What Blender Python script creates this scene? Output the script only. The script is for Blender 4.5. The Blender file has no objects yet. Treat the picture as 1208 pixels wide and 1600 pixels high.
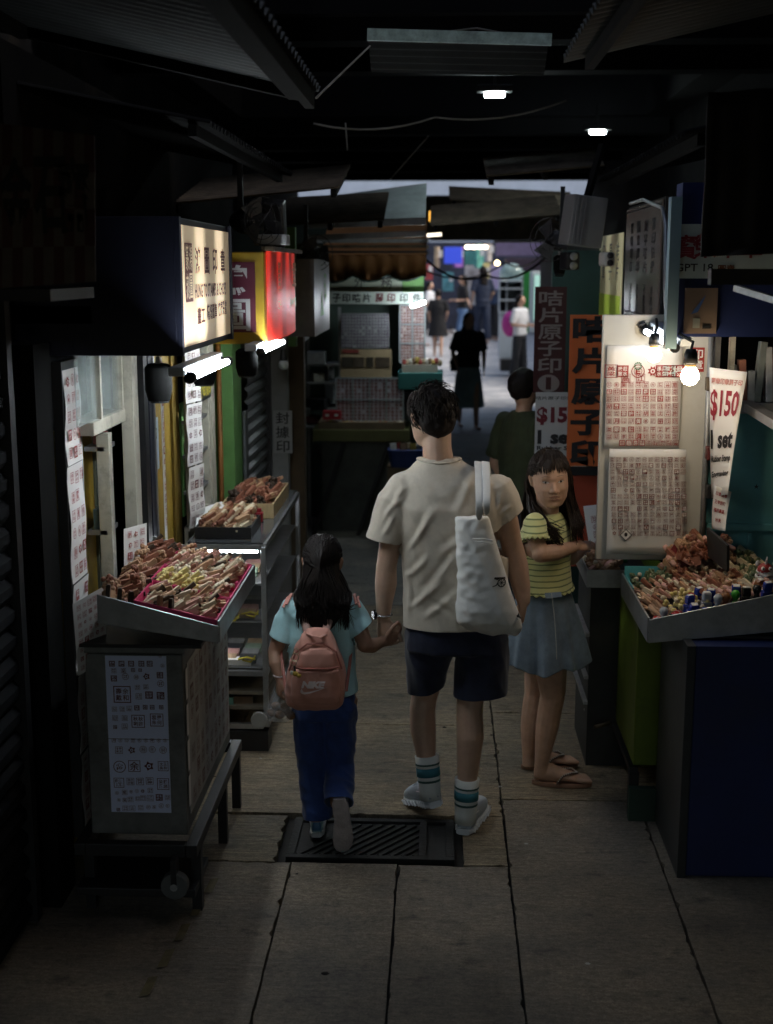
import bpy, bmesh, math, random
import numpy as np
from mathutils import Vector, Matrix, noise

SC = bpy.context.scene
COL = SC.collection
RND = random.Random(11)

# ------------------------------------------------------------------ camera
CAM = np.array([0.0, 0.0, 2.25]); FPX = 2000.0
PITCH = math.atan((800 - 418) / FPX); YAW = math.atan(86 / FPX * math.cos(PITCH))
FWD = np.array([-math.sin(YAW) * math.cos(PITCH), math.cos(YAW) * math.cos(PITCH), -math.sin(PITCH)])
RGT = np.array([math.cos(YAW), math.sin(YAW), 0.0]); UPV = np.cross(RGT, FWD)
cd = bpy.data.cameras.new('camera'); cam = bpy.data.objects.new('camera', cd); COL.objects.link(cam)
cd.sensor_fit = 'VERTICAL'; cd.sensor_height = 36.0; cd.sensor_width = 36.0 * 1208 / 1600
cd.lens = 36.0 * FPX / 1600; cd.clip_start = 0.05; cd.clip_end = 400
cd.dof.use_dof = True; cd.dof.focus_distance = 4.95; cd.dof.aperture_fstop = 2.6
m4 = Matrix.Identity(4)
for i in range(3):
    m4[i][0] = RGT[i]; m4[i][1] = UPV[i]; m4[i][2] = -FWD[i]; m4[i][3] = CAM[i]
cam.matrix_world = m4
SC.camera = cam

# ------------------------------------------------------------------ sky, sun, exposure
SUN_EL, SUN_ROT = math.radians(48), math.radians(100)
world = bpy.data.worlds.new('World'); SC.world = world; world.use_nodes = True
wn = world.node_tree; wn.nodes.clear()
wo = wn.nodes.new('ShaderNodeOutputWorld'); wb = wn.nodes.new('ShaderNodeBackground'); ws = wn.nodes.new('ShaderNodeTexSky')
ws.sky_type = 'NISHITA'; ws.sun_disc = False; ws.sun_elevation = SUN_EL; ws.sun_rotation = SUN_ROT
ws.air_density = 1.6; ws.dust_density = 4.0
wb.inputs['Strength'].default_value = 0.15
wn.links.new(ws.outputs[0], wb.inputs[0]); wn.links.new(wb.outputs[0], wo.inputs[0])
sl = bpy.data.lights.new('sun', 'SUN'); sun = bpy.data.objects.new('sun', sl); COL.objects.link(sun)
sl.energy = 2.0; sl.angle = math.radians(14); sl.color = (1, .95, .88)
sun.rotation_euler = (math.radians(90) - SUN_EL, 0, math.radians(180) - SUN_ROT)
sun.location = (0, 0, 30)
SC.view_settings.view_transform = 'Standard'; SC.view_settings.look = 'None'
SC.view_settings.exposure = 0.55; SC.view_settings.gamma = 1.0; SC.view_settings.use_curve_mapping = False
SC.cycles.use_denoising = True
SC.cycles.max_bounces = 6; SC.cycles.diffuse_bounces = 3; SC.cycles.glossy_bounces = 3; SC.cycles.transmission_bounces = 6
SC.cycles.caustics_reflective = False; SC.cycles.caustics_refractive = False
SC.cycles.sample_clamp_indirect = 4.0

# ------------------------------------------------------------------ helpers
def P(px, py, Y):
    """world point on the plane at distance Y down the lane under a photograph pixel"""
    r = FWD + RGT * (px - 604) / FPX + UPV * (800 - py) / FPX
    return CAM + r * (Y / r[1])
def G(px, py, Z=0.0):
    r = FWD + RGT * (px - 604) / FPX + UPV * (800 - py) / FPX
    return CAM + r * ((Z - CAM[2]) / r[2])
def V3(*a): return np.array(a, float)
def nrm(v):
    v = np.asarray(v, float); return v / (np.linalg.norm(v) + 1e-12)

MATS = {}
def M(name, rgb=(.5, .5, .5), rough=.6, metal=0.0, var=.2, scale=6.0, bump=0.0, bscale=None, dirt=0.0, emit=0.0, alpha=1.0,
      trans=0.0, stretch=(1, 1, 1), coat=0.0, sss=0.0, spec=.5, sheen=0.0, wear=None):
    if name in MATS: return MATS[name]
    m = bpy.data.materials.new(name); m.use_nodes = True; MATS[name] = m
    nt = m.node_tree; N = nt.nodes; L = nt.links; b = N['Principled BSDF']
    b.inputs['Roughness'].default_value = rough; b.inputs['Metallic'].default_value = metal
    b.inputs['Specular IOR Level'].default_value = spec
    if trans: b.inputs['Transmission Weight'].default_value = trans
    if alpha < 1: b.inputs['Alpha'].default_value = alpha
    if coat: b.inputs['Coat Weight'].default_value = coat
    if sheen: b.inputs['Sheen Weight'].default_value = sheen
    if sss:
        b.inputs['Subsurface Weight'].default_value = sss; b.inputs['Subsurface Radius'].default_value = (.012, .005, .003)
        b.inputs['Subsurface Scale'].default_value = 1.0
    col = (*rgb, 1)
    b.inputs['Base Color'].default_value = col
    tc = N.new('ShaderNodeTexCoord'); mp = N.new('ShaderNodeMapping'); L.new(tc.outputs['Object'], mp.inputs[0]); mp.inputs['Scale'].default_value = stretch
    out = None
    if var:
        nz = N.new('ShaderNodeTexNoise'); L.new(mp.outputs[0], nz.inputs['Vector']); nz.inputs['Scale'].default_value = scale; nz.inputs['Detail'].default_value = 6; nz.inputs['Roughness'].default_value = .65
        mr = N.new('ShaderNodeMapRange'); L.new(nz.outputs[0], mr.inputs[0]); mr.inputs[1].default_value = .3; mr.inputs[2].default_value = .7
        mx = N.new('ShaderNodeMix'); mx.data_type = 'RGBA'; L.new(mr.outputs[0], mx.inputs[0])
        mx.inputs[6].default_value = (*[max(0, c * (1 - var)) for c in rgb], 1); mx.inputs[7].default_value = (*[min(1, c * (1 + var)) for c in rgb], 1)
        out = mx.outputs[2]
    if dirt:
        n2 = N.new('ShaderNodeTexNoise'); L.new(tc.outputs['Object'], n2.inputs['Vector']); n2.inputs['Scale'].default_value = 3.1; n2.inputs['Detail'].default_value = 9; n2.inputs['Roughness'].default_value = .75
        r2 = N.new('ShaderNodeMapRange'); L.new(n2.outputs[0], r2.inputs[0]); r2.inputs[1].default_value = .52; r2.inputs[2].default_value = .72; r2.inputs[4].default_value = dirt
        m2 = N.new('ShaderNodeMix'); m2.data_type = 'RGBA'; L.new(r2.outputs[0], m2.inputs[0])
        if out: L.new(out, m2.inputs[6])
        else: m2.inputs[6].default_value = col
        m2.inputs[7].default_value = (*(wear or (.045, .036, .026)), 1)
        out = m2.outputs[2]
    if out: L.new(out, b.inputs['Base Color'])
    if bump:
        n3 = N.new('ShaderNodeTexNoise'); L.new(mp.outputs[0], n3.inputs['Vector']); n3.inputs['Scale'].default_value = bscale or scale * 4; n3.inputs['Detail'].default_value = 5
        bp = N.new('ShaderNodeBump'); bp.inputs['Strength'].default_value = bump; bp.inputs['Distance'].default_value = .01
        L.new(n3.outputs[0], bp.inputs['Height']); L.new(bp.outputs[0], b.inputs['Normal'])
    if emit:
        b.inputs['Emission Color'].default_value = col; b.inputs['Emission Strength'].default_value = emit
    return m

def frame_of(d, hint=(0, 0, 1)):
    d = nrm(d); h = np.asarray(hint, float)
    if abs(d @ h) > .97: h = V3(0, 1, 0) if abs(d[1]) < .9 else V3(1, 0, 0)
    x = nrm(np.cross(h, d)); y = np.cross(d, x)
    return x, y, d
def rotz(a):
    c, s = math.cos(a), math.sin(a); return np.array([[c, -s, 0], [s, c, 0], [0, 0, 1.]])
def rotx(a):
    c, s = math.cos(a), math.sin(a); return np.array([[1., 0, 0], [0, c, -s], [0, s, c]])
def roty(a):
    c, s = math.cos(a), math.sin(a); return np.array([[c, 0, s], [0, 1., 0], [-s, 0, c]])

ORG = {}
class MB:
    """collects shapes and links them as one mesh object"""
    def __init__(s): s.v = []; s.f = []; s.m = []; s.n = 0
    def add(s, v, f, mi=0):
        v = np.asarray(v, float).reshape(-1, 3); o = s.n
        s.v.append(v); s.n += len(v); s.f += [tuple(int(i) + o for i in q) for q in f]; s.m += [mi] * len(f); return s
    def box(s, c, d, rot=None, mi=0):
        c = np.asarray(c, float); d = np.asarray(d, float) / 2
        v = np.array([[x, y, z] for x in (-1, 1) for y in (-1, 1) for z in (-1, 1)], float) * d
        if rot is not None: v = v @ np.asarray(rot).T
        return s.add(v + c, [(0, 1, 3, 2), (4, 6, 7, 5), (0, 4, 5, 1), (2, 3, 7, 6), (0, 2, 6, 4), (1, 5, 7, 3)], mi)
    def b2(s, lo, hi, mi=0):
        lo = np.asarray(lo, float); hi = np.asarray(hi, float); return s.box((lo + hi) / 2, np.abs(hi - lo), None, mi)
    def quad(s, a, b, c, d, mi=0): return s.add([a, b, c, d], [(0, 1, 2, 3)], mi)
    def bar(s, a, b, w, h=None, mi=0, hint=(0, 0, 1)):
        a = np.asarray(a, float); b = np.asarray(b, float); h = h or w
        x, y, d = frame_of(b - a, hint)
        return s.box((a + b) / 2, (w, h, np.linalg.norm(b - a)), np.stack([x, y, d], 1), mi)
    def tube(s, pts, r, n=8, mi=0, sq=1.0, hint=(0, 0, 1), round_=False):
        pts = np.asarray(pts, float); k = len(pts); r = np.full(k, r, float) if np.isscalar(r) else np.asarray(r, float)
        if round_:
            d0 = nrm(pts[0] - pts[1]); d1 = nrm(pts[-1] - pts[-2])
            pre = [(pts[0] + d0 * r[0] * math.sin(a), r[0] * math.cos(a)) for a in (1.45, 1.05, .55)]
            post = [(pts[-1] + d1 * r[-1] * math.sin(a), r[-1] * math.cos(a)) for a in (.55, 1.05, 1.45)]
            pts = np.array([p for p, _ in pre] + list(pts) + [p for p, _ in post]); r = np.array([q for _, q in pre] + list(r) + [q for _, q in post]); k = len(pts)
        x, y, d = frame_of(pts[1] - pts[0], hint); V = []
        for i in range(k):
            t = nrm((pts[min(i + 1, k - 1)] - pts[max(i - 1, 0)]))
            x = nrm(x - t * (x @ t)); y = np.cross(t, x)
            for j in range(n):
                a = 2 * math.pi * j / n; V.append(pts[i] + r[i] * (math.cos(a) * x + math.sin(a) * y * sq))
        F = [(i * n + j, i * n + (j + 1) % n, (i + 1) * n + (j + 1) % n, (i + 1) * n + j) for i in range(k - 1) for j in range(n)]
        F += [tuple(range(n - 1, -1, -1)), tuple(range((k - 1) * n, k * n))]
        return s.add(V, F, mi)
    def loft(s, rings, n=24, mi=0, p=2.0):
        """rings: (centre, half-axis vector u, half-axis vector w); p: superellipse power"""
        V = []
        for c, u, w in rings:
            c = np.asarray(c, float); u = np.asarray(u, float); w = np.asarray(w, float)
            for j in range(n):
                a = 2 * math.pi * j / n; ca, sa = math.cos(a), math.sin(a)
                V.append(c + u * math.copysign(abs(ca) ** (2 / p), ca) + w * math.copysign(abs(sa) ** (2 / p), sa))
        k = len(rings)
        F = [(i * n + j, i * n + (j + 1) % n, (i + 1) * n + (j + 1) % n, (i + 1) * n + j) for i in range(k - 1) for j in range(n)]
        F += [tuple(range(n - 1, -1, -1)), tuple(range((k - 1) * n, k * n))]
        return s.add(V, F, mi)
    def lathe(s, prof, c, axis=(0, 0, 1), n=12, mi=0):
        x, y, d = frame_of(axis); c = np.asarray(c, float)
        return s.loft([(c + d * h, x * r, y * r) for r, h in prof], n, mi)
    def ball(s, c, r, n=10, mi=0, rot=None):
        r = np.full(3, r, float) if np.isscalar(r) else np.asarray(r, float)
        V = []; m = max(4, n // 2 + 1)
        for i in range(m + 1):
            t = math.pi * (i / m) if 0 < i < m else (.02 if i == 0 else math.pi - .02)
            for j in range(n):
                a = 2 * math.pi * j / n; V.append((math.sin(t) * math.cos(a), math.sin(t) * math.sin(a), math.cos(t)))
        V = np.array(V) * r
        if rot is not None: V = V @ np.asarray(rot).T
        F = [(i * n + j, (i + 1) * n + j, (i + 1) * n + (j + 1) % n, i * n + (j + 1) % n) for i in range(m) for j in range(n)]
        F += [tuple(range(n)), tuple(range((m + 1) * n - 1, m * n - 1, -1))]
        return s.add(V + np.asarray(c, float), F, mi)
    def prism(s, poly, o, ux, uy, depth, mi=0):
        """extrude a 2-D outline standing in the plane (ux, uy) at o along -(ux x uy)"""
        o = np.asarray(o, float); ux = np.asarray(ux, float); uy = np.asarray(uy, float); nz = nrm(np.cross(ux, uy)); k = len(poly)
        a = [o + ux * p[0] + uy * p[1] for p in poly]; b = [q - nz * depth for q in a]
        F = [tuple(range(k)), tuple(range(2 * k - 1, k - 1, -1))] + [(i, k + i, k + (i + 1) % k, (i + 1) % k) for i in range(k)]
        return s.add(a + b, F, mi)
    def grid(s, fn, nu, nv, mi=0):
        V = [fn(i / nu, j / nv) for i in range(nu + 1) for j in range(nv + 1)]; w = nv + 1
        return s.add(V, [(i * w + j, (i + 1) * w + j, (i + 1) * w + j + 1, i * w + j + 1) for i in range(nu) for j in range(nv)], mi)
    def corr(s, o, ua, ub, amp=.012, wave=.075, th=.0015, mi=0, sub=8):
        """corrugated sheet: ridges run along ub, waves along ua"""
        o = np.asarray(o, float); ua = np.asarray(ua, float); ub = np.asarray(ub, float); nz = nrm(np.cross(ua, ub))
        la = np.linalg.norm(ua); n = max(4, int(la / wave * sub)); V = []
        for i in range(n + 1):
            t = i / n; h = amp * math.sin(2 * math.pi * t * la / wave)
            for e in (0, 1):
                for q in (0, -th * 2): V.append(o + ua * t + ub * e + nz * (h + q))
        F = []
        for i in range(n):
            a = i * 4; b = a + 4
            F += [(a, b, b + 2, a + 2), (a + 1, a + 3, b + 3, b + 1), (a, a + 1, b + 1, b), (a + 2, b + 2, b + 3, a + 3)]
        return s.add(V, F, mi)
    def build(s, name, mats, parent=None, smooth=False, bevel=0.0, kind=None, solid=0.0):
        V = np.concatenate(s.v) if s.v else np.zeros((0, 3))
        if parent is not None: org = ORG[parent.name]
        else:
            org = np.array([(V[:, 0].min() + V[:, 0].max()) / 2, (V[:, 1].min() + V[:, 1].max()) / 2, V[:, 2].min()])
        me = bpy.data.meshes.new(name); me.from_pydata((V - org).tolist(), [], s.f)
        if not isinstance(mats, (list, tuple)): mats = [mats]
        for m in mats: me.materials.append(m)
        if len(mats) > 1: me.polygons.foreach_set('material_index', s.m)
        if smooth: me.polygons.foreach_set('use_smooth', [True] * len(me.polygons))
        me.update()
        o = bpy.data.objects.new(name, me); COL.objects.link(o)
        if parent is not None: o.parent = parent
        else: o.location = org
        ORG[o.name] = org
        if bevel:
            bv = o.modifiers.new('bevel', 'BEVEL'); bv.width = bevel; bv.segments = 2; bv.limit_method = 'ANGLE'; bv.angle_limit = math.radians(40)
        if solid:
            so = o.modifiers.new('solid', 'SOLIDIFY'); so.thickness = solid; so.offset = -1
        if kind or name == 'impressions': o['kind'] = kind or 'stuff'
        return o

def tag(o, label, cat, group=None):
    o['label'] = label; o['category'] = cat
    if group: o['group'] = group
    return o
def thing(name, loc, label, cat, group=None):
    o = bpy.data.objects.new(name, None); COL.objects.link(o); o.location = Vector(loc); o.empty_display_size = .05
    ORG[o.name] = np.asarray(loc, float); return tag(o, label, cat, group)
def dup(root, loc, rot=None, label=None, group=None, scale=None):
    r = root.copy(); COL.objects.link(r); r.location = Vector(loc)
    if rot is not None: r.rotation_euler = rot
    if scale: r.scale = (scale,) * 3
    if label: r['label'] = label
    if group: r['group'] = group
    for ch in root.children:
        c = ch.copy(); COL.objects.link(c); c.parent = r
        for g in ch.children:
            d = g.copy(); COL.objects.link(d); d.parent = c
    return r

# lettering: font outlines turned into flat mesh
GL = {}
def glyph(body, bold=0.0, space=1.0, line=1.0):
    k = (body, bold, space, line)
    if k not in GL:
        c = bpy.data.curves.new('lettering', 'FONT'); c.body = body; c.offset = bold; c.space_character = space; c.space_line = line; c.align_x = 'CENTER'; c.resolution_u = 2
        o = bpy.data.objects.new('lettering', c); me = o.to_mesh()
        v = np.zeros(len(me.vertices) * 3); me.vertices.foreach_get('co', v); v = v.reshape(-1, 3)[:, :2].copy()
        f = [tuple(p.vertices) for p in me.polygons]; o.to_mesh_clear(); bpy.data.objects.remove(o); bpy.data.curves.remove(c)
        lo, hi = v.min(0), v.max(0); GL[k] = ((v - (lo + hi) / 2) / np.maximum(hi - lo, 1e-6), f)
    return GL[k]
def txt(mb, body, o, ux, uy, w, h, mi=0, bold=0.0, space=1.0, line=1.0, shear=0.0, fn=None):
    v, f = glyph(body, bold, space, line)
    x = v[:, 0] * w + shear * v[:, 1] * h; y = v[:, 1] * h
    pts = np.asarray(o, float) + np.outer(x, ux) + np.outer(y, uy)
    if fn: pts = np.array([fn(a, b) for a, b in zip(x, y)])
    mb.add(pts, f, mi)

SEAL = '福祿壽喜財吉祥如意印章王李張陳林黃吳劉蔡楊許鄭謝郭洪曾邱廖周徐蘇葉莊江何蕭羅高潘朱鍾彭胡施沈余梁趙魏孫戴寶和平安樂春秋山水雲月竹梅心'
def seal(mb, o, ux, uy, s, rnd, a=0, b=1, nz=None, lift=.0006, kind=None):
    """one stamp impression of size s: a = ink material, b = paper material"""
    o = np.asarray(o, float); nz = nrm(np.cross(ux, uy)) if nz is None else nz
    k = kind if kind is not None else rnd.random(); h = s / 2; t = s * .055
    def rect(x0, y0, x1, y1, mi, l): mb.quad(*[o + ux * x + uy * y + nz * l for x, y in ((x0, y0), (x1, y0), (x1, y1), (x0, y1))], mi)
    def ringp(r0, r1, mi, l, n=16):
        for i in range(n):
            a0, a1 = 2 * math.pi * i / n, 2 * math.pi * (i + 1) / n
            mb.quad(*[o + (ux * math.cos(q) + uy * math.sin(q)) * r + nz * l for q, r in ((a0, r0), (a0, r1), (a1, r1), (a1, r0))], mi)
    def chars(mi, l, inset):
        m = rnd.choice((1, 2, 4, 4)); g = s * inset
        cells = {1: [(0, 0, g, g)], 2: [(0, g / 4, g * .9, g * .44), (0, -g / 4, g * .9, g * .44)], 4: [(x * g / 4, y * g / 4, g * .44, g * .44) for x in (-1, 1) for y in (-1, 1)]}[m]
        for x, y, w, hh in cells: txt(mb, rnd.choice(SEAL), o + ux * x + uy * y + nz * l, ux, uy, w, hh, mi, .012)
    if k < .58:
        rect(-h, -h, h, -h + t, a, lift); rect(-h, h - t, h, h, a, lift); rect(-h, -h + t, -h + t, h - t, a, lift); rect(h - t, -h + t, h, h - t, a, lift)
        chars(a, lift, .78)
    elif k < .74:
        rect(-h, -h, h, h, a, lift); chars(b, lift * 2, .84)
    elif k < .92:
        ringp(h * .88, h, a, lift)
        if rnd.random() < .5: chars(a, lift, .6)
        else: ringp(h * .55, h * .62, a, lift); txt(mb, rnd.choice('ABCEGHJKMNPRSW8'), o + nz * lift, ux, uy, s * .35, s * .4, a, .03)
    else:
        n = rnd.choice((5, 6, 8)); pts = []
        for i in range(2 * n):
            q = math.pi * i / n; r = h * (1 if i % 2 else .62); pts.append(o + (ux * math.cos(q) + uy * math.sin(q)) * r + nz * lift)
        mb.add(pts, [tuple(range(2 * n))], a); ringp(h * .2, h * .42, b, lift * 2, 10)
def sheet_of_seals(mb, o, ux, uy, w, h, nc, nr, rnd, a=0, b=1, jit=.1, fill=.72, skip=.04, mixed=False):
    """rows of impressions over a sheet whose centre is o"""
    cw, rh = w / nc, h / nr; s0 = min(cw, rh) * fill
    for r in range(nr):
        for c in range(nc):
            if rnd.random() < skip: continue
            s = s0 * (rnd.uniform(.7, 1.12) if mixed else rnd.uniform(.92, 1.05))
            x = (c + .5) * cw - w / 2 + rnd.uniform(-jit, jit) * cw * .5; y = h / 2 - (r + .5) * rh + rnd.uniform(-jit, jit) * rh * .5
            seal(mb, np.asarray(o) + ux * x + uy * y, ux, uy, s, rnd, a, b)

X_, Y_, Z_ = V3(1, 0, 0), V3(0, 1, 0), V3(0, 0, 1)
INK = M('red stamp ink', (.30, .035, .03), .7, var=.25, scale=40); PAPER = M('white paper', (.76, .745, .725), .7, var=.06, scale=3)
BLUEPAPER = M('bluish paper', (.66, .72, .95), .65, var=.05, scale=3); DARKINK = M('maroon ink', (.11, .02, .025), .7, var=.2, scale=40)
BLACKINK = M('black print', (.012, .012, .014), .6, var=.1)
STEEL = M('brushed steel', (.42, .43, .44), .38, .85, var=.18, scale=14, bump=.05, dirt=.35)
GALV = M('galvanised steel', (.36, .37, .38), .5, .6, var=.25, scale=9, bump=.05, dirt=.4)
BLACKM = M('black painted metal', (.018, .018, .02), .5, .2, var=.3, scale=9, dirt=.3)
BLACKP = M('black plastic', (.014, .014, .016), .45, var=.2, scale=12)
MATTE = M('matte black timber', (.007, .007, .007), .95, var=.3, spec=.08)
RUST = M('rusty sheet metal', (.10, .075, .05), .75, .3, var=.5, scale=7, bump=.2, dirt=.6)
CANOPY = M('weathered corrugated zinc', (.030, .034, .034), .7, .2, var=.35, scale=5, bump=.1, dirt=.6)
# ------------------------------------------------------------------ ground
def concrete(name, rgb, streak=True):
    m = bpy.data.materials.new(name); m.use_nodes = True; nt = m.node_tree; N = nt.nodes; L = nt.links; b = N['Principled BSDF']
    tc = N.new('ShaderNodeTexCoord'); geo = N.new('ShaderNodeNewGeometry')
    def nz(scale, stretch, det=6, rough=.65):
        mp = N.new('ShaderNodeMapping'); mp.inputs['Scale'].default_value = stretch; L.new(geo.outputs['Position'], mp.inputs[0])
        n = N.new('ShaderNodeTexNoise'); n.inputs['Scale'].default_value = scale; n.inputs['Detail'].default_value = det; n.inputs['Roughness'].default_value = rough; L.new(mp.outputs[0], n.inputs[0]); return n.outputs[0]
    def rng(s, a, c, lo, hi):
        r = N.new('ShaderNodeMapRange'); L.new(s, r.inputs[0]); r.inputs[1].default_value = a; r.inputs[2].default_value = c; r.inputs[3].default_value = lo; r.inputs[4].default_value = hi; return r.outputs[0]
    def mul(a, c):
        q = N.new('ShaderNodeMath'); q.operation = 'MULTIPLY'; L.new(a, q.inputs[0])
        if isinstance(c, float): q.inputs[1].default_value = c
        else: L.new(c, q.inputs[1])
        return q.outputs[0]
    st = nz(1.0, (9, 80, 5), 5, .75); big = nz(1.1, (1, 1.4, 1), 8, .7); fine = nz(150, (1, 1, 1), 4, .8); grit = nz(38, (1, 1.6, 1), 5, .75); spots = nz(7, (1, 1.6, 1), 7, .62); st2 = nz(1.0, (1.6, 28, 2), 5, .7)
    f = mul(rng(big, .3, .7, .5, 1.3), mul(rng(fine, .32, .68, .62, 1.36), rng(grit, .34, .66, .66, 1.30)))
    if streak: f = mul(mul(f, rng(st, .36, .62, .58, 1.2)), rng(st2, .30, .60, .74, 1.12))
    else: f = mul(f, rng(st, .36, .62, .80, 1.10))
    f = mul(f, rng(spots, .56, .72, 1.0, .42))
    mx = N.new('ShaderNodeMix'); mx.data_type = 'RGBA'; L.new(rng(big, .35, .7, 0, 1), mx.inputs[0]); mx.inputs[6].default_value = (*[c * .85 for c in rgb], 1); mx.inputs[7].default_value = (rgb[0] * 1.1, rgb[1] * 1.02, rgb[2] * .88, 1)
    vm = N.new('ShaderNodeVectorMath'); vm.operation = 'SCALE'; L.new(mx.outputs[2], vm.inputs[0]); L.new(f, vm.inputs['Scale']); L.new(vm.outputs[0], b.inputs['Base Color'])
    rr = rng(big, .3, .7, .55, .85); L.new(rr, b.inputs['Roughness'])
    add = N.new('ShaderNodeMath'); L.new(mul(st, 1.0), add.inputs[0]); L.new(mul(fine, .5), add.inputs[1])
    bp = N.new('ShaderNodeBump'); bp.inputs['Strength'].default_value = .8; bp.inputs['Distance'].default_value = .012; L.new(add.outputs[0], bp.inputs['Height']); L.new(bp.outputs[0], b.inputs['Normal'])
    return m
CONC = concrete('worn concrete paving', (.285, .235, .165)); CONC0 = concrete('near concrete paving', (.215, .185, .150), False); CONC2 = concrete('grey concrete paving', (.22, .215, .20)); CONC3 = concrete('smooth street paving', (.46, .48, .53), False)
DIRTJ = M('black dirt in joints', (.016, .014, .012), .95, var=.3, scale=20)
g = MB(); g.quad((-60, -20, -.03), (60, -20, -.03), (60, 130, -.03), (-60, 130, -.03))
ground = g.build('ground', DIRTJ, kind='structure')
def slab(x0, x1, y0, y1, mat, gap=.0025, dz=0.0):
    rnd = random.Random(int(x0 * 917 + y0 * 131)); mb = MB(); pts = []
    def run(a, b):
        n = max(2, int(np.linalg.norm(np.subtract(b, a)) / .028)); n = min(n, 130)
        for i in range(n):
            t = i / n; j = max(0, .006 * noise.noise(Vector((i * .21, x0 * 7, y0 * 3)))) + rnd.uniform(0, .003) + (rnd.uniform(.004, .012) if rnd.random() < .09 else 0)
            d = nrm(np.subtract(b, a)); q = np.add(a, np.subtract(b, a) * t) + V3(-d[1], d[0]) [:2] * (gap + j) if 0 < i else np.add(a, V3(-d[1], d[0])[:2] * gap + d[:2] * gap)
            pts.append(q)
    c = [np.array(q, float) for q in ((x0, y0), (x1, y0), (x1, y1), (x0, y1))]
    for i in range(4): run(c[i], c[(i + 1) % 4])
    k = len(pts); z = dz
    mb.add([(p[0], p[1], z) for p in pts] + [(p[0], p[1], -.028) for p in pts], [tuple(range(k))] + [(i, k + i, k + (i + 1) % k, (i + 1) % k) for i in range(k)])
    o = mb.build('paving_slab', mat, ground); return o
for a, b_, dz in ((-3.5, -.56, 0), (-.56, -.15, .002), (-.15, .275, -.001), (.275, .86, .001), (.86, 3.5, 0)):
    for y0, y1 in ((-6, -1.2), (-1.2, 1.9), (1.9, 4.57 if a < 0 else (4.57 if a < .2 else 5.2))): slab(a, b_, y0, y1, CONC0, dz=dz)
for a, b_, y0, y1 in ((-3.5, -.98, 4.57, 5.4), (-.98, -.62, 4.57, 5.0), (.10, .275, 4.57, 5.02), (-.98, .275, 5.02, 6.1), (.275, .86, 5.2, 6.3), (.86, 3.5, 5.2, 6.3)): slab(a, b_, y0, y1, CONC)
for a, b_, y0, y1 in ((-3.5, -.98, 5.4, 9), (-.98, .275, 6.1, 8.4), (.275, 3.5, 6.3, 8.9)): slab(a, b_, y0, y1, CONC)
for y0, y1 in ((8.4, 10.6), (10.6, 13), (13, 15.5), (15.5, 17.6)):
    slab(-3.5, -.2, max(y0, 9) if y0 < 9 else y0, y1, CONC2); slab(-.2, 3.5, max(8.9, y0), y1, CONC2)
slab(-.98, -.2, 8.4, 9, CONC2)
for y0, y1 in ((17.6, 19.4), (19.4, 23), (23, 29), (29, 62)):
    slab(-9, .3, y0, y1, CONC3, .002); slab(.3, 9, y0, y1, CONC3, .002)

# drain cover set in the paving
IRON = M('black cast iron', (.008, .0075, .007), .8, 0, var=.5, scale=14, bump=.3, dirt=.4, wear=(.035, .03, .022))
t = thing('drain_cover', (-.26, 4.79, -.02), 'black cast iron drain cover with slanting ribs under the feet of the girl', 'drain cover')
m = MB(); m.b2((-.605, 4.585, -.028), (.085, 5.005, -.009)); m.build('cover_plate', IRON, t)
m = MB()
for lo, hi in (((-.605, 4.585, -.012), (.085, 4.62, .003)), ((-.605, 4.97, -.012), (.085, 5.005, .003)), ((-.605, 4.62, -.012), (-.57, 4.97, .003)), ((.05, 4.62, -.012), (.085, 4.97, .003)), ((-.06, 4.62, -.012), (-.03, 4.97, .003))): m.b2(lo, hi)
m.build('rim', IRON, t, bevel=.002)
for i in range(11):
    x = -.56 + i * .048; m = MB(); m.bar((x, 4.63, -.006), (min(x + .24, -.07), 4.63 + .32 * min(1, (-.07 - x) / .24), -.006), .018, .010, hint=(0, 0, 1)); m.build('rib', IRON, t)
t.scale = (.95, .88, 1)
YPAINT = M('worn yellow road paint', (.10, .08, .035), .8, var=.5, scale=25, dirt=.9, wear=(.1, .09, .07))
m = MB()
for k in range(5):
    y = 3.62 + k * .17; m.add([(-.93 + .02 * k, y, .006), (-.90 + .02 * k, y + .01, .006), (-.895 + .02 * k, y + .12, .006), (-.925 + .02 * k, y + .11, .006)], [(0, 1, 2, 3)])
tag(m.build('paint_line', YPAINT), 'faint broken yellow paint line on the paving below the near left stall', 'paint line')
LITTER = M('pale litter', (.5, .48, .44), .8, var=.2)
for k in range(16):
    x, y = RND.uniform(-.85, .85), RND.uniform(3.5, 7.5); m = MB(); s = RND.uniform(.004, .011); m.ball((x, y, .004), (s * 1.6, s, s * .4), 6)
    tag(m.build('litter_scrap', LITTER if k % 2 else DIRTJ), 'tiny scrap of litter lying on the paving of the lane', 'litter', 'scraps of litter on the paving')

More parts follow.
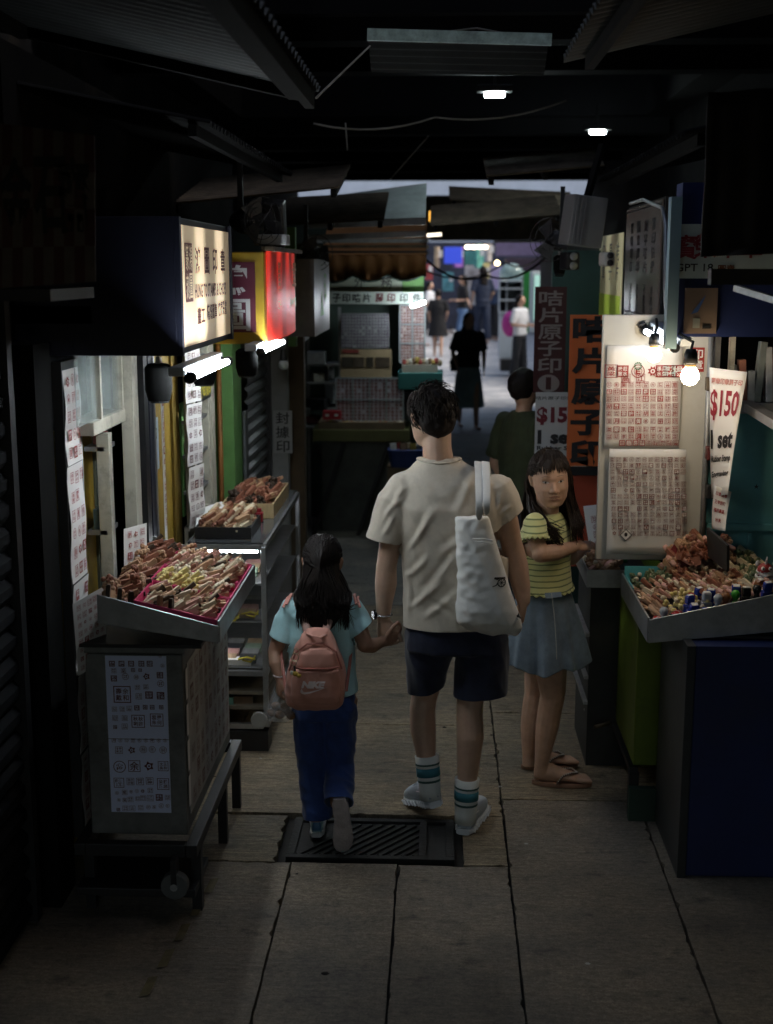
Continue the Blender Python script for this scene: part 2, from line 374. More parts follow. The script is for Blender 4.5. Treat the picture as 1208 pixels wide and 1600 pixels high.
# ------------------------------------------------------------------ big structure
DARKWALL = M('near black wall', (.008, .008, .009), .95, spec=.06, var=.35, scale=3, bump=.15, dirt=.4)  # even near-black base colour with noise and dirt patches
CEIL = M('near black concrete soffit', (.006, .006, .007), .95, var=.3, scale=2, spec=.08)  # even near-black base colour with slight noise
for sx in (-1, 1):
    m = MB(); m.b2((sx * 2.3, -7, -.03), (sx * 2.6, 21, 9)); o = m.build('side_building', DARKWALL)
    tag(o, 'dark building wall rising behind the stalls on the %s side of the lane' % ('roller shutter' if sx < 0 else 'orange banner'), 'building')
bl = thing('overpass_building', (0, 13.7, 3.5), 'black underside of the building that bridges the lane and carries two ceiling lights', 'building')
m = MB(); 
for lo, hi in (((-6, 7.5, 3.72), (6, 9.4, 10)), ((-6, 13.2, 3.72), (6, 21, 10)), ((-6, 9.401, 3.72), (-2.0, 13.199, 10)), ((2.0, 9.401, 3.72), (6, 13.199, 10))): m = MB(); m.b2(lo, hi); m.build('slab', CEIL, bl)  # opening between the slabs is an added well for sky light
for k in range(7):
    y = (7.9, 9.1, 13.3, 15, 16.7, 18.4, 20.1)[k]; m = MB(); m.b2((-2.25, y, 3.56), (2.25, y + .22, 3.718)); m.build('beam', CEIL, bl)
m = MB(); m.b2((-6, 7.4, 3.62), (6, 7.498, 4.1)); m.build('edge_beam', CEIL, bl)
LED = M('cool lamp glow', (.85, 1, .98), emit=150, var=0)
for i, (px, py) in enumerate(((773, 149), (934, 207))):
    c = G(px, py, 3.30) if False else None
    r = FWD + RGT * (px - 604) / FPX + UPV * (800 - py) / FPX; c = CAM + r * ((3.47 - 2.25) / r[2])
    t = thing('ceiling_light', c + V3(0, 0, .03), ('longer flat ceiling light on the black soffit just below the hanging zinc sheet', 'smaller flat ceiling light farther along the black soffit, above the right canopies')[i], 'ceiling light')
    m = MB(); m.box(c + V3(0, 0, .045), (.26, .10, .05)); m.build('housing', BLACKM, t, bevel=.01)
    m = MB(); m.box(c, (.145, .055, .022)); m.build('diffuser', LED, t, bevel=.01)
    m = MB(); m.b2(c + V3(-.01, -.01, .07), c + V3(.01, .01, .245)); m.build('stem', BLACKM, t)

# far street beyond the bridge: facades closing the view
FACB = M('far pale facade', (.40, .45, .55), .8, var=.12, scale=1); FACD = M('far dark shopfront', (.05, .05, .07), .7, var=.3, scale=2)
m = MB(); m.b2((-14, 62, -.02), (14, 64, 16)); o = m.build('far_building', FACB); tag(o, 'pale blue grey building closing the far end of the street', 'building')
for sx, lab in ((-1, 'dark shop block along the far street behind the people walking away'), (1, 'dark shop block along the far street behind the woman with the pink bag')):
    m = MB(); m.b2((sx * 4.6, 24, -.02), (sx * 9, 61.9, 4.2)); tag(m.build('shop_block', FACD), lab, 'building')

bl = thing('rear_sky_blocker', (0, -.8, 3.15), 'unseen dark slab added behind the camera to block sky light', 'building')  # unseen slab, added to cut the sky light from behind
m = MB(); m.b2((-6, -2.5, 3.15), (6, .9, 9)); m.build('slab', CEIL, bl)
# corrugated canopies over the lane
def canopy(name, label, o, ua, ub, mat=None, wave=.075, amp=.011, bars=True, group=None):
    o, ua, ub = (np.asarray(q, float) for q in (o, ua, ub))
    t = thing(name, o, label, 'canopy', group)
    m = MB(); m.corr(o, ua, ub, amp, wave); m.build('corrugated_sheet', mat or CANOPY, t)
    if bars:
        nz = nrm(np.cross(ua, ub)); nz = nz if nz[2] > 0 else -nz
        for f in (.04, .5, .96): m = MB(); m.bar(o + ub * f - nz * .035 + ua * .01, o + ub * f - nz * .035 + ua * .99, .03, .04); m.build('support_bar', MATTE, t)
    return t
canopy('zinc_canopy', 'large dark corrugated canopy slanting over the near left stall with a jagged lit edge', (-.40, .2, 2.82), (0, 4.14, 0), (-1.9, 0, .42))
canopy('zinc_canopy', 'dark corrugated canopy slanting over the near right stall with a lit edge', (.40, .2, 2.93), (0, 4.3, 0), (1.9, 0, .42))
m = MB(); m.bar((-.43, .2, 2.78), (-.43, 4.3, 2.78), .03, .05); m.bar((-.42, 4.33, 2.80), (-2.2, 4.33, 3.2), .05, .05); tag(m.build('canopy_beam', MATTE), 'dark beam under the lit edge of the near left canopy', 'beam')
LITZ = M('sky lit zinc edge', (.42, .54, .51), .55, .3, var=.35, scale=20, dirt=.5)
t = canopy('hanging_zinc_sheet', 'dark corrugated sheet hung high over the lane with a pale bar painted as its lit upper edge', P(580, 112, 6.2), V3(0, -.20, .10), P(850, 118, 6.2) - P(580, 112, 6.2), mat=M('dark old zinc', (.012, .013, .013), .85, var=.3, scale=5, spec=.15), wave=.05, amp=.006, bars=False)
m = MB(); a, b_ = P(574, 54, 5.95), P(862, 62, 5.95); m.bar(a, b_, .05, .022, hint=(0, 1, 0)); m.build('lit_edge_bar', LITZ, t)  # pale teal bar paints the sky-lit edge of the dark sheet
for px0, py0, px1, py1, Y, dz, w, lab in (
    (262, 318, 530, 292, 7.2, .12, .9, 'rusty corrugated canopy above the two red and yellow signs'),
    (430, 352, 600, 343, 8.6, .14, .8, 'narrow zinc canopy above the back stall awning'),
    (760, 275, 945, 258, 7.6, .10, .7, 'broken corrugated canopy hanging above the grey metal box'),
    (672, 352, 880, 335, 10.6, .12, .8, 'rusty corrugated canopy across the far right, lit by a yellow lamp'),
    (702, 312, 905, 322, 12.5, .12, 1.0, 'dark sheet roof below the strip of pale sky')):
    a, b_ = P(px0, py0, Y), P(px1, py1, Y)
    canopy('zinc_canopy', lab, a, V3(0, w, dz * 1.5), b_ - a, RUST, wave=.07, amp=.010)
GREYZ = M('grey zinc sheet', (.22, .25, .25), .6, .3, var=.3, scale=4, dirt=.4)
t = thing('sheet_roof', P(500, 350, 9.6), 'grey flat metal roof sheet over the back stall, beside the strip of sky', 'roof')
m = MB(); a = P(480, 352, 9.6); b_ = P(665, 345, 9.6); m.quad(a, b_, b_ + V3(0, .5, .30), a + V3(0, .5, .22)); m.build('sheet', GREYZ, t, solid=.01)
m = MB(); m.bar(a, b_, .03, .05); m.bar(a - V3(0, 0, .09), b_ - V3(0, 0, .09), .04, .04); m.build('gutter', GALV, t)
fx = MB(); fx.b2((-1.6, 17.3, 2.62), (1.9, 17.36, 3.16)); tag(fx.build('roof_fascia', RUST), 'dark rusty fascia board of the far roofs below the strip of sky', 'fascia')
fx = MB(); fx.quad((-1.6, 17.37, 3.1), (1.9, 17.37, 3.1), (1.9, 19.5, 3.3), (-1.6, 19.5, 3.3)); tag(fx.build('far_awning', RUST, solid=.02), 'dark flat awning above the woman in the long skirt', 'awning')
canopy('sky_block_awning', 'black awning added to block side sky light over the cream sign box on the left', (-.80, 4.55, 2.74), (0, 2.5, 0), (-1.5, 0, .3), MATTE)  # both awnings added among the dark roofs to block side light
canopy('sky_block_awning', 'black awning added to block side sky light over the dull and blue signs on the right', (.86, 4.75, 2.72), (0, 2.6, 0), (1.4, 0, .3), MATTE)
# cables slung over the lane
def cable(pts, r, label, mat=None, sag=0.0):
    pts = [np.asarray(p, float) for p in pts]; out = []
    for a, b in zip(pts[:-1], pts[1:]):
        for i in range(8):
            u = i / 8; out.append(a + (b - a) * u - V3(0, 0, sag * 4 * u * (1 - u)))
    out.append(pts[-1]); m = MB(); m.tube(out, r, 6); o = m.build('cable', mat or BLACKP, smooth=True); return tag(o, label, 'cable')
ROPE = M('grey rope', (.25, .23, .2), .9, var=.2)
cable([P(494, 153, 4.6), P(578, 72, 5.9)], .004, 'thin grey cord stretched from the left canopy corner to the hanging zinc sheet', ROPE)
cable([P(490, 193, 7.6), P(680, 183, 7.8), P(885, 157, 8.0)], .006, 'pale wire crossing below the two ceiling lights', ROPE, .05)
cable([P(540, 192, 7.6), P(543, 235, 7.6)], .004, 'short loose wire dangling from the pale crossing wire', ROPE)
cable([P(610, 280, 9), P(670, 212, 9)], .005, 'black cord rising towards the soffit left of the sky strip', ROPE)
cable([P(675, 52, 5.95), P(745, 44, 6.2), P(862, 66, 5.95)], .004, 'thin wire looped along the top of the hanging zinc sheet', ROPE, .0)
cable([P(660, 400, 13), P(760, 430, 14), P(860, 395, 13)], .012, 'black cable sagging across the far lane below the roofs', None, .12)
cable([P(660, 420, 15), P(790, 410, 16), P(870, 370, 13)], .010, 'second black cable drooping over the walking people', None, .15)
# ------------------------------------------------------------------ left side of the lane
def PX(px, py, X):
    r = FWD + RGT * (px - 604) / FPX + UPV * (800 - py) / FPX
    return CAM + r * (X / r[0])
YEL = M('old yellow paint', (.34, .22, .025), .6, var=.2, scale=5, bump=.05, dirt=.4); GRN = M('old green paint', (.11, .26, .07), .6, var=.2, scale=5, bump=.05, dirt=.35)
CREAM = M('chipped cream paint', (.48, .45, .37), .6, var=.12, scale=6, dirt=.7, wear=(.03, .022, .016)); ORANGEP = M('orange brown paint', (.25, .10, .02), .6, var=.2)
NAVYP = M('dark navy paint', (.012, .014, .034), .55, var=.25, scale=5); ALU = M('dull aluminium', (.38, .38, .40), .45, .8, var=.15, scale=12, dirt=.3)
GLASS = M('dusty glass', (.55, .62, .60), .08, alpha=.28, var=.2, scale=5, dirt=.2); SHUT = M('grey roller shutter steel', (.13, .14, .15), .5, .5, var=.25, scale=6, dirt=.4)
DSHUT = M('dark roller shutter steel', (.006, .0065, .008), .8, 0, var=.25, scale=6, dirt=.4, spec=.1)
LBLUE = M('pale blue sign board', (.45, .55, .66), .6, var=.08)
TUBEE = M('fluorescent tube glow', (.86, .95, 1.0), emit=66, var=0); REFL = M('white enamel reflector', (.55, .6, .66), .35, var=.05)

def shutter(name, label, X, y0, y1, z0, z1, pitch, mat, sx=1):
    t = thing(name, (X, (y0 + y1) / 2, 0), label, 'shutter'); n = int((z1 - z0) / pitch)
    for i in range(n):
        z = z0 + i * pitch; m = MB(); m.add([(X, y0, z), (X + sx * .022, y0, z + pitch * .35), (X + sx * .022, y0, z + pitch * .7), (X, y0, z + pitch * .97), (X, y1, z), (X + sx * .022, y1, z + pitch * .35), (X + sx * .022, y1, z + pitch * .7), (X, y1, z + pitch * .97)],
            [(0, 1, 5, 4), (1, 2, 6, 5), (2, 3, 7, 6)]); m.build('slat', mat, t)
    m = MB(); m.b2((X - .03, y1, z0), (X + .04, y1 + .05, z1 + .1)); m.build('guide_rail', BLACKM, t)
    return t
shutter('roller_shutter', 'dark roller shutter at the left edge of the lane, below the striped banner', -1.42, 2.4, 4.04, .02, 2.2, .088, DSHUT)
m = MB(); m.b2((-1.46, 4.18, 0), (-1.34, 4.36, 2.0)); m.b2((-2.2, 4.2, 0), (-1.465, 4.36, 2.6)); tag(m.build('dark_gap_panel', MATTE), 'black panel filling the dark gap between the dark roller shutter and the hanging strip of stamp posters', 'post')  # black panel stands in for the dark gap here
# striped banner top left
BANR = M('faded red stripe cloth', (.085, .035, .035), .8, var=.3, scale=10); BANP = M('faded pale stripe cloth', (.14, .115, .10), .8, var=.3, scale=10); BANK = M('black brush lettering', (.012, .012, .012), .7, var=0)
t = thing('striped_banner', P(70, 440, 3.3), 'dim red and cream checked cloth banner with black brush characters in the upper left corner', 'banner')
m = MB(); a, b_, c_, d_ = P(-60, 185, 3.3), P(148, 212, 3.3), P(150, 440, 3.3), P(-60, 455, 3.3)
rd = random.Random(3)
for i in range(13):
    for j in range(4):
        f = lambda u, v: (a * (1 - u) + b_ * u) * (1 - v) + (d_ * (1 - u) + c_ * u) * v
        u0, u1, v0, v1 = i / 13, (i + 1) / 13, j / 4, (j + 1) / 4; m.quad(f(u0, v0), f(u1, v0), f(u1, v1), f(u0, v1), mi=(i + j) % 2)
m.build('cloth', [BANR, BANP], t, solid=.004)
m = MB()
for k, (ch, px) in enumerate((('金', 25), ('石', 78), ('齋', 116))): txt(m, ch, P(px, 305, 3.29), X_, Z_, .085, .19, 0, .025)
m.build('lettering', BANK, t)
m = MB(); m.b2(P(-80, 452, 3.3) + V3(0, -.02, -.03), P(82, 452, 3.3) + V3(0, .4, .0)); m.build('rail', BLACKM, t)

# --- hanging sheets of stamp impressions
def poster(name, label, c, ux, uy, w, h, nc, nr, seed, paper=PAPER, ink=INK, group=None, mixed=False, curl=0.0, margin=.08, cat='poster', fill=.72):
    c = np.asarray(c, float); ux = nrm(ux); uy = nrm(uy); nz = nrm(np.cross(ux, uy)); rd = random.Random(seed)
    t = thing(name, c - uy * h / 2, label, cat, group); m = MB()
    m.grid(lambda u, v: c + ux * (u - .5) * w + uy * (v - .5) * h + nz * (curl * math.sin(v * 9 + seed) * .004 - .002), 4, 8); m.build('paper', paper, t, solid=.001)
    m = MB(); sheet_of_seals(m, c + nz * .001, ux, uy, w * (1 - margin * 2), h * (1 - margin), nc, nr, rd, 0, 1, mixed=mixed, fill=fill); m.build('impressions', [ink, paper], t); return t
zs = [(1.90, 1.565), (1.56, 1.14), (1.135, .80), (.795, .50), (.495, .20)]
for k, (z1, z0) in enumerate(zs):
    poster('stamp_poster', ('top sheet of the hanging strip of stamp impressions, just under the navy sign box', 'second sheet from the top of the dim hanging strip of stamp impressions', 'middle sheet of the hanging strip of stamp impressions, level with the pink tray', 'second lowest sheet of the hanging strip, left of the grey steel cabinet', 'lowest sheet of the hanging strip of stamp impressions, near the ground')[k],
           (-1.30, 4.475, (z0 + z1) / 2), (0, 1, 0), (0, 0, 1), .19, z1 - z0, 3, 5 if z1 - z0 < .36 else 6, 40 + k, group='strip of stamp posters by the near left stall', curl=1, margin=.05)
m = MB(); m.b2((-1.34, 4.37, .18), (-1.306, 4.58, 1.93)); tag(m.build('poster_board', BLACKM), 'narrow black board that the left hanging strip of stamp posters is fixed to', 'board')

# --- booth behind the near stall
t = thing('market_booth', (-1.5, 5.3, 0), 'yellow market booth with cream window frames behind the near left stall', 'booth')
m = MB(); m.b2((-1.42, 4.6, 0), (-1.40, 5.02, 1.66)); m.build('door_panel', YEL, t)
for y in (4.60, 4.83): m = MB(); m.b2((-1.399, y, 0), (-1.39, y + .19, 1.64)); m.build('panel', YEL, t)
m = MB(); m.b2((-1.36, 4.55, 1.65), (-1.25, 5.02, 1.70)); m.build('sill', CREAM, t, bevel=.004)
m = MB(); m.b2((-1.27, 4.40, 1.70), (-1.265, 5.02, 2.0)); m.build('pane', GLASS, t)
for y in (4.66, 4.98): m = MB(); m.b2((-1.285, y, 1.70), (-1.25, y + .022, 2.05)); m.build('window_frame', CREAM, t)
for y, x0, w, mt in ((5.03, -1.27, .09, CREAM), (4.86, -1.33, .05, CREAM)): m = MB(); m.b2((x0, y, 0), (x0 + .05, y + w, 2.05 if w > .06 else 1.62)); m.build('post', mt, t, bevel=.003)
m = MB(); m.b2((-1.40, 5.02, 0), (-1.38, 5.30, 2.05)); m.build('back_panel', M('dull olive panel', (.10, .11, .09), .6, var=.3, dirt=.4), t)
for z in (.9, 1.22, 1.55): m = MB(); m.b2((-1.378, 4.86, z), (-1.30, 5.03, z + .018)); m.build('shelf', ALU, t)
for y, mt in ((5.22, BLACKM), (5.31, NAVYP), (5.40, ALU)): m = MB(); m.b2((-1.29, y, 0), (-1.22, y + (.07 if mt is not ALU else .025), 2.05)); m.build('post', mt, t)
m = MB(); m.b2((-1.30, 5.44, 0), (-1.26, 6.05, 2.05)); m.build('side_panel', YEL, t, bevel=.003)
m = MB(); m.b2((-1.257, 5.90, 0), (-1.247, 6.04, 2.05)); m.build('trim_strip', M('dark yellow trim', (.2, .13, .02), .6, var=.2), t)
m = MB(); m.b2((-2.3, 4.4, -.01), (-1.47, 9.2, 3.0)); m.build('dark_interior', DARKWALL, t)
m = MB(); m.b2((-2.2, 4.4, 2.06), (-1.2, 6.1, 2.12)); m.build('roof_board', BLACKM, t)
# goods glimpsed on the shelves of the booth
for k, (y, z, c, s) in enumerate(((4.90, .918, (.4, .3, .05), .07), (4.97, 1.238, (.3, .3, .28), .06), (4.91, 1.238, (.12, .2, .3), .08), (4.95, 1.568, (.35, .12, .1), .05))):
    m = MB(); m.b2((-1.36, y - .025, z), (-1.31, y + .025, z + s)); tag(m.build('goods_box', M('goods %d' % k, c, .6), bevel=.003), ('yellow box on the low shelf', 'grey box on the middle shelf', 'blue box on the middle shelf', 'red box on the top shelf')[k] + ' inside the yellow booth', 'box')
m = MB(); c = P(251, 690, 5.42); t = thing('shop_sign', c, 'small pale blue sign with dark letters on the yellow booth wall', 'sign')
m = MB(); m.b2((-1.258, 5.47, 1.37), (-1.25, 5.60, 1.60)); m.build('board', LBLUE, t); m = MB(); txt(m, '印\ns', (-1.248, 5.535, 1.48), Y_, Z_, .05, .16, 0, .03, line=1.6); m.build('lettering', BLACKINK, t)
t = thing('shop_sign', (-1.38, 4.88, 1.3), 'pale blue sign sheet half hidden behind the chipped cream post', 'sign'); m = MB(); m.b2((-1.389, 4.80, 1.36), (-1.383, 4.86, 1.62)); m.build('board', LBLUE, t)
poster('stamp_poster', 'narrow strip of stamp impressions between the dark posts of the yellow booth', (-1.19, 5.43, 1.45), (0, 1, 0), (0, 0, 1), .05, .85, 1, 16, 77, margin=.02)
for k, (z1, z0) in enumerate(((1.93, 1.62), (1.615, 1.32), (1.315, 1.02))):
    poster('stamp_poster', ('upper', 'middle', 'lower')[k] + ' sheet of the dim stamp strip beside the yellow booth wall', (-1.17, 6.04, (z0 + z1) / 2), nrm((.25, 1, 0)), (0, 0, 1), .17, z1 - z0, 3, 5, 60 + k, ink=DARKINK, group='stamp strip by the yellow wall', curl=1, margin=.04)
# second booth: white window, orange pipe, green pillar
t = thing('market_booth', (-1.3, 6.7, 0), 'green market booth with white window frame behind the second left stall', 'booth')
m = MB(); m.b2((-1.25, 6.10, 0), (-1.23, 6.75, 1.0)); m.build('lower_panel', CREAM, t)
for (y0, y1, z0, z1, mt) in ((6.12, 6.16, 1.0, 2.05, CREAM), (6.52, 6.57, 1.0, 2.05, CREAM), (6.62, 6.70, .9, 2.05, CREAM), (6.16, 6.52, 1.0, 1.04, CREAM), (6.16, 6.52, 1.60, 1.63, CREAM)): m = MB(); m.b2((-1.24, y0, z0), (-1.19, y1, z1)); m.build('window_frame', mt, t, bevel=.003)
m = MB(); m.b2((-1.225, 6.16, 1.63), (-1.22, 6.52, 2.05)); m.build('pane', GLASS, t); m = MB(); m.b2((-1.27, 6.16, 1.04), (-1.26, 6.52, 1.60)); m.build('back_panel', GRN, t)
for z in (1.15, 1.33, 1.50): m = MB(); m.b2((-1.26, 6.16, z), (-1.20, 6.52, z + .015)); m.build('shelf', ALU, t)
for k in range(9):
    y = 6.19 + (k % 3) * .11; z = (1.165, 1.345, 1.04)[k // 3]; m = MB(); m.b2((-1.255, y, z), (-1.215, y + .07, z + RND.uniform(.05, .1))); m.build('goods', M('goods row %d' % (k % 3), ((.2, .05, .04), (.3, .27, .2), (.06, .1, .15))[k % 3], .6), t)
m = MB(); m.tube([(-1.19, 6.84, 0), (-1.19, 6.84, 2.1)], .014, 8); m.build('pipe', ORANGEP, t, smooth=True)
m = MB(); m.b2((-1.23, 6.88, 0), (-1.12, 7.16, 2.2)); m.build('pillar', GRN, t, bevel=.004)
m = MB(); m.b2((-1.115, 7.16, 0), (-1.10, 7.26, 1.45)); m.build('grey_panel', SHUT, t)
m = MB(); m.b2((-2.2, 6.1, 2.1), (-1.1, 9.0, 2.16)); m.build('roof_board', BLACKM, t)
t = thing('shop_sign', (-1.17, 6.36, 1.6), 'small black and yellow sign under the white window of the green booth', 'sign'); m = MB(); m.b2((-1.185, 6.14, 1.60), (-1.175, 6.52, 1.69)); m.build('board', BLACKP, t)
m = MB(); txt(m, '封據印 刻印', (-1.173, 6.33, 1.645), Y_, Z_, .33, .06, 0, .03); m.build('lettering', M('yellow lettering', (.5, .42, .05), .6, var=.1), t)
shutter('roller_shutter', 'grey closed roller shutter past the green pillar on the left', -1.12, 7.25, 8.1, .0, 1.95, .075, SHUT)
m = MB(); m.b2((-1.6, 8.14, 0), (-.98, 8.25, 2.3)); tag(m.build('grey_wall', M('pale grey painted wall', (.24, .25, .25), .7, var=.15, dirt=.4)), 'pale grey wall end past the grey shutter that carries the black and white sign', 'wall')
t = thing('shop_sign', P(441, 708, 8.12), 'tall white sign reading 封據印 in black on the grey wall end', 'sign'); a, b_ = P(428, 708, 8.12), P(456, 642, 8.12)
m = MB(); m.b2((a[0], 8.12, a[2]), (b_[0], 8.135, b_[2])); m.build('board', M('grey white board', (.32, .33, .33), .6, var=.1), t); m = MB()
for k, ch in enumerate('封據印'): txt(m, ch, ((a[0] + b_[0]) / 2, 8.115, b_[2] - (k + .5) * (b_[2] - a[2]) / 3), X_, Z_, .085, .075, 0, .01)
m.build('lettering', BLACKINK, t)
m = MB(); m.b2((-1.0, 8.4, 0), (-.90, 8.52, 2.4)); tag(m.build('pillar', M('brown timber', (.07, .045, .02), .7, var=.3, dirt=.4)), 'dark brown timber pillar left of the back stall', 'pillar')
m = MB(); m.b2((-1.02, 8.26, 1.75), (-.93, 8.34, 2.5)); tag(m.build('green_board', GRN), 'bright green panel above the grey wall end, right of the red sign', 'panel')

# --- sign boxes
def lightpanel(name, rgb, lo, hi, bands, axis='Y', noise_amt=0.15, scale=1.0):
    """backlit sheet: the glow of tubes inside is painted as emission bands"""
    m = bpy.data.materials.new(name); m.use_nodes = True; nt = m.node_tree; N = nt.nodes; L = nt.links; b = N['Principled BSDF']; b.inputs['Base Color'].default_value = (*rgb, 1); b.inputs['Roughness'].default_value = .35
    tc = N.new('ShaderNodeTexCoord'); sx = N.new('ShaderNodeSeparateXYZ'); L.new(tc.outputs['Object'], sx.inputs[0])
    ma = N.new('ShaderNodeMath'); ma.operation = 'MULTIPLY_ADD'; L.new(sx.outputs[axis], ma.inputs[0]); ma.inputs[1].default_value = 2 * math.pi * bands; ma.inputs[2].default_value = scale
    sn = N.new('ShaderNodeMath'); sn.operation = 'SINE'; L.new(ma.outputs[0], sn.inputs[0])
    r = N.new('ShaderNodeMapRange'); r.interpolation_type = 'SMOOTHSTEP'; L.new(sn.outputs[0], r.inputs[0]); r.inputs[1].default_value = -.6; r.inputs[3].default_value = lo; r.inputs[4].default_value = hi  # bright bands painted into the emission, no tubes modelled
    b.inputs['Emission Color'].default_value = (*rgb, 1); L.new(r.outputs[0], b.inputs['Emission Strength']); return m
t = thing('sign_box', (-1.15, 4.9, 1.96), 'backlit cream shop sign reading HUNG TO STAMPS & CHOPS on a dark navy box', 'sign')
Y0, Y1, XS = 4.40, 5.47, -.90
m = MB(); m.b2((-1.6, Y0, 1.95), (XS - .006, Y1 + .03, 2.42)); m.build('box', NAVYP, t, bevel=.004)
CRM = lightpanel('backlit cream sheet', (1.0, .78, .52), .05, .55, 2.4, scale=2.9)
m = MB(); m.b2((XS - .004, Y0 + .035, 1.975), (XS + .004, Y1 - .005, 2.395)); m.build('front_panel', CRM, t)

for lo, hi in (((XS - .006, Y0, 1.95), (XS + .012, Y0 + .034, 2.42)), ((XS - .006, Y1 - .004, 1.95), (XS + .012, Y1 + .03, 2.42))): m = MB(); m.b2(lo, hi); m.build('frame_side', NAVYP, t)
m = MB()
for y, ch in ((4.76, '鴻'), (4.94, '圖'), (5.12, '印'), (5.30, '章')): txt(m, ch, (XS + .0055, y, 2.275), Y_, Z_, .105, .10, 0, .02)
txt(m, 'HUNG TO STAMPS & CHOPS', (XS + .0055, 5.03, 2.165), Y_, Z_, .68, .052, 0, .022)
txt(m, '畫工', (XS + .0055, 4.80, 2.075), Y_, Z_, .15, .06, 0, .02); txt(m, '精細圖章', (XS + .0055, 5.03, 2.082), Y_, Z_, .22, .06, 0, .02); txt(m, '快捷妥當', (XS + .0055, 5.27, 2.088), Y_, Z_, .2, .06, 0, .02)
m.build('lettering', M('maroon sign lettering', (.09, .012, .012), .5, var=0), t)
m = MB(); m.b2((XS + .0045, 4.52, 2.13), (XS + .0055, 4.65, 2.335)); 
sl = m.build('seal_block', M('maroon seal ground', (.13, .02, .018), .5, var=0), t); m = MB()
for k, ch in enumerate('鴻圖篆刻'): txt(m, ch, (XS + .0062, 4.617 - (k // 2) * .062, 2.285 - (k % 2) * .10), Y_, Z_, .054, .092, 0, .008)
m.build('seal_lettering', CRM, sl)
def tube_lamp(name, label, a, b_, glow=None):
    a = np.asarray(a, float); b_ = np.asarray(b_, float); d = nrm(b_ - a); t = thing(name, (a + b_) / 2, label, 'tube light')
    m = MB(); m.tube([a, b_], .0115, 12); m.build('tube', glow or TUBEE, t, smooth=True)
    for q, s in ((a, -1), (b_, 1)): m = MB(); m.tube([q + d * s * .001, q + d * s * .045], .019, 10); m.build('end_cap', BLACKP, t, smooth=True)
    m = MB(); off = V3(-.045, 0, .02) if a[0] < 0 else V3(.045, 0, .02); m.bar(a + off - d * .04, b_ + off + d * .04, .05, .03, hint=(0, 0, 1)); m.build('batten', REFL, t, bevel=.004)
    for q in (a, b_): m = MB(); m.bar(q + d * .03 * (1 if q is a else -1), q + off, .02, .02); m.build('bracket', BLACKP, t)
    return t
tube_lamp('tube_light', 'bright white tube lamp under the cream sign of the near left stall', (-.82, 4.20, 1.895), (-.82, 4.90, 1.895))
tube_lamp('tube_light', 'bright white tube lamp under the red sign, farther along the left side', (-.80, 5.72, 1.88), (-.80, 6.50, 1.88))
def spot(name, label, c, d, r=.045, l=.16):
    t = thing(name, c, label, 'lamp'); x, y, d = frame_of(d); m = MB(); m.lathe([(r * .7, 0), (r, l * .1), (r, l * .7), (r * .8, l)], c, d, 16); m.build('housing', MATTE, t, smooth=True, bevel=.004)
    m = MB(); m.bar(np.asarray(c, float), np.asarray(c, float) + V3(0, 0, .025), .012, .02); m.build('bracket', GALV, t); m = MB(); m.lathe([(r * .75, l), (r * .75, l + .006)], c, d, 14); m.build('lens', BLACKP, t); return t
spot('spotlight', 'black cylindrical spotlight hanging at the near end of the first tube lamp', P(247, 568, 4.45), (0, 0, -1), .048, .13)
spot('spotlight', 'black spotlight between the yellow sign box and the green pillar', P(385, 545, 5.75), (0, 0, -1), .05, .12)
spot('spotlight', 'black spotlight hidden behind the first tube lamp under the cream sign', P(318, 562, 5.2), (0, 0, -1), .05, .10)
# yellow box sign 鴻圖 and red sign
t = thing('sign_box', (-1.0, 6.3, 1.9), 'yellow box sign with white characters on a maroon panel and a glowing red front', 'sign')
m = MB(); m.b2((-1.5, 5.95, 1.90), (-.815, 7.2, 2.32)); m.build('box', M('yellow sign board', (.42, .27, .02), .5, var=.12, scale=4, dirt=.3), t, bevel=.006)
MAR = M('maroon sign panel', (.10, .012, .03), .5, var=.1); WHT = M('white sign paint', (.5, .5, .5), .5, var=.05)
m = MB(); m.b2((-1.25, 5.944, 1.955), (-.855, 5.949, 2.275)); mp_ = m.build('maroon_panel', MAR, t); m = MB()
txt(m, '鴻', (-.975, 5.942, 2.19), X_, Z_, .19, .145, 0, .015); txt(m, '圖', (-.965, 5.942, 2.035), X_, Z_, .17, .145, 0, .015); m.build('lettering', WHT, mp_)
REDL = lightpanel('backlit red sheet', (1.0, .04, .02), .015, .34, 3.2, scale=.4)
m = MB(); V = []
for i in range(9):
    u = i / 8; V += [(-.81 + .02 * math.sin(math.pi * u), 6.0 + u * 1.18, 1.905), (-.81 + .02 * math.sin(math.pi * u), 6.0 + u * 1.18, 2.325)]
m.add(V, [(2 * i, 2 * i + 2, 2 * i + 3, 2 * i + 1) for i in range(8)]); m.build('red_panel', REDL, t, smooth=True)
m = MB()
for i, s in enumerate('龍圖章'): txt(m, s, (-.7925, 6.38 + i * .3, 2.21), Y_, Z_, .2, .16, 0, .02)
txt(m, 'CHOP STAMPS', (-.7925, 6.66, 2.07), Y_, Z_, .8, .045, 0, .02); m.build('lettering', M('gold lettering', (.55, .36, .16), .4, .3, var=0), t)
m = MB(); m.b2((-.83, 5.99, 2.325), (-.77, 7.2, 2.345)); m.build('top_trim', RUST, t)
t = thing('sign_box', (-.9, 8.0, 1.9), 'dim grey lane sign with green mark beyond the red sign', 'sign'); m = MB(); m.b2((-1.0, 7.75, 1.84), (-.76, 8.8, 2.3)); m.build('box', M('dim grey sign', (.15, .145, .14), .4, .2, var=.3), t); m = MB(); m.add([(-.757, 8.1, 1.95), (-.757, 8.35, 1.95), (-.757, 8.22, 2.12)], [(0, 1, 2)]); txt(m, '印', (-.757, 8.45, 2.12), Y_, Z_, .2, .2, 0, .02); m.build('mark', GRN, t)
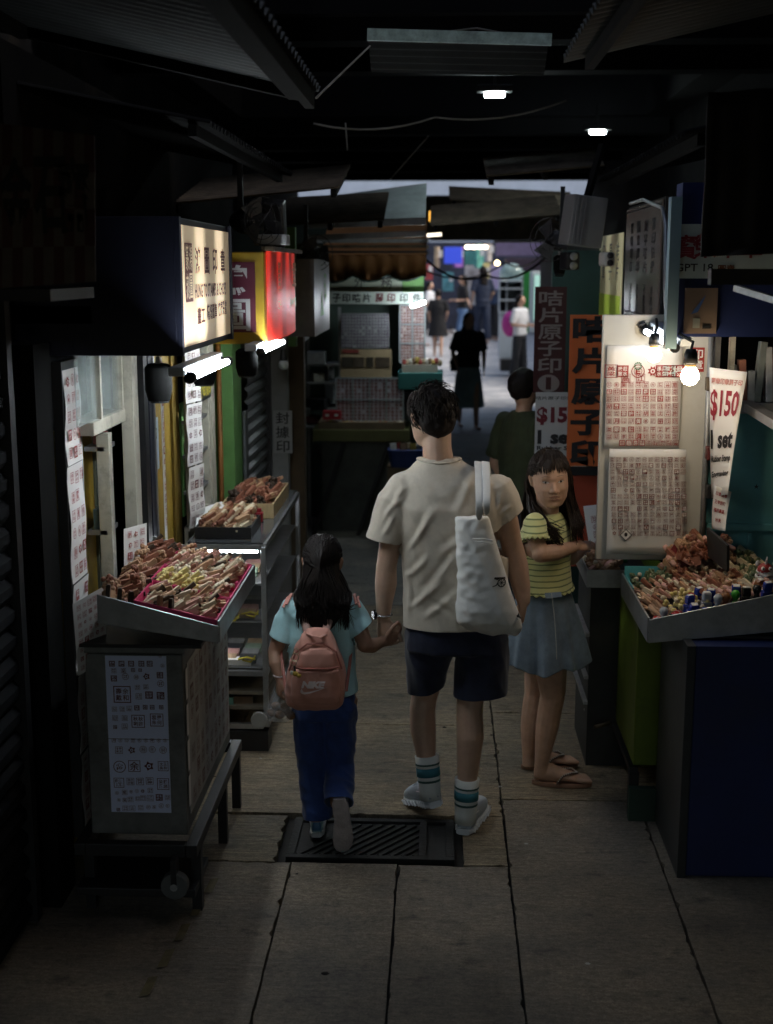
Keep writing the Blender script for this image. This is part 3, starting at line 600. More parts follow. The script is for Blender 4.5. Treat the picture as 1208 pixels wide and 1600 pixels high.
# clutter of dark fans and boxes above the signs
def fan(name, label, c, r, yaw):
    t = thing(name, c, label, 'fan'); Rr = rotz(yaw); d = Rr @ V3(0, -1, 0); m = MB(); x, y, d = frame_of(d)
    for k in range(5): m.tube([c + d * (.03 - .012 * k) + (x * math.cos(a) + y * math.sin(a)) * r * (1 - .22 * k) for a in np.linspace(0, 2 * math.pi, 25)], .0022, 4)
    for q in range(8): a = q * math.pi / 4; u = x * math.cos(a) + y * math.sin(a); m.tube([c + d * .032, c + u * r * .6 + d * .022, c + u * r + d * .0], .0018, 4)
    m.build('cage', BLACKM, t)
    for k in range(3):
        a = k * 2.09; u = x * math.cos(a) + y * math.sin(a); v = -x * math.sin(a) + y * math.cos(a); m = MB(); m.quad(c + u * .03 - v * .03 + d * .01, c + u * r * .85 - v * .06 + d * .015, c + u * r * .85 + v * .05 - d * .02, c + u * .03 + v * .03 - d * .01); m.build('blade', BLACKP, t, solid=.004)
    m = MB(); m.lathe([(.05, -.02), (.06, -.12), (.04, -.18)], c, d, 14); m.build('motor', BLACKP, t, smooth=True); m = MB(); m.bar(c - d * .14, c - d * .14 + V3(0, 0, .3), .025); m.build('stem', BLACKM, t); return t
fan('wall_fan', 'black wall fan hanging above the yellow and red sign box', P(405, 345, 6.1), .11, .8)
fan('wall_fan', 'black wall fan beyond the red sign, over the grey lane sign', P(492, 395, 8.2), .11, .5)
m = MB(); c = P(430, 350, 6.4); m.box(c, (.10, .14, .22), rotx(.2)); tag(m.build('loudspeaker', BLACKP, bevel=.01), 'black box loudspeaker beside the fan over the red sign', 'loudspeaker')
m = MB(); c = P(425, 375, 6.3); m.box(c, (.16, .12, .05)); tag(m.build('junction_box', GALV, bevel=.004), 'grey metal junction box on top of the red sign', 'junction box')
for c, lab in ((P(443, 570, 7.4), 'unlit white bulb hanging past the second tube lamp'),):
    t = thing('light_bulb', c, lab, 'bulb'); m = MB(); m.ball(c, .03, 12); m.build('globe', M('unlit frosted bulb', (.5, .55, .55), .3, var=.02), t, smooth=True); m = MB(); m.tube([c + V3(0, 0, .025), c + V3(0, 0, .09)], [.02, .016], 10); m.build('socket', BLACKP, t)

# --- near left stall: steel cabinet, base frame, inclined tray
t = thing('market_stall', (-1.03, 4.6, 0), 'grey steel stall cabinet on a low black frame carrying two bluish stamp sheets', 'stall')
m = MB(); m.b2((-1.21, 4.15, .30), (-.87, 5.06, .956)); m.build('cabinet', M('dull dark steel', (.17, .175, .17), .5, .5, var=.3, scale=10, bump=.06, dirt=.6), t, bevel=.006)
m = MB(); m.b2((-1.215, 4.142, .9605), (-.862, 5.06, .985)); m.build('top_band', MATS['dull dark steel'], t, bevel=.004)
m = MB(); m.b2((-1.22, 4.12, .988), (-.80, 5.0, 1.0)); m.build('tray_base', BLACKM, t)
for lo, hi in (((-.87, 4.10, .24), (-.83, 5.12, .285)), ((-1.26, 4.10, .24), (-1.22, 5.12, .285)), ((-1.22, 4.10, .24), (-.871, 4.14, .285)), ((-1.22, 5.08, .24), (-.871, 5.12, .285)), ((-1.26, 4.10, .09), (-.84, 4.36, .12))): m = MB(); m.b2(lo, hi); m.build('frame_rail', BLACKM, t, bevel=.003)
for x, y in ((-.868, 4.18), (-.868, 5.06), (-.868, 4.72), (-1.25, 4.18), (-1.25, 5.06)): m = MB(); m.b2((x, y, 0), (x + .035, y + .035, .238)); m.build('leg', BLACKM, t)
m = MB(); m.tube([(-.905, 4.06, .15), (-.905, 4.095, .15)], .048, 20); w = m.build('wheel', M('grey rubber wheel', (.09, .095, .095), .6, var=.15), t, bevel=.004); m = MB(); m.tube([(-.905, 4.053, .15), (-.905, 4.062, .15)], .013, 12); m.build('hub', GALV, w)
m = MB(); m.bar((-.905, 4.08, .15), (-.905, 4.08, .25), .02, .05); m.build('wheel_fork', BLACKM, t)
m = MB(); m.b2((-.8685, 4.2, .36), (-.866, 5.03, .91)); sp = m.build('side_print', M('greyish print sheet', (.44, .43, .41), .7, var=.2), t)
m = MB(); rd = random.Random(9); sheet_of_seals(m, V3(-.8655, 4.62, .635), Y_, Z_, .80, .53, 9, 7, rd, 0, 1); m.build('impressions', [M('faded pink ink', (.20, .11, .10), .7, var=.2), MATS['greyish print sheet']], sp)
for k in range(4): m = MB(); m.b2((-.8645, 4.165, .40 + k * .13), (-.8635, 4.195, .51 + k * .13)); m.build('side_label', PAPER, t)
for k, (z1, z0, lab) in enumerate(((.952, .655, 'upper bluish sheet of maroon stamp impressions on the front of the near left steel cabinet'), (.652, .385, 'lower bluish sheet of round and square stamp marks on the near left cabinet'))):
    tt = thing('stamp_sheet', (-1.035, 4.147, z0), lab, 'poster'); m = MB(); m.b2((-1.135, 4.145, z0), (-.925, 4.148, z1)); m.build('paper', BLUEPAPER, tt); m = MB(); o = V3(-1.03, 4.144, 0); rd = random.Random(5 + k)
    def S(px, py, s, kind): seal(m, P(px, py, 4.1435) * V3(1, 0, 1) + V3(0, 4.1435, 0), X_, Z_, s, rd, 0, 1, V3(0, -1, 0), .0004, kind)
    if k == 0:
        for i, px in enumerate((175, 190, 205, 221, 234)): S(px, 1037, .020, .6)
        for px, py, s, kd in ((178, 1048, .017, .3), (193, 1048, .017, .3), (208, 1047, .014, .6), (219, 1047, .012, .6), (250, 1025, .012, .8), (254, 1040, .014, .8), (178, 1060, .021, .6), (196, 1057, .024, .8), (213, 1058, .017, .8), (229, 1057, .026, .95), (250, 1055, .022, .6), (251, 1068, .024, .8), (191, 1085, .060, .1), (215, 1074, .017, .2), (228, 1073, .017, .2), (217, 1088, .021, .2), (233, 1086, .026, .6), (251, 1087, .026, .6),
            (179, 1108, .017, .2), (191, 1108, .017, .2), (202, 1107, .018, .2), (214, 1106, .018, .6), (227, 1105, .016, .6), (238, 1105, .016, .6), (252, 1105, .015, .6), (180, 1122, .019, .2), (195, 1122, .019, .2), (216, 1127, .046, .1), (245, 1125, .046, .1), (180, 1136, .013, .6), (195, 1135, .02, .2)): S(px, py, s, kd)
    else:
        for i in range(9): S(178 + i * 10, 1157, .014, .8 if i % 3 else .5)
        for px, py, s, kd in ((186, 1172, .026, .2), (206, 1172, .028, .95), (224, 1171, .026, .8), (238, 1171, .024, .8), (255, 1172, .026, .8), (187, 1198, .044, .8), (210, 1197, .042, .2), (233, 1197, .036, .95), (255, 1197, .036, .1), (186, 1223, .036, .2), (204, 1221, .026, .2), (219, 1221, .026, .2), (234, 1220, .026, .2), (255, 1225, .042, .2),
            (183, 1239, .014, .8), (195, 1238, .018, .2), (205, 1237, .013, .8), (214, 1236, .014, .8), (223, 1236, .015, .95), (235, 1235, .018, .2), (186, 1250, .013, .8), (195, 1250, .015, .2), (204, 1249, .019, .2), (215, 1248, .016, .2), (224, 1247, .02, .2), (235, 1247, .022, .2), (249, 1246, .024, .6), (262, 1246, .018, .2), (185, 1265, .012, .6), (196, 1263, .02, .2), (207, 1263, .02, .2), (220, 1262, .018, .2), (232, 1261, .016, .8), (241, 1261, .012, .2), (252, 1259, .018, .8), (262, 1259, .014, .8)): S(px, py, s, kd)
    m.build('impressions', [DARKINK, BLUEPAPER], tt)
# inclined tray: aisle edge X -.735, wall edge X -1.14
TX0, TX1, TY0, TY1 = -1.14, -.735, 4.10, 4.94
def tl(x): return 1.055 + (TX1 - x) * .235                 # floor of the inclined tray
def ty(y): return (y - TY0) * .05
PINK = M('bright pink card', (.62, .045, .16), .5, var=.08, scale=8)
tray = thing('display_tray', (-.94, 4.5, 1.0), 'inclined grey steel display tray lined with bright pink trays of carved seals', 'tray')
m = MB()
m.prism([(TX0, tl(TX0) - .07), (TX1, 1.015), (TX1, 1.075), (TX0, tl(TX0) + .03)], (0, TY0, 0), X_, Z_, -.006); m.build('near_side', STEEL, tray, bevel=.002)
m = MB(); m.prism([(TX0, tl(TX0) - .07), (TX1, 1.015), (TX1, 1.085), (TX0, tl(TX0) + .05)], (0, TY1, 0), X_, Z_, .006); m.build('far_side', STEEL, tray)
m = MB(); m.b2((TX1 - .004, TY0 + .007, 1.015), (TX1 + .004, TY1 - .007, 1.09)); m.build('aisle_lip', STEEL, tray, bevel=.002)
m = MB(); m.quad((TX0, TY0 + .006, tl(TX0) - .01), (TX1, TY0 + .006, tl(TX1) - .01), (TX1, TY1 - .006, tl(TX1) - .01), (TX0, TY1 - .006, tl(TX0) - .01)); m.build('floor', BLACKP, tray, solid=.01)
def pinktray(x0, x1, y0, y1, lab):
    t = thing('pink_tray', ((x0 + x1) / 2, (y0 + y1) / 2, tl((x0 + x1) / 2)), lab, 'tray'); f = lambda x, y, h: V3(x, y, tl(x) + h)
    m = MB(); m.quad(f(x0, y0, 0), f(x1, y0, 0), f(x1, y1, 0), f(x0, y1, 0)); m.build('bottom', PINK, t, solid=.004)
    for a, b_ in (((x0, y0), (x1, y0)), ((x1, y0), (x1, y1)), ((x1, y1), (x0, y1)), ((x0, y1), (x0, y0))): m = MB(); m.quad(f(*a, 0), f(*b_, 0), f(*b_, .035), f(*a, .035)); m.build('side', PINK, t, solid=.004)
pinktray(-1.02, TX1 - .008, TY0 + .012, TY0 + .29, 'bright pink tray nearest the camera on the left stall, heaped with carved seals')
pinktray(-1.03, TX1 - .008, TY0 + .30, TY0 + .52, 'second bright pink tray on the left stall, with the pale yellow seals')
pinktray(-1.03, TX1 - .008, TY0 + .53, TY1 - .012, 'far bright pink tray on the left stall, beside the glass case')
poster('stamp_card', 'white card of red impressions leaning at the near wall corner of the left tray', (-1.185, 4.17, 1.03), nrm((.35, .65, .14)), (0, -.1, 1), .15, .26, 5, 8, 21, margin=.06, mixed=True, cat='card')
poster('stamp_card', 'small framed card of impressions standing behind the heap of carved seals on the left', (-1.13, 4.62, 1.22), nrm((.45, .9, 0)), (0, .12, 1), .13, .17, 3, 4, 22, margin=.1, cat='card')
# --- second left stall: glass case with trays on top
t = thing('glass_case', (-.97, 6.4, 0), 'glass display case with steel edges and lit shelves behind the girl', 'display case')
cx0, cx1, cy0, cy1 = -1.16, -.81, 5.73, 7.15
for x in (cx0, cx1):
    for y in (cy0, cy1): m = MB(); m.b2((x - .012, y - .012, .12), (x + .012, y + .012, .985)); m.build('corner_post', STEEL, t, bevel=.002)
for z in (.12, .38, .985):
    for lo, hi in (((cx0 + .013, cy0 - .012, z - .012), (cx1 - .013, cy0 + .012, z + .012)), ((cx0 + .013, cy1 - .012, z - .012), (cx1 - .013, cy1 + .012, z + .012)), ((cx1 - .012, cy0 + .013, z - .012), (cx1 + .012, cy1 - .013, z + .012)), ((cx0 - .012, cy0 + .013, z - .012), (cx0 + .012, cy1 - .013, z + .012))): m = MB(); m.b2(lo, hi); m.build('rail', STEEL, t)
CLEAR = M('clear glass', (.25, .28, .28), .03, alpha=.07, var=0)
m = MB(); m.b2((cx0, cy0 - .003, .40), (cx1, cy0 + .003, .97)); m.build('pane', CLEAR, t); m = MB(); m.b2((cx1 - .003, cy0 + .02, .40), (cx1 + .003, cy1 - .02, .97)); m.build('pane', CLEAR, t)
m = MB(); m.b2((cx0, cy0, .998), (cx1, cy1, 1.006)); m.build('top', M('dark glass top', (.06, .065, .07), .12, var=.2), t)
for z in (.40, .62, .80): m = MB(); m.b2((cx0 + .01, cy0 + .012, z), (cx1 - .012, cy1 - .015, z + .008)); m.build('shelf', ALU, t)
m = MB(); m.b2((cx0 + .004, cy0 + .01, .4), (cx0 + .008, cy1, .97)); m.build('back_board', M('grey case back', (.12, .12, .12), .6), t)
for lo, hi in (((cx0, cy0, .20), (cx1, cy1, .215)), ((cx0, cy0 + .01, .27), (cx1, cy0 + .5, .285))): m = MB(); m.b2(lo, hi); m.build('lower_shelf', M('old plank', (.14, .12, .09), .8, var=.3, dirt=.4), t)
m = MB(); m.b2((cx0 + .02, cy0 - .02, .0), (cx1 + .01, cy0 + .1, .10)); m.build('kick_base', BLACKM, t)
m = MB(); m.tube([(cx1 - .03, cy0 - .04, .16), (cx1 - .03, cy0 - .02, .16)], .04, 18); m.build('caster', M('pale caster', (.3, .3, .28), .6, var=.2), t, bevel=.003)
LEDS = M('white strip lamp glow', (.9, .96, 1), emit=90, var=0)
m = MB(); m.b2((cx0 + .05, cy0 + .018, .955), (cx1 - .03, cy0 + .026, .963)); tag(m.build('strip_lamp', LEDS), 'thin white strip lamp along the top inside the glass case', 'strip lamp')
for k in range(9): m = MB(); m.ball((cx0 + .10 + .008 * math.sin(k), cy0 + .02, .52 + k * .011), .0058, 6); tag(m.build('led_dot', LEDS), 'tiny white lamp bead in the vertical string inside the glass case', 'lamp bead', 'lamp beads in the glass case')
# ------------------------------------------------------------------ right side of the lane
WPANEL = M('off white painted panel', (.55, .54, .50), .55, var=.07, scale=4, dirt=.25, wear=(.3, .27, .2)); TEAL = M('teal painted sheet', (.10, .30, .33), .5, var=.12, scale=4, bump=.04, dirt=.25)
DTEAL = M('dark teal wall', (.035, .09, .085), .7, var=.2, scale=3, dirt=.3); LIME = M('lime green paint', (.125, .18, .012), .5, var=.2, scale=5, bump=.08, dirt=.55); DBLUE = M('deep blue laminate', (.010, .022, .105), .5, var=.2, scale=4, bump=.05, dirt=.3)
# white panel with two big posters
t = thing('partition_wall', (.88, 5.36, 1.0), 'tall off white panel behind the right tray that carries two big stamp posters', 'panel')
m = MB(); m.b2((.665, 5.345, 1.03), (1.12, 5.375, 2.06)); m.build('sheet', WPANEL, t, bevel=.004)
m = MB(); m.tube([(1.105, 5.33, .9), (1.105, 5.33, 2.05)], .012, 10); m.build('pole', GALV, t, smooth=True)
m = MB(); m.tube([(.81, 5.33, 2.01), (.815, 5.325, 2.02), (.83, 5.325, 2.025), (.835, 5.33, 2.015)], .008, 6); m.build('hook', BLACKP, t)
for k, (py, mt) in enumerate(((600, RUST), (708, M('dark red clip', (.10, .015, .015), .5, var=.1)), (768, BLACKP))): m = MB(); m.box(P(1114, py, 5.28), (.055, .05, .055)); m.build('clamp', mt, t, bevel=.004)
def bigposter(label, px0, px1, py0, py1, Y, rows, seed, tilt=0.0):
    a, b_ = P(px0, py1, Y), P(px1, py0, Y); c = (a + b_) / 2; w, h = b_[0] - a[0], b_[2] - a[2]; tt = thing('stamp_poster', c - Z_ * h / 2, label, 'poster'); rd = random.Random(seed)
    m = MB(); m.grid(lambda u, v: V3(a[0] + u * w, Y + .002 * math.sin(5 * v + seed) - .002 + (.004 * (1 - v) ** 6 if seed % 2 == 0 else 0), a[2] + v * h), 8, 12); m.build('paper', PAPER, tt, solid=.001, smooth=True)
    m = MB(); n = V3(0, -1, 0)
    for py, items in rows:
        for px, s, kd in items: seal(m, P(px, py, Y - .0075), X_, Z_, s, rd, 0, 1, n, .0005, kd)
    return tt, m
rd = random.Random(17); rows = []
rows.append((580, [(955, .054, .1), (973, .048, .6), (997, .055, .8), (1020, .045, .95), (1034, .05, .7), (1047, .05, .65), (1059, .05, .65)])); rows.append((591, [(978, .036, .3), (1001, .036, .3)]))
for k, py in enumerate((601, 612, 623, 635, 646, 658, 671, 682)): rows.append((py, [(952 + i * 11.4, rd.uniform(.0205, .0255), rd.random() * (.72 if rd.random() < .7 else 1)) for i in range(10)]))
rows.append((692, [(972 + i * 10.5, .024, .66 if i < 4 else .3) for i in range(9)]))
tt, m = bigposter('upper big white poster of red stamp impressions lit by the two bulbs', 944, 1067, 540, 700, 5.325, rows, 3)
m.build('impressions', [INK, PAPER], tt)
m = MB(); c = P(997, 572, 5.316); 
for i in range(12):
    a0, a1 = math.pi * i / 6, math.pi * (i + .7) / 6; m.quad(*[c + V3(math.cos(q) * r, 0, math.sin(q) * r) for q, r in ((a0, .010), (a0, .017), (a1, .017), (a1, .010))])
m.build('green_mark', M('green stamp ink', (.05, .16, .08), .7, var=.1), tt)
rows = []; rd = random.Random(18)
for k in range(13): rows.append((718 + k * 9.6, [(957 + i * 10 + .25 * k, rd.uniform(.018, .0225), rd.random() * (.72 if rd.random() < .8 else 1)) for i in range(12) if rd.random() > .05]))
tt, m = bigposter('lower big white poster of small stamp impressions hanging over the right tray', 947, 1073, 702, 866, 5.305, rows, 4)
m.build('impressions', [M('brown stamp ink', (.19, .065, .055), .7, var=.3, scale=40), PAPER], tt)
m = MB(); c = P(978, 836, 5.296); m.add([c + V3(.026, 0, 0), c + V3(0, 0, .026), c + V3(-.026, 0, 0), c - V3(0, 0, .026)], [(0, 1, 2, 3)]); m.add([c + V3(.022, -.0006, 0), c + V3(0, -.0006, .022), c + V3(-.022, -.0006, 0), c - V3(0, .0006, .022)], [(0, 1, 2, 3)], 1); m.ball(c + V3(0, -.001, .002), (.007, .0006, .009), 8); m.build('diamond_mark', [BLACKINK, PAPER], tt)
tt = thing('stamp_sheet', P(1085, 560, 5.34), 'red seal characters on the white panel behind the larger bulb', 'poster'); m = MB(); a = P(1090, 562, 5.343); m.box(a, (.055, .002, .10)); m.build('red_block', M('red seal ground', (.35, .03, .025), .7, var=.15), tt); m = MB(); txt(m, '印\n章', a - V3(0, .0022, 0), X_, Z_, .045, .085, 0, .015); m.build('lettering', PAPER, tt)
# hanging bulbs
BULB = M('warm bulb glow', (1.0, .78, .50), emit=55, var=0)
def bulb(label, c, r, sw):
    c = np.asarray(c, float); t = thing('light_bulb', c, label, 'bulb'); m = MB(); m.lathe([(r * .02, -r), (r * .6, -r * .8), (r * .95, -r * .3), (r, .1 * r), (r * .8, r * .6), (r * .55, r * .95)], c, (0, 0, 1), 16); m.build('globe', BULB, t, smooth=True)
    m = MB(); m.lathe([(r * .56, r * .95), (r * .62, r * 1.25), (r * .6, r * 1.3)], c, (0, 0, 1), 14); m.build('cap', M('bulb plastic base', (.35, .22, .08), .4, var=0), t, smooth=True)
    m = MB(); m.lathe([(r * .55, r * 1.3), (r * .78, r * 1.4), (r * .72, r * 2.4), (r * .5, r * 2.9)], c, (0, 0, 1), 14); m.build('socket', BLACKP, t, smooth=True)
    m = MB(); m.tube([c + V3(0, 0, r * 2.8), c + V3(.01, .02, r * 3.6), c + V3(sw, .1, r * 4.6)], .006, 6); m.build('flex', BLACKP, t); return t
bulb('smaller lit warm bulb hanging in front of the upper stamp poster, left of the other', P(1022, 555, 5.0), .029, .02)
bulb('larger lit warm bulb hanging under the blue sign', P(1078, 588, 4.7), .034, -.04)
tube_lamp('tube_light', 'white tube lamp at the foot of the right sign, above the smaller bulb', P(1010, 518, 5.30), P(1050, 541, 4.92), M('dimmer tube glow', (.9, .95, 1), emit=14, var=0))
# lane facing sign boxes on the right
SGN = M('glossy grey sign sheet', (.22, .19, .17), .22, .35, var=.25, scale=3, stretch=(1, 4, .3)); YGS = lightpanel('dim backlit yellow green sheet', (.75, .70, .42), .02, .16, 2.0, scale=1.0)
t = thing('sign_box', (1.05, 6.2, 1.97), 'tall dull grey lane sign with dark vertical lettering over the right tube lamp', 'sign')
m = MB(); m.b2((.957, 5.68, 1.98), (1.5, 6.78, 2.55)); m.build('box', BLACKM, t); m = MB(); m.b2((.945, 5.70, 1.99), (.955, 6.77, 2.54)); m.build('panel', SGN, t, bevel=.003)
m = MB()
for i in range(4):
    for j, ch in enumerate(('寶榮印章', '圖章鋼印', '刻字咭片', '膠印快捷')[i]): txt(m, ch, (.9435, 6.55 - i * .22, 2.44 - j * .062), -Y_, Z_, .10, .055, 0, .012)
    txt(m, ('原\n子\n印', '名\n片\n印', '日\n期\n印', '火\n漆\n印')[i], (.9435, 6.55 - i * .22, 2.10), -Y_, Z_, .07, .14, 0, .01)
m.build('lettering', BLACKINK, t)
m = MB()
for z in (2.52, 2.03): m.b2((.942, 5.70, z), (.9445, 6.77, z + .006))
m.build('rule_line', BLACKINK, t, kind='stuff')
t = thing('sign_box', (1.05, 7.4, 1.94), 'narrow yellow green lane sign with pale vertical streaks beyond the dull grey sign', 'sign')
m = MB(); m.b2((.957, 6.86, 1.95), (1.5, 7.9, 2.44)); m.build('box', LIME, t); m = MB(); m.b2((.945, 6.88, 1.96), (.955, 7.88, 2.43)); m.build('panel', YGS, t); m = MB(); m.b2((.9432, 6.9, 1.965), (.9445, 7.86, 2.10)); m.build('green_band', lightpanel('dim backlit lime sheet', (.45, .6, .08), .02, .2, 2.0, scale=1.0), t)
m = MB()
for i in range(3): txt(m, ('印\n章', '原\n子', '咭\n片')[i], (.9435, 7.65 - i * .3, 2.28), -Y_, Z_, .12, .2, 0, .01)
m.build('lettering', M('grey sign lettering', (.2, .2, .18), .5, var=0), t)
# grey metal air unit
t = thing('ventilation_box', P(910, 380, 7.0), 'grey tilted sheet metal box hung above the yellow green sign', 'ventilation box'); Rv = roty(.12) @ rotz(.25); c = P(911, 346, 7.0); AC = M('pale grey metal', (.24, .235, .235), .5, .3, var=.08, scale=4)
m = MB(); m.box(c, (.19, .16, .26), Rv); m.build('casing', AC, t, bevel=.006)
for k in range(3): m = MB(); m.box(c + Rv @ V3(-.07 + k * .022, -.084, 0), (.010, .008, .25), Rv); m.build('rib', AC, t)
m = MB(); m.bar(c + V3(.02, 0, .13), c + V3(.1, .1, .4), .03); m.build('bracket', MATTE, t)
fan('wall_fan', 'black wall fan hung over the dark red banner on the right', P(862, 375, 7.4), .12, -.5)
for (px, py, Y, s, lab) in ((890, 408, 7.2, .08, 'black camera shaped speaker under the grey metal box'), (948, 405, 6.8, .06, 'small white security camera beside the yellow green sign')):
    t = thing('security_camera' if px > 900 else 'loudspeaker', P(px, py, Y), lab, 'camera' if px > 900 else 'loudspeaker'); m = MB(); c = P(px, py, Y); m.box(c, (s, s * 1.4, s * 1.2), rotz(.3)); m.build('body', BLACKP if px < 900 else WPANEL, t, bevel=.012)
    for dz in (-.025, .025): m = MB(); m.lathe([(s * .28, 0), (s * .26, .01), (s * .1, .012)], c + rotz(.3) @ V3(0, -s * .7, 0) + V3(0, 0, dz * s / .08), rotz(.3) @ V3(0, -1, 0), 14); m.build('lens', BLACKM if px > 900 else GALV, t, smooth=True)
spot('spotlight', 'silver spotlight catching light beside the dark red banner', P(874, 400, 7.6), (0, -.3, -1), .035, .11)
# blue sign 寶榮
YS = 4.78
t = thing('sign_box', (1.15, YS, 2.0), 'dark blue stall sign with a pale panel reading 寶榮 GPT 18', 'sign')
m = MB(); m.b2((P(1060, 450, YS)[0] + .001, YS, 2.0), (2.0, YS + .12, 2.55)); m.build('box', DBLUE, t); m = MB(); m.b2((P(1043, 450, YS)[0], YS - .012, P(1050, 545, YS)[2]), (P(1060, 450, YS)[0], YS + .05, 2.50)); m.build('edge_strip', M('pale blue trim', (.22, .34, .40), .5, var=.1), t)
m = MB(); a, b_ = P(1060, 435, YS), P(1215, 350, YS); m.b2((a[0], YS - .008, a[2]), (b_[0] + .2, YS - .002, b_[2])); pn = m.build('pale_panel', M('pale green board', (.42, .50, .48), .6, var=.1), t)
m = MB(); txt(m, '寶', P(1072, 386, YS - .0095), X_, Z_, .082, .088, 0, .02); txt(m, '榮', P(1103, 384, YS - .0095), X_, Z_, .082, .088, 0, .02); txt(m, '印章', P(1155, 384, YS - .0095), X_, Z_, .17, .088, 0, .02); m.build('red_lettering', M('dark red lettering', (.20, .02, .03), .6, var=0), pn)
m = MB(); txt(m, 'GPT 18', P(1085, 418, YS - .0095), X_, Z_, .135, .028, 0, .012); m.build('black_lettering', BLACKINK, pn); m = MB(); txt(m, '圖章', P(1135, 420, YS - .0095), X_, Z_, .06, .03, 0, .02); m.build('brown_lettering', M('brown lettering', (.16, .06, .02), .6, var=0), pn)
m = MB(); a, b_ = P(1067, 521, YS), P(1121, 450, YS); m.b2((a[0], YS - .014, a[2]), (b_[0], YS - .002, b_[2])); nb_ = m.build('notice_card', M('tan card', (.20, .145, .11), .6, var=.1), t)
m = MB(); c = P(1093, 478, YS - .016); m.add([c + V3(-.03, 0, -.03), c + V3(-.005, 0, -.022), c + V3(.018, 0, .028), c + V3(.022, 0, .04), c + V3(0, 0, .012), c + V3(-.022, 0, -.018)], [tuple(range(6))]); m.build('blue_mark', M('blue print', (.06, .12, .3), .6, var=0), nb_)
m = MB(); m.box(P(1088, 505, YS - .016), (.025, .001, .035)); txt(m, '印', P(1088, 505, YS - .017), X_, Z_, .01, .01, 0); m.build('print', M('pale print', (.3, .32, .28), .6, var=0), nb_); m = MB(); m.box(P(1104, 511, YS - .016), (.03, .001, .012)); m.build('bar_print', BLACKINK, nb_)
# dark hanging cloth, upper right, and small reflecting fittings
DCL = M('black tarpaulin', (.02, .02, .022), .6, var=.4, scale=5, bump=.2)
t = thing('tarpaulin', P(1160, 420, 4.0), 'black tarpaulin hanging in the upper right corner over the blue sign', 'tarpaulin'); a = P(1106, 150, 4.0); m = MB()
m.grid(lambda u, v: V3(a[0] + u * .7, 4.0 + .02 * math.sin(u * 22) + .01 * math.sin(v * 9), P(0, 150, 4)[2] - v * .48 + .03 * u), 30, 8); m.build('sheet', DCL, t, smooth=True, solid=.004); m = MB(); m.b2(P(1112, 420, 3.9), P(1260, 445, 3.9) + V3(0, .05, 0)); m.build('weight_bar', DCL, t)
m = MB(); m.bar(P(1150, 450, 4.2), P(1215, 470, 4.0), .02, .02); tag(m.build('metal_bar', GALV), 'short grey metal bar at the right edge, crossing the blue sign', 'bar')
m = MB(); m.tube([P(985, 318, 6.0), P(1005, 312, 5.6), P(1035, 325, 5.2), P(1040, 350, 5.0), P(1040, 470, 4.95), P(1046, 540, 4.9)], .008, 8); tag(m.build('conduit', ALU, smooth=True), 'grey conduit curving over the dull sign and down the edge of the blue sign', 'conduit')
# teal cabin wall with window ledge
t = thing('market_booth', (1.5, 5.5, 0), 'teal painted booth wall with a goods window at the right edge', 'booth')
m = MB(); m.b2((1.125, 5.36, 0), (2.2, 5.40, 1.66)); m.build('wall', TEAL, t); m = MB(); m.b2((1.125, 5.335, 1.16), (2.2, 5.358, 1.19)); m.build('rail', TEAL, t, bevel=.003); m = MB(); m.b2((1.30, 5.33, .2), (1.315, 5.358, 1.15)); m.build('stile', TEAL, t)
m = MB(); m.bar(PX(1165, 632, 1.27), PX(1225, 668, 1.27), .05, .035); m.build('ledge', ALU, t); m = MB(); m.b2((1.14, 5.30, 1.66), (2.2, 5.36, 1.70)); m.build('sill', ALU, t)
m = MB(); m.b2((1.13, 5.42, 1.66), (2.2, 5.9, 1.68)); m.build('shelf', BLACKM, t); m = MB(); m.b2((1.1, 5.95, 0), (2.2, 6.0, 2.3)); m.build('back', DARKWALL, t)
for x in (1.13, 1.19): m = MB(); m.b2((x, 5.36, 1.70), (x + .022, 5.39, 2.1)); m.build('window_frame', CREAM if x > 1.15 else ALU, t)
m = MB(); m.b2((1.14, 5.37, 1.19), (1.5, 5.9, 2.0)) if False else None
rd = random.Random(4)
for k in range(9):
    x = 1.22 + k * .035; m = MB(); h = rd.uniform(.12, .26); m.box((x, 5.40, 1.70 + h / 2), (.028, .05, h), roty(rd.uniform(-.12, .12)))
    tag(m.build('goods_packet', M('packet %d' % (k % 4), ((.45, .45, .43), (.30, .12, .08), (.35, .36, .34), (.20, .22, .2))[k % 4], .6, var=.2, scale=20), bevel=.002), ('white', 'rust red', 'pale grey', 'dark grey')[k % 4] + (' tall', ' short')[h < .19] + ' packet standing in the goods window above the teal wall', 'packet', 'packets in the goods window')
m = MB(); a = P(1103, 668, 5.33); txt(m, '★', P(1182, 760, 5.33), X_, Z_, .022, .022, 0); tag(m.build('star_mark', BLACKINK), 'small dark star sticker on the teal wall', 'sticker')
# curled price poster and small sheet
def twisted(name, label, tl_, tr_, bl_, br_, dark, letters, seed=0):
    tl_, tr_, bl_, br_ = (np.asarray(q, float) for q in (tl_, tr_, bl_, br_)); t = thing(name, (bl_ + br_) / 2, label, 'poster')
    f = lambda u, v: (tl_ * (1 - u) + tr_ * u) * v + (bl_ * (1 - u) + br_ * u) * (1 - v) + V3(0, .012 * math.sin(v * 4), 0)
    m = MB(); m.grid(f, 6, 14); m.build('paper', PAPER, t, smooth=True, solid=.0012)
    for nm, mt, items in letters:
        m = MB()
        for body, u, v, w, h, bold in items:
            e = 1e-3; n = lambda a, b: nrm(np.cross(f(a + e, b) - f(a - e, b), f(a, b + e) - f(a, b - e)))
            txt(m, body, (0, 0, 0), X_, Z_, w, h, 0, bold, fn=lambda x, y: f(u + x, v + y) + n(u + x, v + y) * .0028)
        m.build(nm, mt, t)
    return t
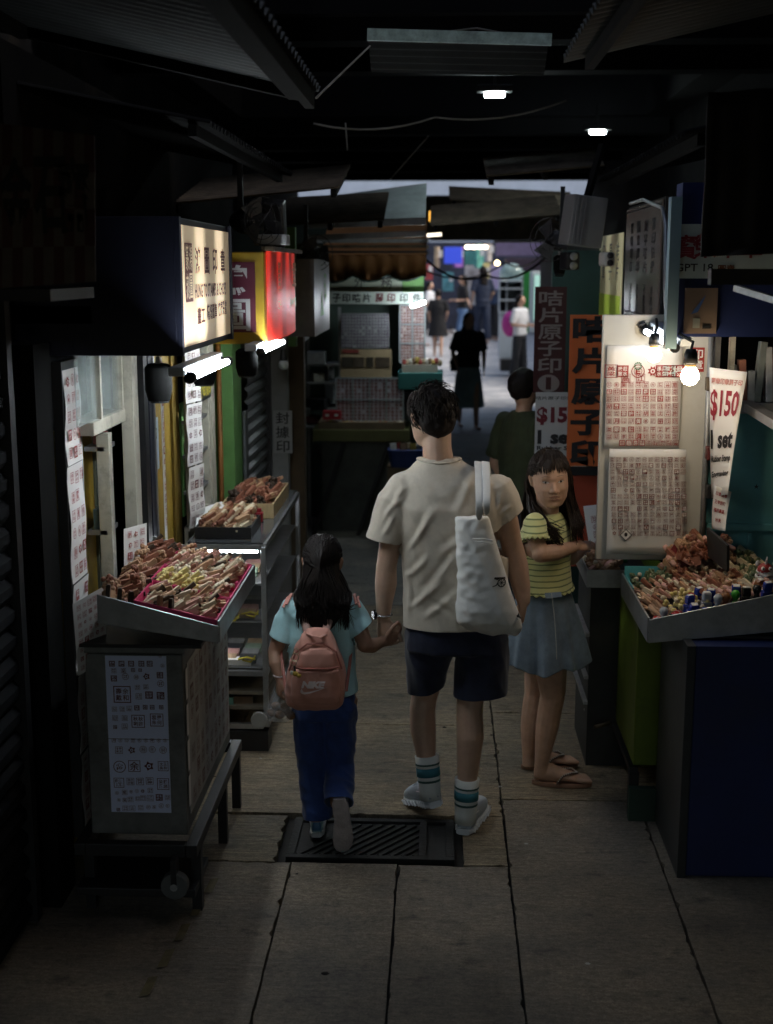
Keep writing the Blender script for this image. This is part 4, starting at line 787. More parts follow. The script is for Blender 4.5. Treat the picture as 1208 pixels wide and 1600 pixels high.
REDT = M('red price lettering', (.26, .015, .03), .6, var=.05)
twisted('price_poster', 'curled white poster reading $150 set hanging beside the teal wall', P(1108, 574, 5.22), P(1167, 581, 5.12), P(1112, 778, 5.24), P(1137, 772, 5.02), PAPER,
        (('price', REDT, [('$150', .48, .72, .88, .24, .03)]), ('lettering', BLACKINK, [('1 set', .48, .45, .86, .15, .04), ('Rubber Stamp', .5, .29, .84, .07, .03), ('Engraving', .5, .17, .84, .06, .03)]), ('top_strip', M('pink print strip', (.45, .2, .18), .7, var=.5, scale=60), [('圖章印章原子印', .5, .905, .86, .05, .03)])))
twisted('stamp_card', 'small tilted sheet of impressions under the curled price poster by the teal wall', P(1116, 758, 5.15), P(1142, 768, 5.08), P(1112, 826, 5.17), P(1133, 830, 5.05), PAPER, (('impressions', INK, [('印章圖章', .5, .85, .7, .1, .02), ('王李張陳', .5, .65, .7, .1, .02), ('福祿壽喜', .5, .45, .7, .1, .02), ('林黃', .5, .22, .4, .1, .02)]),))
m = MB(); m.quad(P(1108, 824, 5.1), P(1140, 852, 4.95), P(1140, 893, 4.95), P(1110, 868, 5.1)); tag(m.build('black_folder', BLACKP, solid=.012), 'black folder standing upright behind the carved seals, below the small tilted sheet', 'folder')
# near right stall
t = thing('market_stall', (1.2, 4.9, 0), 'dark blue right stall cabinet with a black steel side facing the lane', 'stall')
m = MB(); m.b2((.935, 4.52, .0), (1.9, 5.0, .90)); m.build('front_panel', DBLUE, t, bevel=.004); m = MB(); m.b2((.90, 4.5, .0), (.932, 5.02, .905)); m.build('side_panel', M('dark grey steel', (.045, .047, .05), .45, .5, var=.3, scale=5, dirt=.4), t, bevel=.003)
m = MB(); m.b2((.885, 4.6, .906), (1.8, 5.4, .915)); m.build('top_board', BLACKM, t)
m = MB(); m.b2((.94, 4.508, .88), (1.9, 4.518, .902)); m.build('edge_trim', DBLUE, t)
t = thing('market_stall', (1.1, 5.7, 0), 'lime green right stall cabinet raised on a black angle frame', 'stall')
m = MB(); m.b2((.81, 5.06, .22), (1.05, 6.3, .88)); m.build('cabinet', LIME, t, bevel=.004)
m = MB(); m.b2((.795, 5.05, .19), (.83, 6.35, .215)); m.build('frame_rail', BLACKM, t)
for y in (5.05, 5.65, 6.30): m = MB(); m.b2((.795, y, 0), (.835, y + .04, .188)); m.build('leg', BLACKM, t)
m = MB(); m.b2((.79, 5.0, 0), (.90, 5.04, .14)); m.build('foot_block', M('dark green block', (.02, .045, .03), .6, var=.2), t); m = MB(); m.b2((.802, 5.75, .56), (.808, 5.98, .80)); pl = m.build('plate', ALU, t); m = MB(); m.b2((.7995, 5.79, .6), (.8015, 5.94, .76)); m.build('plate_print', DARKINK, pl)
# inclined right tray
RX0, RX1, RY0, RY1 = .775, 1.34, 4.60, 5.31
def rl(x): return .925 + (x - RX0) * .235
t = thing('display_tray', (1.05, 5.0, .9), 'inclined steel display tray on the right heaped with carved seals and coloured stamps', 'tray')
m = MB(); m.prism([(RX0, .885), (RX1, .945), (RX1, rl(RX1) + .045), (RX0, .975)], (0, RY0, 0), X_, Z_, -.006); m.build('near_side', STEEL, t, bevel=.002); m = MB(); m.b2((RX0 - .004, RY0 + .007, .885), (RX0 + .004, RY1, .98)); m.build('aisle_lip', STEEL, t, bevel=.002)
m = MB(); m.quad((RX0, RY0 + .006, rl(RX0)), (RX1, RY0 + .006, rl(RX1)), (RX1, RY1, rl(RX1)), (RX0, RY1, rl(RX0))); m.build('floor', BLACKP, t, solid=.01)
CYAN = M('turquoise plastic', (.10, .42, .46), .4, var=.06); m = MB(); m.b2((RX0 + .005, RY1 - .03, rl(RX0) + .002), (.93, RY1 - .022, rl(.93) + .055)); m.b2((RX0 + .005, RY1 - .25, rl(RX0) + .002), (RX0 + .012, RY1 - .031, rl(RX0) + .055)); tag(m.build('plastic_tray', CYAN), 'turquoise plastic tray edge at the far corner of the right display tray', 'tray')
# small far tray with her hand on it
t = thing('display_tray', (.74, 5.8, .84), 'small steel tray of wooden and green stamps that the woman rests her hand on', 'tray')
m = MB(); m.b2((.655, 5.55, .855), (.94, 5.556, .935)); m.build('near_side', STEEL, t); m = MB(); m.b2((.655, 5.557, .855), (.661, 6.1, .935)); m.build('aisle_lip', STEEL, t); m = MB(); m.b2((.662, 5.557, .90), (.94, 6.1, .908)); m.build('floor', BLACKP, t)
m = MB(); m.b2((.68, 5.6, .0), (.93, 6.1, .85)); t2 = m.build('trestle_cabinet', M('dark shelf unit', (.02, .022, .022), .6, var=.3), t)
for z in (.3, .42, .62): m = MB(); m.b2((.66, 5.58, z), (.678, 6.1, z + .015)); m.build('shelf_edge', GALV, t)
poster('stamp_card', 'white card with large pink stamp designs leaning at the back of the small far tray', (.79, 5.98, 1.05), nrm((.98, .05, .12)), nrm((-.15, .3, 1)), .19, .21, 3, 5, 31, mixed=True, margin=.1, cat='card', fill=.78)
for k, (p0, p1) in enumerate(((P(918, 1079, 6.0), P(948, 1062, 6.1)), (P(914, 1110, 5.7), P(945, 1094, 5.75)), (P(930, 1136, 5.5), P(952, 1130, 5.55)))): m = MB(); m.tube([p0 * V3(1, 1, 1), p1], .010, 8); tag(m.build('folding_leg', (RUST, GALV, RUST)[k], smooth=True), ('rusty folding leg end farthest under the right stalls', 'grey folding leg tube in the middle under the right stalls', 'short pinkish leg end nearest the woman under the green stall')[k], 'stall leg')
# banners
def banner(name, label, x0, x1, z0, z1, Y, cloth, chars, ink, cw, ch, zt, step, bold=.03, cx=None):
    t = thing(name, ((x0 + x1) / 2, Y, z0), label, 'banner'); m = MB(); m.grid(lambda u, v: V3(x0 + u * (x1 - x0), Y + .004 * math.sin(u * 5), z0 + v * (z1 - z0)), 4, 6); m.build('sheet', cloth, t, solid=.004)
    m = MB()
    for k, c in enumerate(chars): txt(m, c, ((x0 + x1) / 2 if cx is None else cx, Y - .007, zt - k * step), X_, Z_, cw, ch, 0, bold)
    m.build('lettering', ink, t); return t
ORG_C = M('orange banner vinyl', (.64, .155, .045), .5, var=.06, scale=5); DRED = M('dark red banner vinyl', (.045, .008, .010), .55, var=.1); GREYL = M('grey banner lettering', (.22, .20, .20), .6, var=.05)
a, b_ = P(885, 728, 6.6), P(950, 492, 6.6)
t = banner('shop_banner', 'orange vertical banner with heavy black characters 咭片原子印', a[0], b_[0] + .03, a[2], b_[2], 6.6, ORG_C, '咭片原子印', BLACKINK, .185, .135, P(0, 513, 6.6)[2], .158, .04, cx=P(921, 600, 6.6)[0])
m = MB(); m.b2((a[0], 6.605, a[2] - .05), (b_[0] + .03, 6.612, a[2] - .004)); m.build('bottom_rail', BLACKP, t)
REDV = M('red orange vinyl', (.34, .06, .03), .5, var=.06); m = MB(); a2, b2 = P(887, 885, 6.65), P(950, 742, 6.65); m.b2((a2[0], 6.65, a2[2]), (b2[0], 6.656, b2[2])); tag(m.build('red_cloth', REDV), 'red orange cloth below the orange banner, behind the woman', 'cloth')
a, b_ = P(833, 614, 7.3), P(886, 448, 7.3)
t = banner('shop_banner', 'dark red vertical banner with grey characters and a round number one', a[0], b_[0], a[2], b_[2], 7.3, DRED, '咭片原子印', GREYL, .135, .084, P(857, 466, 7.3)[2], .0935, .018)
m = MB(); c = P(857, 599, 7.292)
m.add([c + V3(math.cos(q) * .062, 0, math.sin(q) * .05) for q in np.linspace(0, 2 * math.pi, 28, endpoint=False)], [tuple(range(27, -1, -1))]); txt(m, '1', c - V3(0, .001, 0), X_, Z_, .03, .07, 1, .05); m.build('number_disc', [GREYL, DRED], t)
a, b_ = P(834, 760, 7.0), P(890, 613, 7.0); t = thing('price_poster', (a[0], 7.0, a[2]), 'white price poster reading $150 1 set below the dark red banner', 'poster')
GP = M('grey white poster', (.40, .41, .42), .6, var=.05); m = MB(); m.b2((a[0], 7.0, a[2]), (b_[0] + .1, 7.004, b_[2])); m.build('paper', GP, t)
m = MB(); txt(m, '$150', P(871, 650, 6.998), X_, Z_, .225, .10, 0, .045); m.build('price', M('dark red price', (.12, .01, .02), .6, var=0), t); m = MB(); txt(m, '1 set', P(870, 683, 6.998), X_, Z_, .21, .078, 0, .045); txt(m, 'Rubber Stamp', P(876, 701, 6.998), X_, Z_, .26, .03, 0, .03); txt(m, '咭片原子印章', P(866, 622, 6.998), X_, Z_, .2, .02, 0, .01); m.build('lettering', BLACKINK, t)
m = MB(); m.b2((.66, 7.8, 0), (1.4, 7.9, 2.35)); tag(m.build('teal_wall', DTEAL), 'dark teal wall end behind the orange banner', 'wall')
m = MB(); m.b2((.95, 6.0, 0), (2.2, 7.79, 2.5)); tag(m.build('dark_booth', DARKWALL), 'dark body of the booth behind the right lane signs', 'booth')
m = MB(); m.b2((1.28, 8.0, 0), (2.2, 17, 2.5)); tag(m.build('booth_row', M('dark green booth wall', (.02, .035, .03), .7, var=.3, dirt=.3)), 'row of dark closed booths along the right behind the dark red banner', 'booth')
# ------------------------------------------------------------------ figures
SKIN = M('light warm skin', (.55, .36, .265), .5, var=.10, scale=18, sss=.12, bump=.03, bscale=160)
SKIN_G = M('tanned skin', (.40, .225, .15), .5, var=.10, scale=18, sss=.12, bump=.03, bscale=160)
SKIN_W = M('middle aged skin', (.52, .32, .225), .48, var=.14, scale=22, sss=.12, bump=.06, bscale=120)
HAIR = M('black brown hair', (.012, .009, .008), .6, var=.35, scale=30, stretch=(6, 6, 1), spec=.18)
HAIR_W = M('dark brown greying hair', (.026, .016, .011), .5, var=.5, scale=26, stretch=(6, 6, 1), spec=.3)

def fnoise(v, s): return noise.noise(Vector((v[0] * s, v[1] * s, v[2] * s)))
def remesh(mb, name, mats, parent, voxel=.006, smooth=4, deform=None, cuts=(), solid=0.0, dec=1.0, kind=None):
    """fuse overlapping closed shapes into one continuous surface"""
    V = np.concatenate(mb.v); org = ORG[parent.name]
    me = bpy.data.meshes.new('raw'); me.from_pydata((V - org).tolist(), [], mb.f); me.update()
    o = bpy.data.objects.new('raw', me); COL.objects.link(o)
    r = o.modifiers.new('r', 'REMESH'); r.mode = 'VOXEL'; r.voxel_size = voxel; r.use_smooth_shade = True
    if smooth: s = o.modifiers.new('s', 'SMOOTH'); s.factor = .5; s.iterations = smooth
    if dec < 1: d = o.modifiers.new('d', 'DECIMATE'); d.ratio = dec
    dg = bpy.context.evaluated_depsgraph_get(); new = bpy.data.meshes.new_from_object(o.evaluated_get(dg), depsgraph=dg)
    bpy.data.objects.remove(o); bpy.data.meshes.remove(me); new.name = name
    if cuts:
        bm = bmesh.new(); bm.from_mesh(new)
        for cu in cuts:
            c = Vector(np.asarray(cu[0]) - org); n = Vector(nrm(cu[1])); rad = cu[2]; hp = Vector(np.asarray(cu[3][0]) - org) if len(cu) > 3 else None; hn = Vector(cu[3][1]) if len(cu) > 3 else None
            fs = [f for f in bm.faces if (f.calc_center_median() - c).length < rad and (hp is None or (f.calc_center_median() - hp).dot(hn) > 0)]
            es = {e for f in fs for e in f.edges}; vs = {v for f in fs for v in f.verts}
            bmesh.ops.bisect_plane(bm, geom=list(vs) + list(es) + fs, plane_co=c, plane_no=n, clear_outer=True)
        bm.to_mesh(new); bm.free()
    if deform:
        k = len(new.vertices); co = np.zeros(k * 3); new.vertices.foreach_get('co', co); co = co.reshape(-1, 3)
        no = np.zeros(k * 3); new.vertices.foreach_get('normal', no); no = no.reshape(-1, 3)
        co = deform(co + org, no) - org; new.vertices.foreach_set('co', co.ravel())
    new.materials.clear()
    for q in (mats if isinstance(mats, (list, tuple)) else [mats]): new.materials.append(q)
    new.polygons.foreach_set('use_smooth', [True] * len(new.polygons)); new.update()
    ob = bpy.data.objects.new(name, new); COL.objects.link(ob); ob.parent = parent; ORG[ob.name] = org
    if solid: so = ob.modifiers.new('solid', 'SOLIDIFY'); so.thickness = solid; so.offset = -1
    if kind: ob['kind'] = kind
    return ob
def cloth(amp, fx, fz, seed=0, drape=None, extra=None):
    """folds: noise stretched along a drape direction"""
    def fn(co, no):
        out = co.copy()
        for i in range(len(co)):
            x, y, z = co[i]
            if drape: z = z + drape[0] * x + drape[1] * y
            n = noise.noise(Vector((x * fx + seed, y * fx + seed * 1.7, z * fz))) + .5 * noise.noise(Vector((x * fx * 2.1 + seed, y * fx * 2.1, z * fz * 2.3 + seed)))
            a = amp * (1 - abs(n) * 2.2)
            out[i] += no[i] * a
        if extra: out = extra(out, no)
        return out
    return fn
def strand(mb, pts, w0, w1=.001, n=3, mi=0, flat=.5, hint=(0, 0, 1)):
    k = len(pts); r = [w0 + (w1 - w0) * (i / (k - 1)) ** 1.6 for i in range(k)]; mb.tube(pts, r, n, mi, flat, hint)
def wavy(pts, amp, rr, n=9):
    pts = [np.asarray(p, float) for p in pts]; k = len(pts) - 1; out = []; ph = rr.uniform(0, 6.28); q = np.array([rr.uniform(-1, 1) for _ in range(3)]) * V3(1, 1, .3)
    for i in range(n + 1):
        t = i / n * k; j = min(k - 1, int(t)); f = t - j; p0, p1, p2, p3 = pts[max(0, j - 1)], pts[j], pts[j + 1], pts[min(k, j + 2)]
        c = .5 * ((2 * p1) + (p2 - p0) * f + (2 * p0 - 5 * p1 + 4 * p2 - p3) * f * f + (3 * p1 - p0 - 3 * p2 + p3) * f ** 3); out.append(c + q * amp * math.sin(ph + 5.5 * i / n) * min(1, i / n * 2))
    return out
def finger(mb, base, d, bend, L, r, axis):
    """three phalanges from base along d, each turned by bend radians about axis"""
    p = np.asarray(base, float); d = nrm(d); pts = [p - d * .012, p]
    for i, f in enumerate((.45, .30, .25)):
        Rm = np.array(Matrix.Rotation(bend[i], 3, Vector(axis))); d = Rm @ d; p = p + d * L * f; pts.append(p)
    mb.tube(pts, [r * 1.1, r * 1.08, r, r * .92, r * .8], 8, round_=True)
def hand(mb, wrist, d, palm_n, side, s=1.0, curl=(.35, .4, .3), spread=.10, thumb=.6):
    """wrist point, direction to fingers, palm normal, side = direction of the thumb"""
    d = nrm(d); side = nrm(side); pn = nrm(palm_n); w = np.asarray(wrist, float); L = .092 * s
    mb.loft([(w - d * .02 * s, side * .025 * s, pn * .019 * s), (w + d * .02 * s, side * .031 * s, pn * .018 * s), (w + d * .055 * s, side * .039 * s, pn * .016 * s), (w + d * L, side * .040 * s, pn * .0125 * s)], 14, p=2.6)
    ax = nrm(np.cross(d, pn))
    for i, (o, l) in enumerate(((.029, .072), (.0095, .081), (-.0105, .076), (-.029, .060))):
        b = w + d * (L - .004 * s * abs(i - 1)) + side * o * s; dd = nrm(d + side * spread * (1.5 - i) * .6)
        finger(mb, b, dd, curl, l * s, .0088 * s * (1 if i < 3 else .9), ax)
    tb = w + d * .025 * s + side * .026 * s + pn * .006 * s; td = nrm(d * .75 + side * thumb + pn * .35)
    p1 = tb + td * .035 * s; p2 = p1 + nrm(d * .9 + side * thumb * .5 + pn * .4) * .03 * s; p3 = p2 + nrm(d + pn * .4) * .024 * s
    mb.tube([tb - td * .015 * s, tb, p1, p2, p3], [.013 * s, .0135 * s, .0115 * s, .0105 * s, .009 * s], 8, round_=True)
def head(mb, c, R, s=1.0):
    """skull, jaw, ears; R columns = lateral, back, up"""
    c = np.asarray(c, float); L = lambda x, y, z: c + R @ (np.array([x, y, z]) * s)
    mb.ball(L(0, .012, .03), np.array([.076, .094, .090]) * s, 20, rot=R)
    mb.loft([(L(0, -.045, -.098), R @ V3(.022, 0, 0) * s, R @ V3(0, .020, 0) * s), (L(0, -.035, -.088), R @ V3(.043, 0, 0) * s, R @ V3(0, .044, 0) * s), (L(0, -.022, -.06), R @ V3(.062, 0, 0) * s, R @ V3(0, .064, 0) * s),
             (L(0, -.012, -.02), R @ V3(.071, 0, 0) * s, R @ V3(0, .079, 0) * s), (L(0, -.004, .03), R @ V3(.071, 0, 0) * s, R @ V3(0, .084, 0) * s), (L(0, .001, .058), R @ V3(.068, 0, 0) * s, R @ V3(0, .083, 0) * s), (L(0, .008, .085), R @ V3(.056, 0, 0) * s, R @ V3(0, .072, 0) * s), (L(0, .012, .105), R @ V3(.034, 0, 0) * s, R @ V3(0, .045, 0) * s)], 22)
    mb.tube([L(0, -.080, .016), L(0, -.090, -.004), L(0, -.096, -.018)], np.array([.008, .010, .0125]) * s, 8, round_=True)
    for sx in (-1, 1):
        mb.ball(L(sx * .0115, -.090, -.023), np.array([.0095, .010, .0075]) * s, 8, rot=R)
        mb.loft([(L(sx * .074, .012, -.018), R @ V3(.005, 0, 0) * s, R @ V3(0, .010, 0) * s), (L(sx * .079, .014, .000), R @ V3(.006, 0, 0) * s, R @ V3(0, .014, 0) * s), (L(sx * .082, .017, .020), R @ V3(.007, 0, 0) * s, R @ V3(0, .018, 0) * s), (L(sx * .080, .018, .034), R @ V3(.005, 0, 0) * s, R @ V3(0, .013, 0) * s)], 12)
def face_deform(c, R, s=1.0):
    B = [(-.0060, .031, .016, .017, .010), (.0035, .031, .016, .013, .005), (.002, .028, .036, .024, .010), (.0055, .041, -.020, .019, .022), (-.003, .030, -.030, .010, .02)]
    Cc = [(.0055, 0, -.0430, .021, .0055), (.006, 0, -.0555, .018, .006), (-.0035, 0, -.0490, .023, .0028), (.006, 0, -.086, .020, .012), (-.003, 0, -.070, .022, .006), (-.0025, 0, -.038, .004, .007)]
    def fn(co, no):
        loc = (co - c) @ R / s; x, y, z = loc[:, 0], loc[:, 1], loc[:, 2]
        m = (y < -.01) & (np.abs(x) < .09) & (z > -.12) & (z < .12); d = np.zeros(len(co))
        for a, x0, z0, sx, sz in B:
            for q in (-1, 1): d += a * np.exp(-((x - q * x0) / sx) ** 2 - ((z - z0) / sz) ** 2)
        for a, x0, z0, sx, sz in Cc: d += a * np.exp(-((x - x0) / sx) ** 2 - ((z - z0) / sz) ** 2)
        off = np.outer(np.where(m, d, 0) * s, R @ V3(0, -1, 0)); return co + off
    return fn

def shoe(parent, name, M3, o, s, mats, sole_t=.028, sneaker=True, lift=0.0, ringsole=0):
    """foot frame: heel at the origin, toe along +y, z up; M3 its axes in the world"""
    T = lambda x, y, z: np.asarray(o, float) + M3 @ (np.array([x, y, z]) * s); U = lambda x, y, z: M3 @ (np.array([x, y, z]) * s)
    prof = [(.0, .028), (.02, .036), (.06, .037), (.11, .036), (.16, .042), (.21, .047), (.25, .042), (.275, .028), (.287, .010)]
    xs = lambda y: .006 * math.sin(y / .29 * math.pi) - .010 * (y / .29) ** 2
    up = MB(); h = [.050, .080, .088, .086, .080, .066, .050, .038, .028]
    up.loft([(T(xs(y), y, sole_t * .6 + hh * .47), U(w * .94, 0, 0), U(0, 0, hh * .47 + .004)) for (y, w), hh in zip(prof, h)], 18, p=2.5)
    sh = remesh(up, name, mats[0], parent, .0045, 3)
    so = MB()
    so.loft([(T(xs(y), y, sole_t * .5 + (.012 if i > 6 else 0) * (i - 6) * .5 + lift * max(0, .5 - y / .29)), U(w * 1.08, 0, 0), U(0, 0, sole_t * .5)) for i, (y, w) in enumerate([(-.008, .026)] + prof)], 18, p=4)
    so.build('sole', mats[1], sh, smooth=False, bevel=.003)
    co = MB(); co.loft([(T(xs(.045), .046, sole_t * .6 + .092), U(.032, 0, 0), U(0, .040, 0)), (T(xs(.045), .048, sole_t * .6 + .104), U(.031, 0, 0), U(0, .040, 0))], 16); co.build('collar', mats[2], sh, smooth=True)
    he = MB(); he.loft([(T(0, -.001, sole_t + .012), U(.024, 0, 0), U(0, .010, 0)), (T(0, .0, sole_t + .035), U(.024, 0, 0), U(0, .010, 0)), (T(0, .004, sole_t + .058), U(.018, 0, 0), U(0, .008, 0))], 14, p=3); he.build('heel_counter', mats[3], sh, smooth=True, bevel=.002)
    la = MB()
    for k in range(5): la.tube([T(-.026, .125 + k * .017, sole_t * .6 + .079 - k * .005), T(0, .128 + k * .017, sole_t * .6 + .090 - k * .007), T(.024, .125 + k * .017, sole_t * .6 + .079 - k * .005)], .003 * s, 5)
    la.tube([T(0, .004, sole_t + .07), T(0, -.008, sole_t + .088), T(0, .008, sole_t + .098)], .004 * s, 5)
    la.build('laces', mats[2], sh, kind='stuff')
    if ringsole:
        pd = MB()
        for sx in (-1, 1):
            for k in range(9):
                y = .03 + k * .028; i = min(range(len(prof)), key=lambda q: abs(prof[q][0] - y)); pd.tube([T(xs(y) + sx * (prof[i][1] * 1.06), y - .006, sole_t * .15), T(xs(y) + sx * (prof[i][1] * 1.07 + .003), y + .006, sole_t * .85)], .0045 * s, 6)
        pd.build('sole_pods', mats[4], sh, kind='stuff')
        lg = MB()
        txt(lg, 'Q\nn', T(.0, -.0125, sole_t + .034), U(1 / s, 0, 0), U(0, 0, 1 / s), .011 * s, .026 * s, 0, .04, line=.7); lg.build('heel_logo', mats[4], sh)
        
        for sx in (-1, 1): ln = MB(); ln.bar(T(.037 * sx, .05, sole_t + .045), T(.040 * sx, .085, sole_t + .045), .004 * s, .002); ln.build('side_stripe', mats[4], sh)
    return sh
# ------------------------------------------------------------------ the man walking away
NAVY = M('dark navy cotton', (.012, .017, .046), .85, var=.25, scale=30, sheen=.2)
TEE = M('light sand cotton', (.60, .535, .445), .85, var=.06, scale=60, bump=.05, bscale=400, sheen=.2)
SOCKW = M('white ribbed sock', (.66, .68, .66), .85, var=.05, bump=.15, bscale=300); SOCKT = M('teal sock stripe', (.05, .20, .25), .85, var=.1); SOCKD = M('dark green sock stripe', (.05, .11, .10), .85, var=.1)
SHG = M('grey mesh fabric', (.50, .56, .62), .75, var=.12, scale=80, bump=.1, bscale=500); SHG2 = M('darker grey overlay', (.30, .35, .41), .6, var=.1); SHW = M('white rubber', (.66, .68, .70), .5, var=.08, dirt=.3)
WHITEREF = M('white reflective print', (.85, .86, .88), .4, var=0)
man = thing('person', (.08, 4.87, 0), 'man in sand coloured T-shirt and navy shorts walking away with the girl', 'person')
YM = 4.87
hc = P(674, 656, YM + .02); Rh = rotz(math.radians(24)) @ rotx(math.radians(-12)) @ rotz(math.pi)   # face looks away (+y) turned to the left, tilted down
nb = P(686, 722, YM)
b = MB(); head(b, hc, Rh, 1.02)
b.tube([hc + V3(.02, .0, -.04), P(683, 700, YM), nb + V3(0, .0, -.03)], [.058, .056, .066], 14)
# trunk
b.loft([(P(688, 735, YM + .01), X_ * .09, Y_ * .06), (P(700, 752, YM + .01), X_ * .17, Y_ * .085), (P(705, 800, YM), X_ * .185, Y_ * .10), (P(708, 880, YM), X_ * .165, Y_ * .095), (P(712, 960, YM + .01), X_ * .165, Y_ * .105), (P(714, 1010, YM + .02), X_ * .16, Y_ * .105)], 20)
b.ball(P(631, 768, YM), .054, 12); b.ball(P(777, 772, YM), .050, 12)
# arms
eL, wL = P(604, 884, YM - .01), P(599, 964, YM + .0); eR, wR = P(801, 858, YM + .02), P(818, 938, YM + .0)
b.tube([P(628, 768, YM), P(612, 840, YM - .01), eL], [.056, .046, .040], 14); b.tube([eL + V3(0, 0, .01), P(603, 912, YM - .005), P(600, 945, YM), wL], [.040, .044, .033, .027], 14, sq=1.0, round_=True)
b.tube([P(779, 774, YM), P(792, 815, YM), eR], [.049, .046, .042], 14); b.tube([eR + V3(0, 0, .01), P(808, 885, YM + .02), P(815, 920, YM + .01), wR], [.042, .045, .036, .028], 14, round_=True)
hand(b, wL, P(603, 1010, YM + .0) - wL, (.55, .75, -.1), (.75, -.6, .1), 1.0, (.75, .9, .6), .05, .55)
hand(b, wR, P(812, 985, YM + .02) - wR, (-.9, .2, 0), (.1, .95, 0), 1.0, (.35, .5, .4), .06, .3)
# legs
kL, aL = P(664, 1082, YM + .17), P(667, 1200, YM + .10); kR, aR = P(735, 1085, YM + .03), P(729, 1236, YM + .005)
b.tube([P(684, 985, YM + .02), P(670, 1040, YM + .1), kL], [.082, .070, .058], 16); b.tube([P(750, 985, YM + .02), P(742, 1040, YM + .03), kR], [.084, .072, .058], 16)
b.tube([kL, P(660, 1108, YM + .155), P(661, 1140, YM + .14), P(665, 1172, YM + .12), aL, P(672, 1232, YM + .1)], [.054, .054, .054, .043, .035, .036], 16)
b.tube([kR, P(734, 1115, YM + .015), P(735, 1150, YM + .0), P(732, 1190, YM + .0), aR, P(727, 1280, YM + .0)], [.055, .053, .055, .046, .036, .036], 16)
body = remesh(b, 'body', SKIN, man, .0055, 4)
# T-shirt
ts = MB()
ts.loft([(P(686, 714, YM + .01), X_ * .075, Y_ * .066), (P(687, 722, YM + .01), X_ * .088, Y_ * .075), (P(694, 736, YM + .01), X_ * .150, Y_ * .088), (P(702, 752, YM + .005), X_ * .195, Y_ * .105), (P(706, 790, YM), X_ * .215, Y_ * .125), (P(709, 850, YM), X_ * .208, Y_ * .122),
         (P(712, 910, YM), X_ * .206, Y_ * .118), (P(714, 976, YM), X_ * .210, Y_ * .128), (P(714, 992, YM), X_ * .211, Y_ * .13)], 32, p=2.3)
ts.ball(P(632, 766, YM), .074, 14); ts.ball(P(776, 769, YM), .070, 14)
hL, hR = P(602, 843, YM - .01), P(791, 812, YM)
ts.tube([P(640, 758, YM), P(620, 785, YM), P(607, 825, YM - .01), hL + V3(-.01, 0, -.03)], [.072, .075, .071, .069], 18, sq=1.05)
ts.tube([P(772, 758, YM), P(783, 782, YM), P(790, 805, YM), hR + V3(.02, 0, -.04)], [.068, .071, .071, .071], 18)
SEGS = [(648, 938, 722, 858, .012, .010), (640, 960, 700, 890, .010, .008), (634, 910, 668, 862, .011, .008), (655, 965, 735, 915, .012, .007), (690, 870, 735, 820, .014, .006), (640, 868, 668, 800, .010, .008), (650, 845, 690, 790, .014, .005), (600, 815, 632, 782, .009, .007), (592, 838, 622, 806, .009, .006), (612, 790, 640, 765, .010, .005),
        (705, 800, 745, 745, .014, .006), (775, 805, 790, 770, .008, .006), (783, 815, 800, 790, .008, .006), (668, 930, 712, 968, .012, -.005), (660, 765, 712, 775, .020, .004), (632, 890, 640, 975, .008, .007), (700, 930, 712, 975, .012, .005)]
def shirt_folds(co, no):
    out = co.copy(); back = np.clip((YM + .02 - co[:, 1]) / .06, 0, 1)
    for x0, y0, x1, y1, w, A in SEGS:
        a, c = P(x0, y0, YM - .11), P(x1, y1, YM - .11); a, c = a[[0, 2]], c[[0, 2]]; d = c - a; L = np.linalg.norm(d); d /= L; q = co[:, [0, 2]] - a; s = q @ d; n = q @ V3(-d[1], d[0], 0)[:2]; n = n + .012 * np.sin(s / L * 3 + x0)
        f = np.exp(-(n / w) ** 2) - .55 * np.exp(-((n - w * 1.9) / (w * 1.2)) ** 2); e = np.clip(s / L * 4, 0, 1) * np.clip((1 - s / L) * 3, 0, 1) * (s > 0) * (s < L); out += no * (A * f * e * back)[:, None]
    return cloth(.0035, 6, 6, 3, (1.5, .5))(out, no)
shirt = remesh(ts, 'shirt', TEE, man, .0065, 5, shirt_folds, [(P(714, 974, YM), (0.02, 0, -1), .32), (hL, (-.2, 0, -1), .14, (P(626, 845, YM), (-1, 0, .25))), (hR, (.72, 0, -1), .14, (P(769, 830, YM), (1, 0, .25))), (P(686, 715, YM), (0, .1, 1), .13)], solid=.003)
cl = MB(); c0 = P(686, 718, YM + .01); cl.tube([c0 + V3(math.cos(a) * .083, math.sin(a) * .074, .004 * math.cos(a * 2)) for a in np.linspace(0, 2 * math.pi, 33)], .006, 6, sq=.6); cl.build('collar', TEE, shirt, smooth=True)
hm = MB()
# shorts
sh = MB()
sh.loft([(P(713, 955, YM + .01), X_ * .185, Y_ * .12), (P(713, 985, YM + .01), X_ * .195, Y_ * .125), (P(713, 1012, YM + .02), X_ * .198, Y_ * .125)], 28, p=2.4)
gL, gR = P(664, 1073, YM + .10), P(751, 1082, YM + .03)
sh.loft([(P(673, 985, YM + .03), X_ * .10, Y_ * .11), (P(671, 1020, YM + .06), X_ * .093, Y_ * .105), (P(666, 1055, YM + .09), X_ * .078, Y_ * .098), (P(664, 1095, YM + .12), X_ * .066, Y_ * .09)], 22, p=2.3)
sh.loft([(P(752, 985, YM + .02), X_ * .10, Y_ * .115), (P(754, 1020, YM + .03), X_ * .102, Y_ * .11), (P(752, 1055, YM + .03), X_ * .104, Y_ * .105), (P(750, 1105, YM + .03), X_ * .107, Y_ * .10)], 22, p=2.3)
remesh(sh, 'shorts', NAVY, man, .0065, 5, cloth(.006, 7, 6, 9, (.8, .3)), [(gL, (.25, .1, -1), .11), (gR, (.07, 0, -1), .14)], solid=.003)
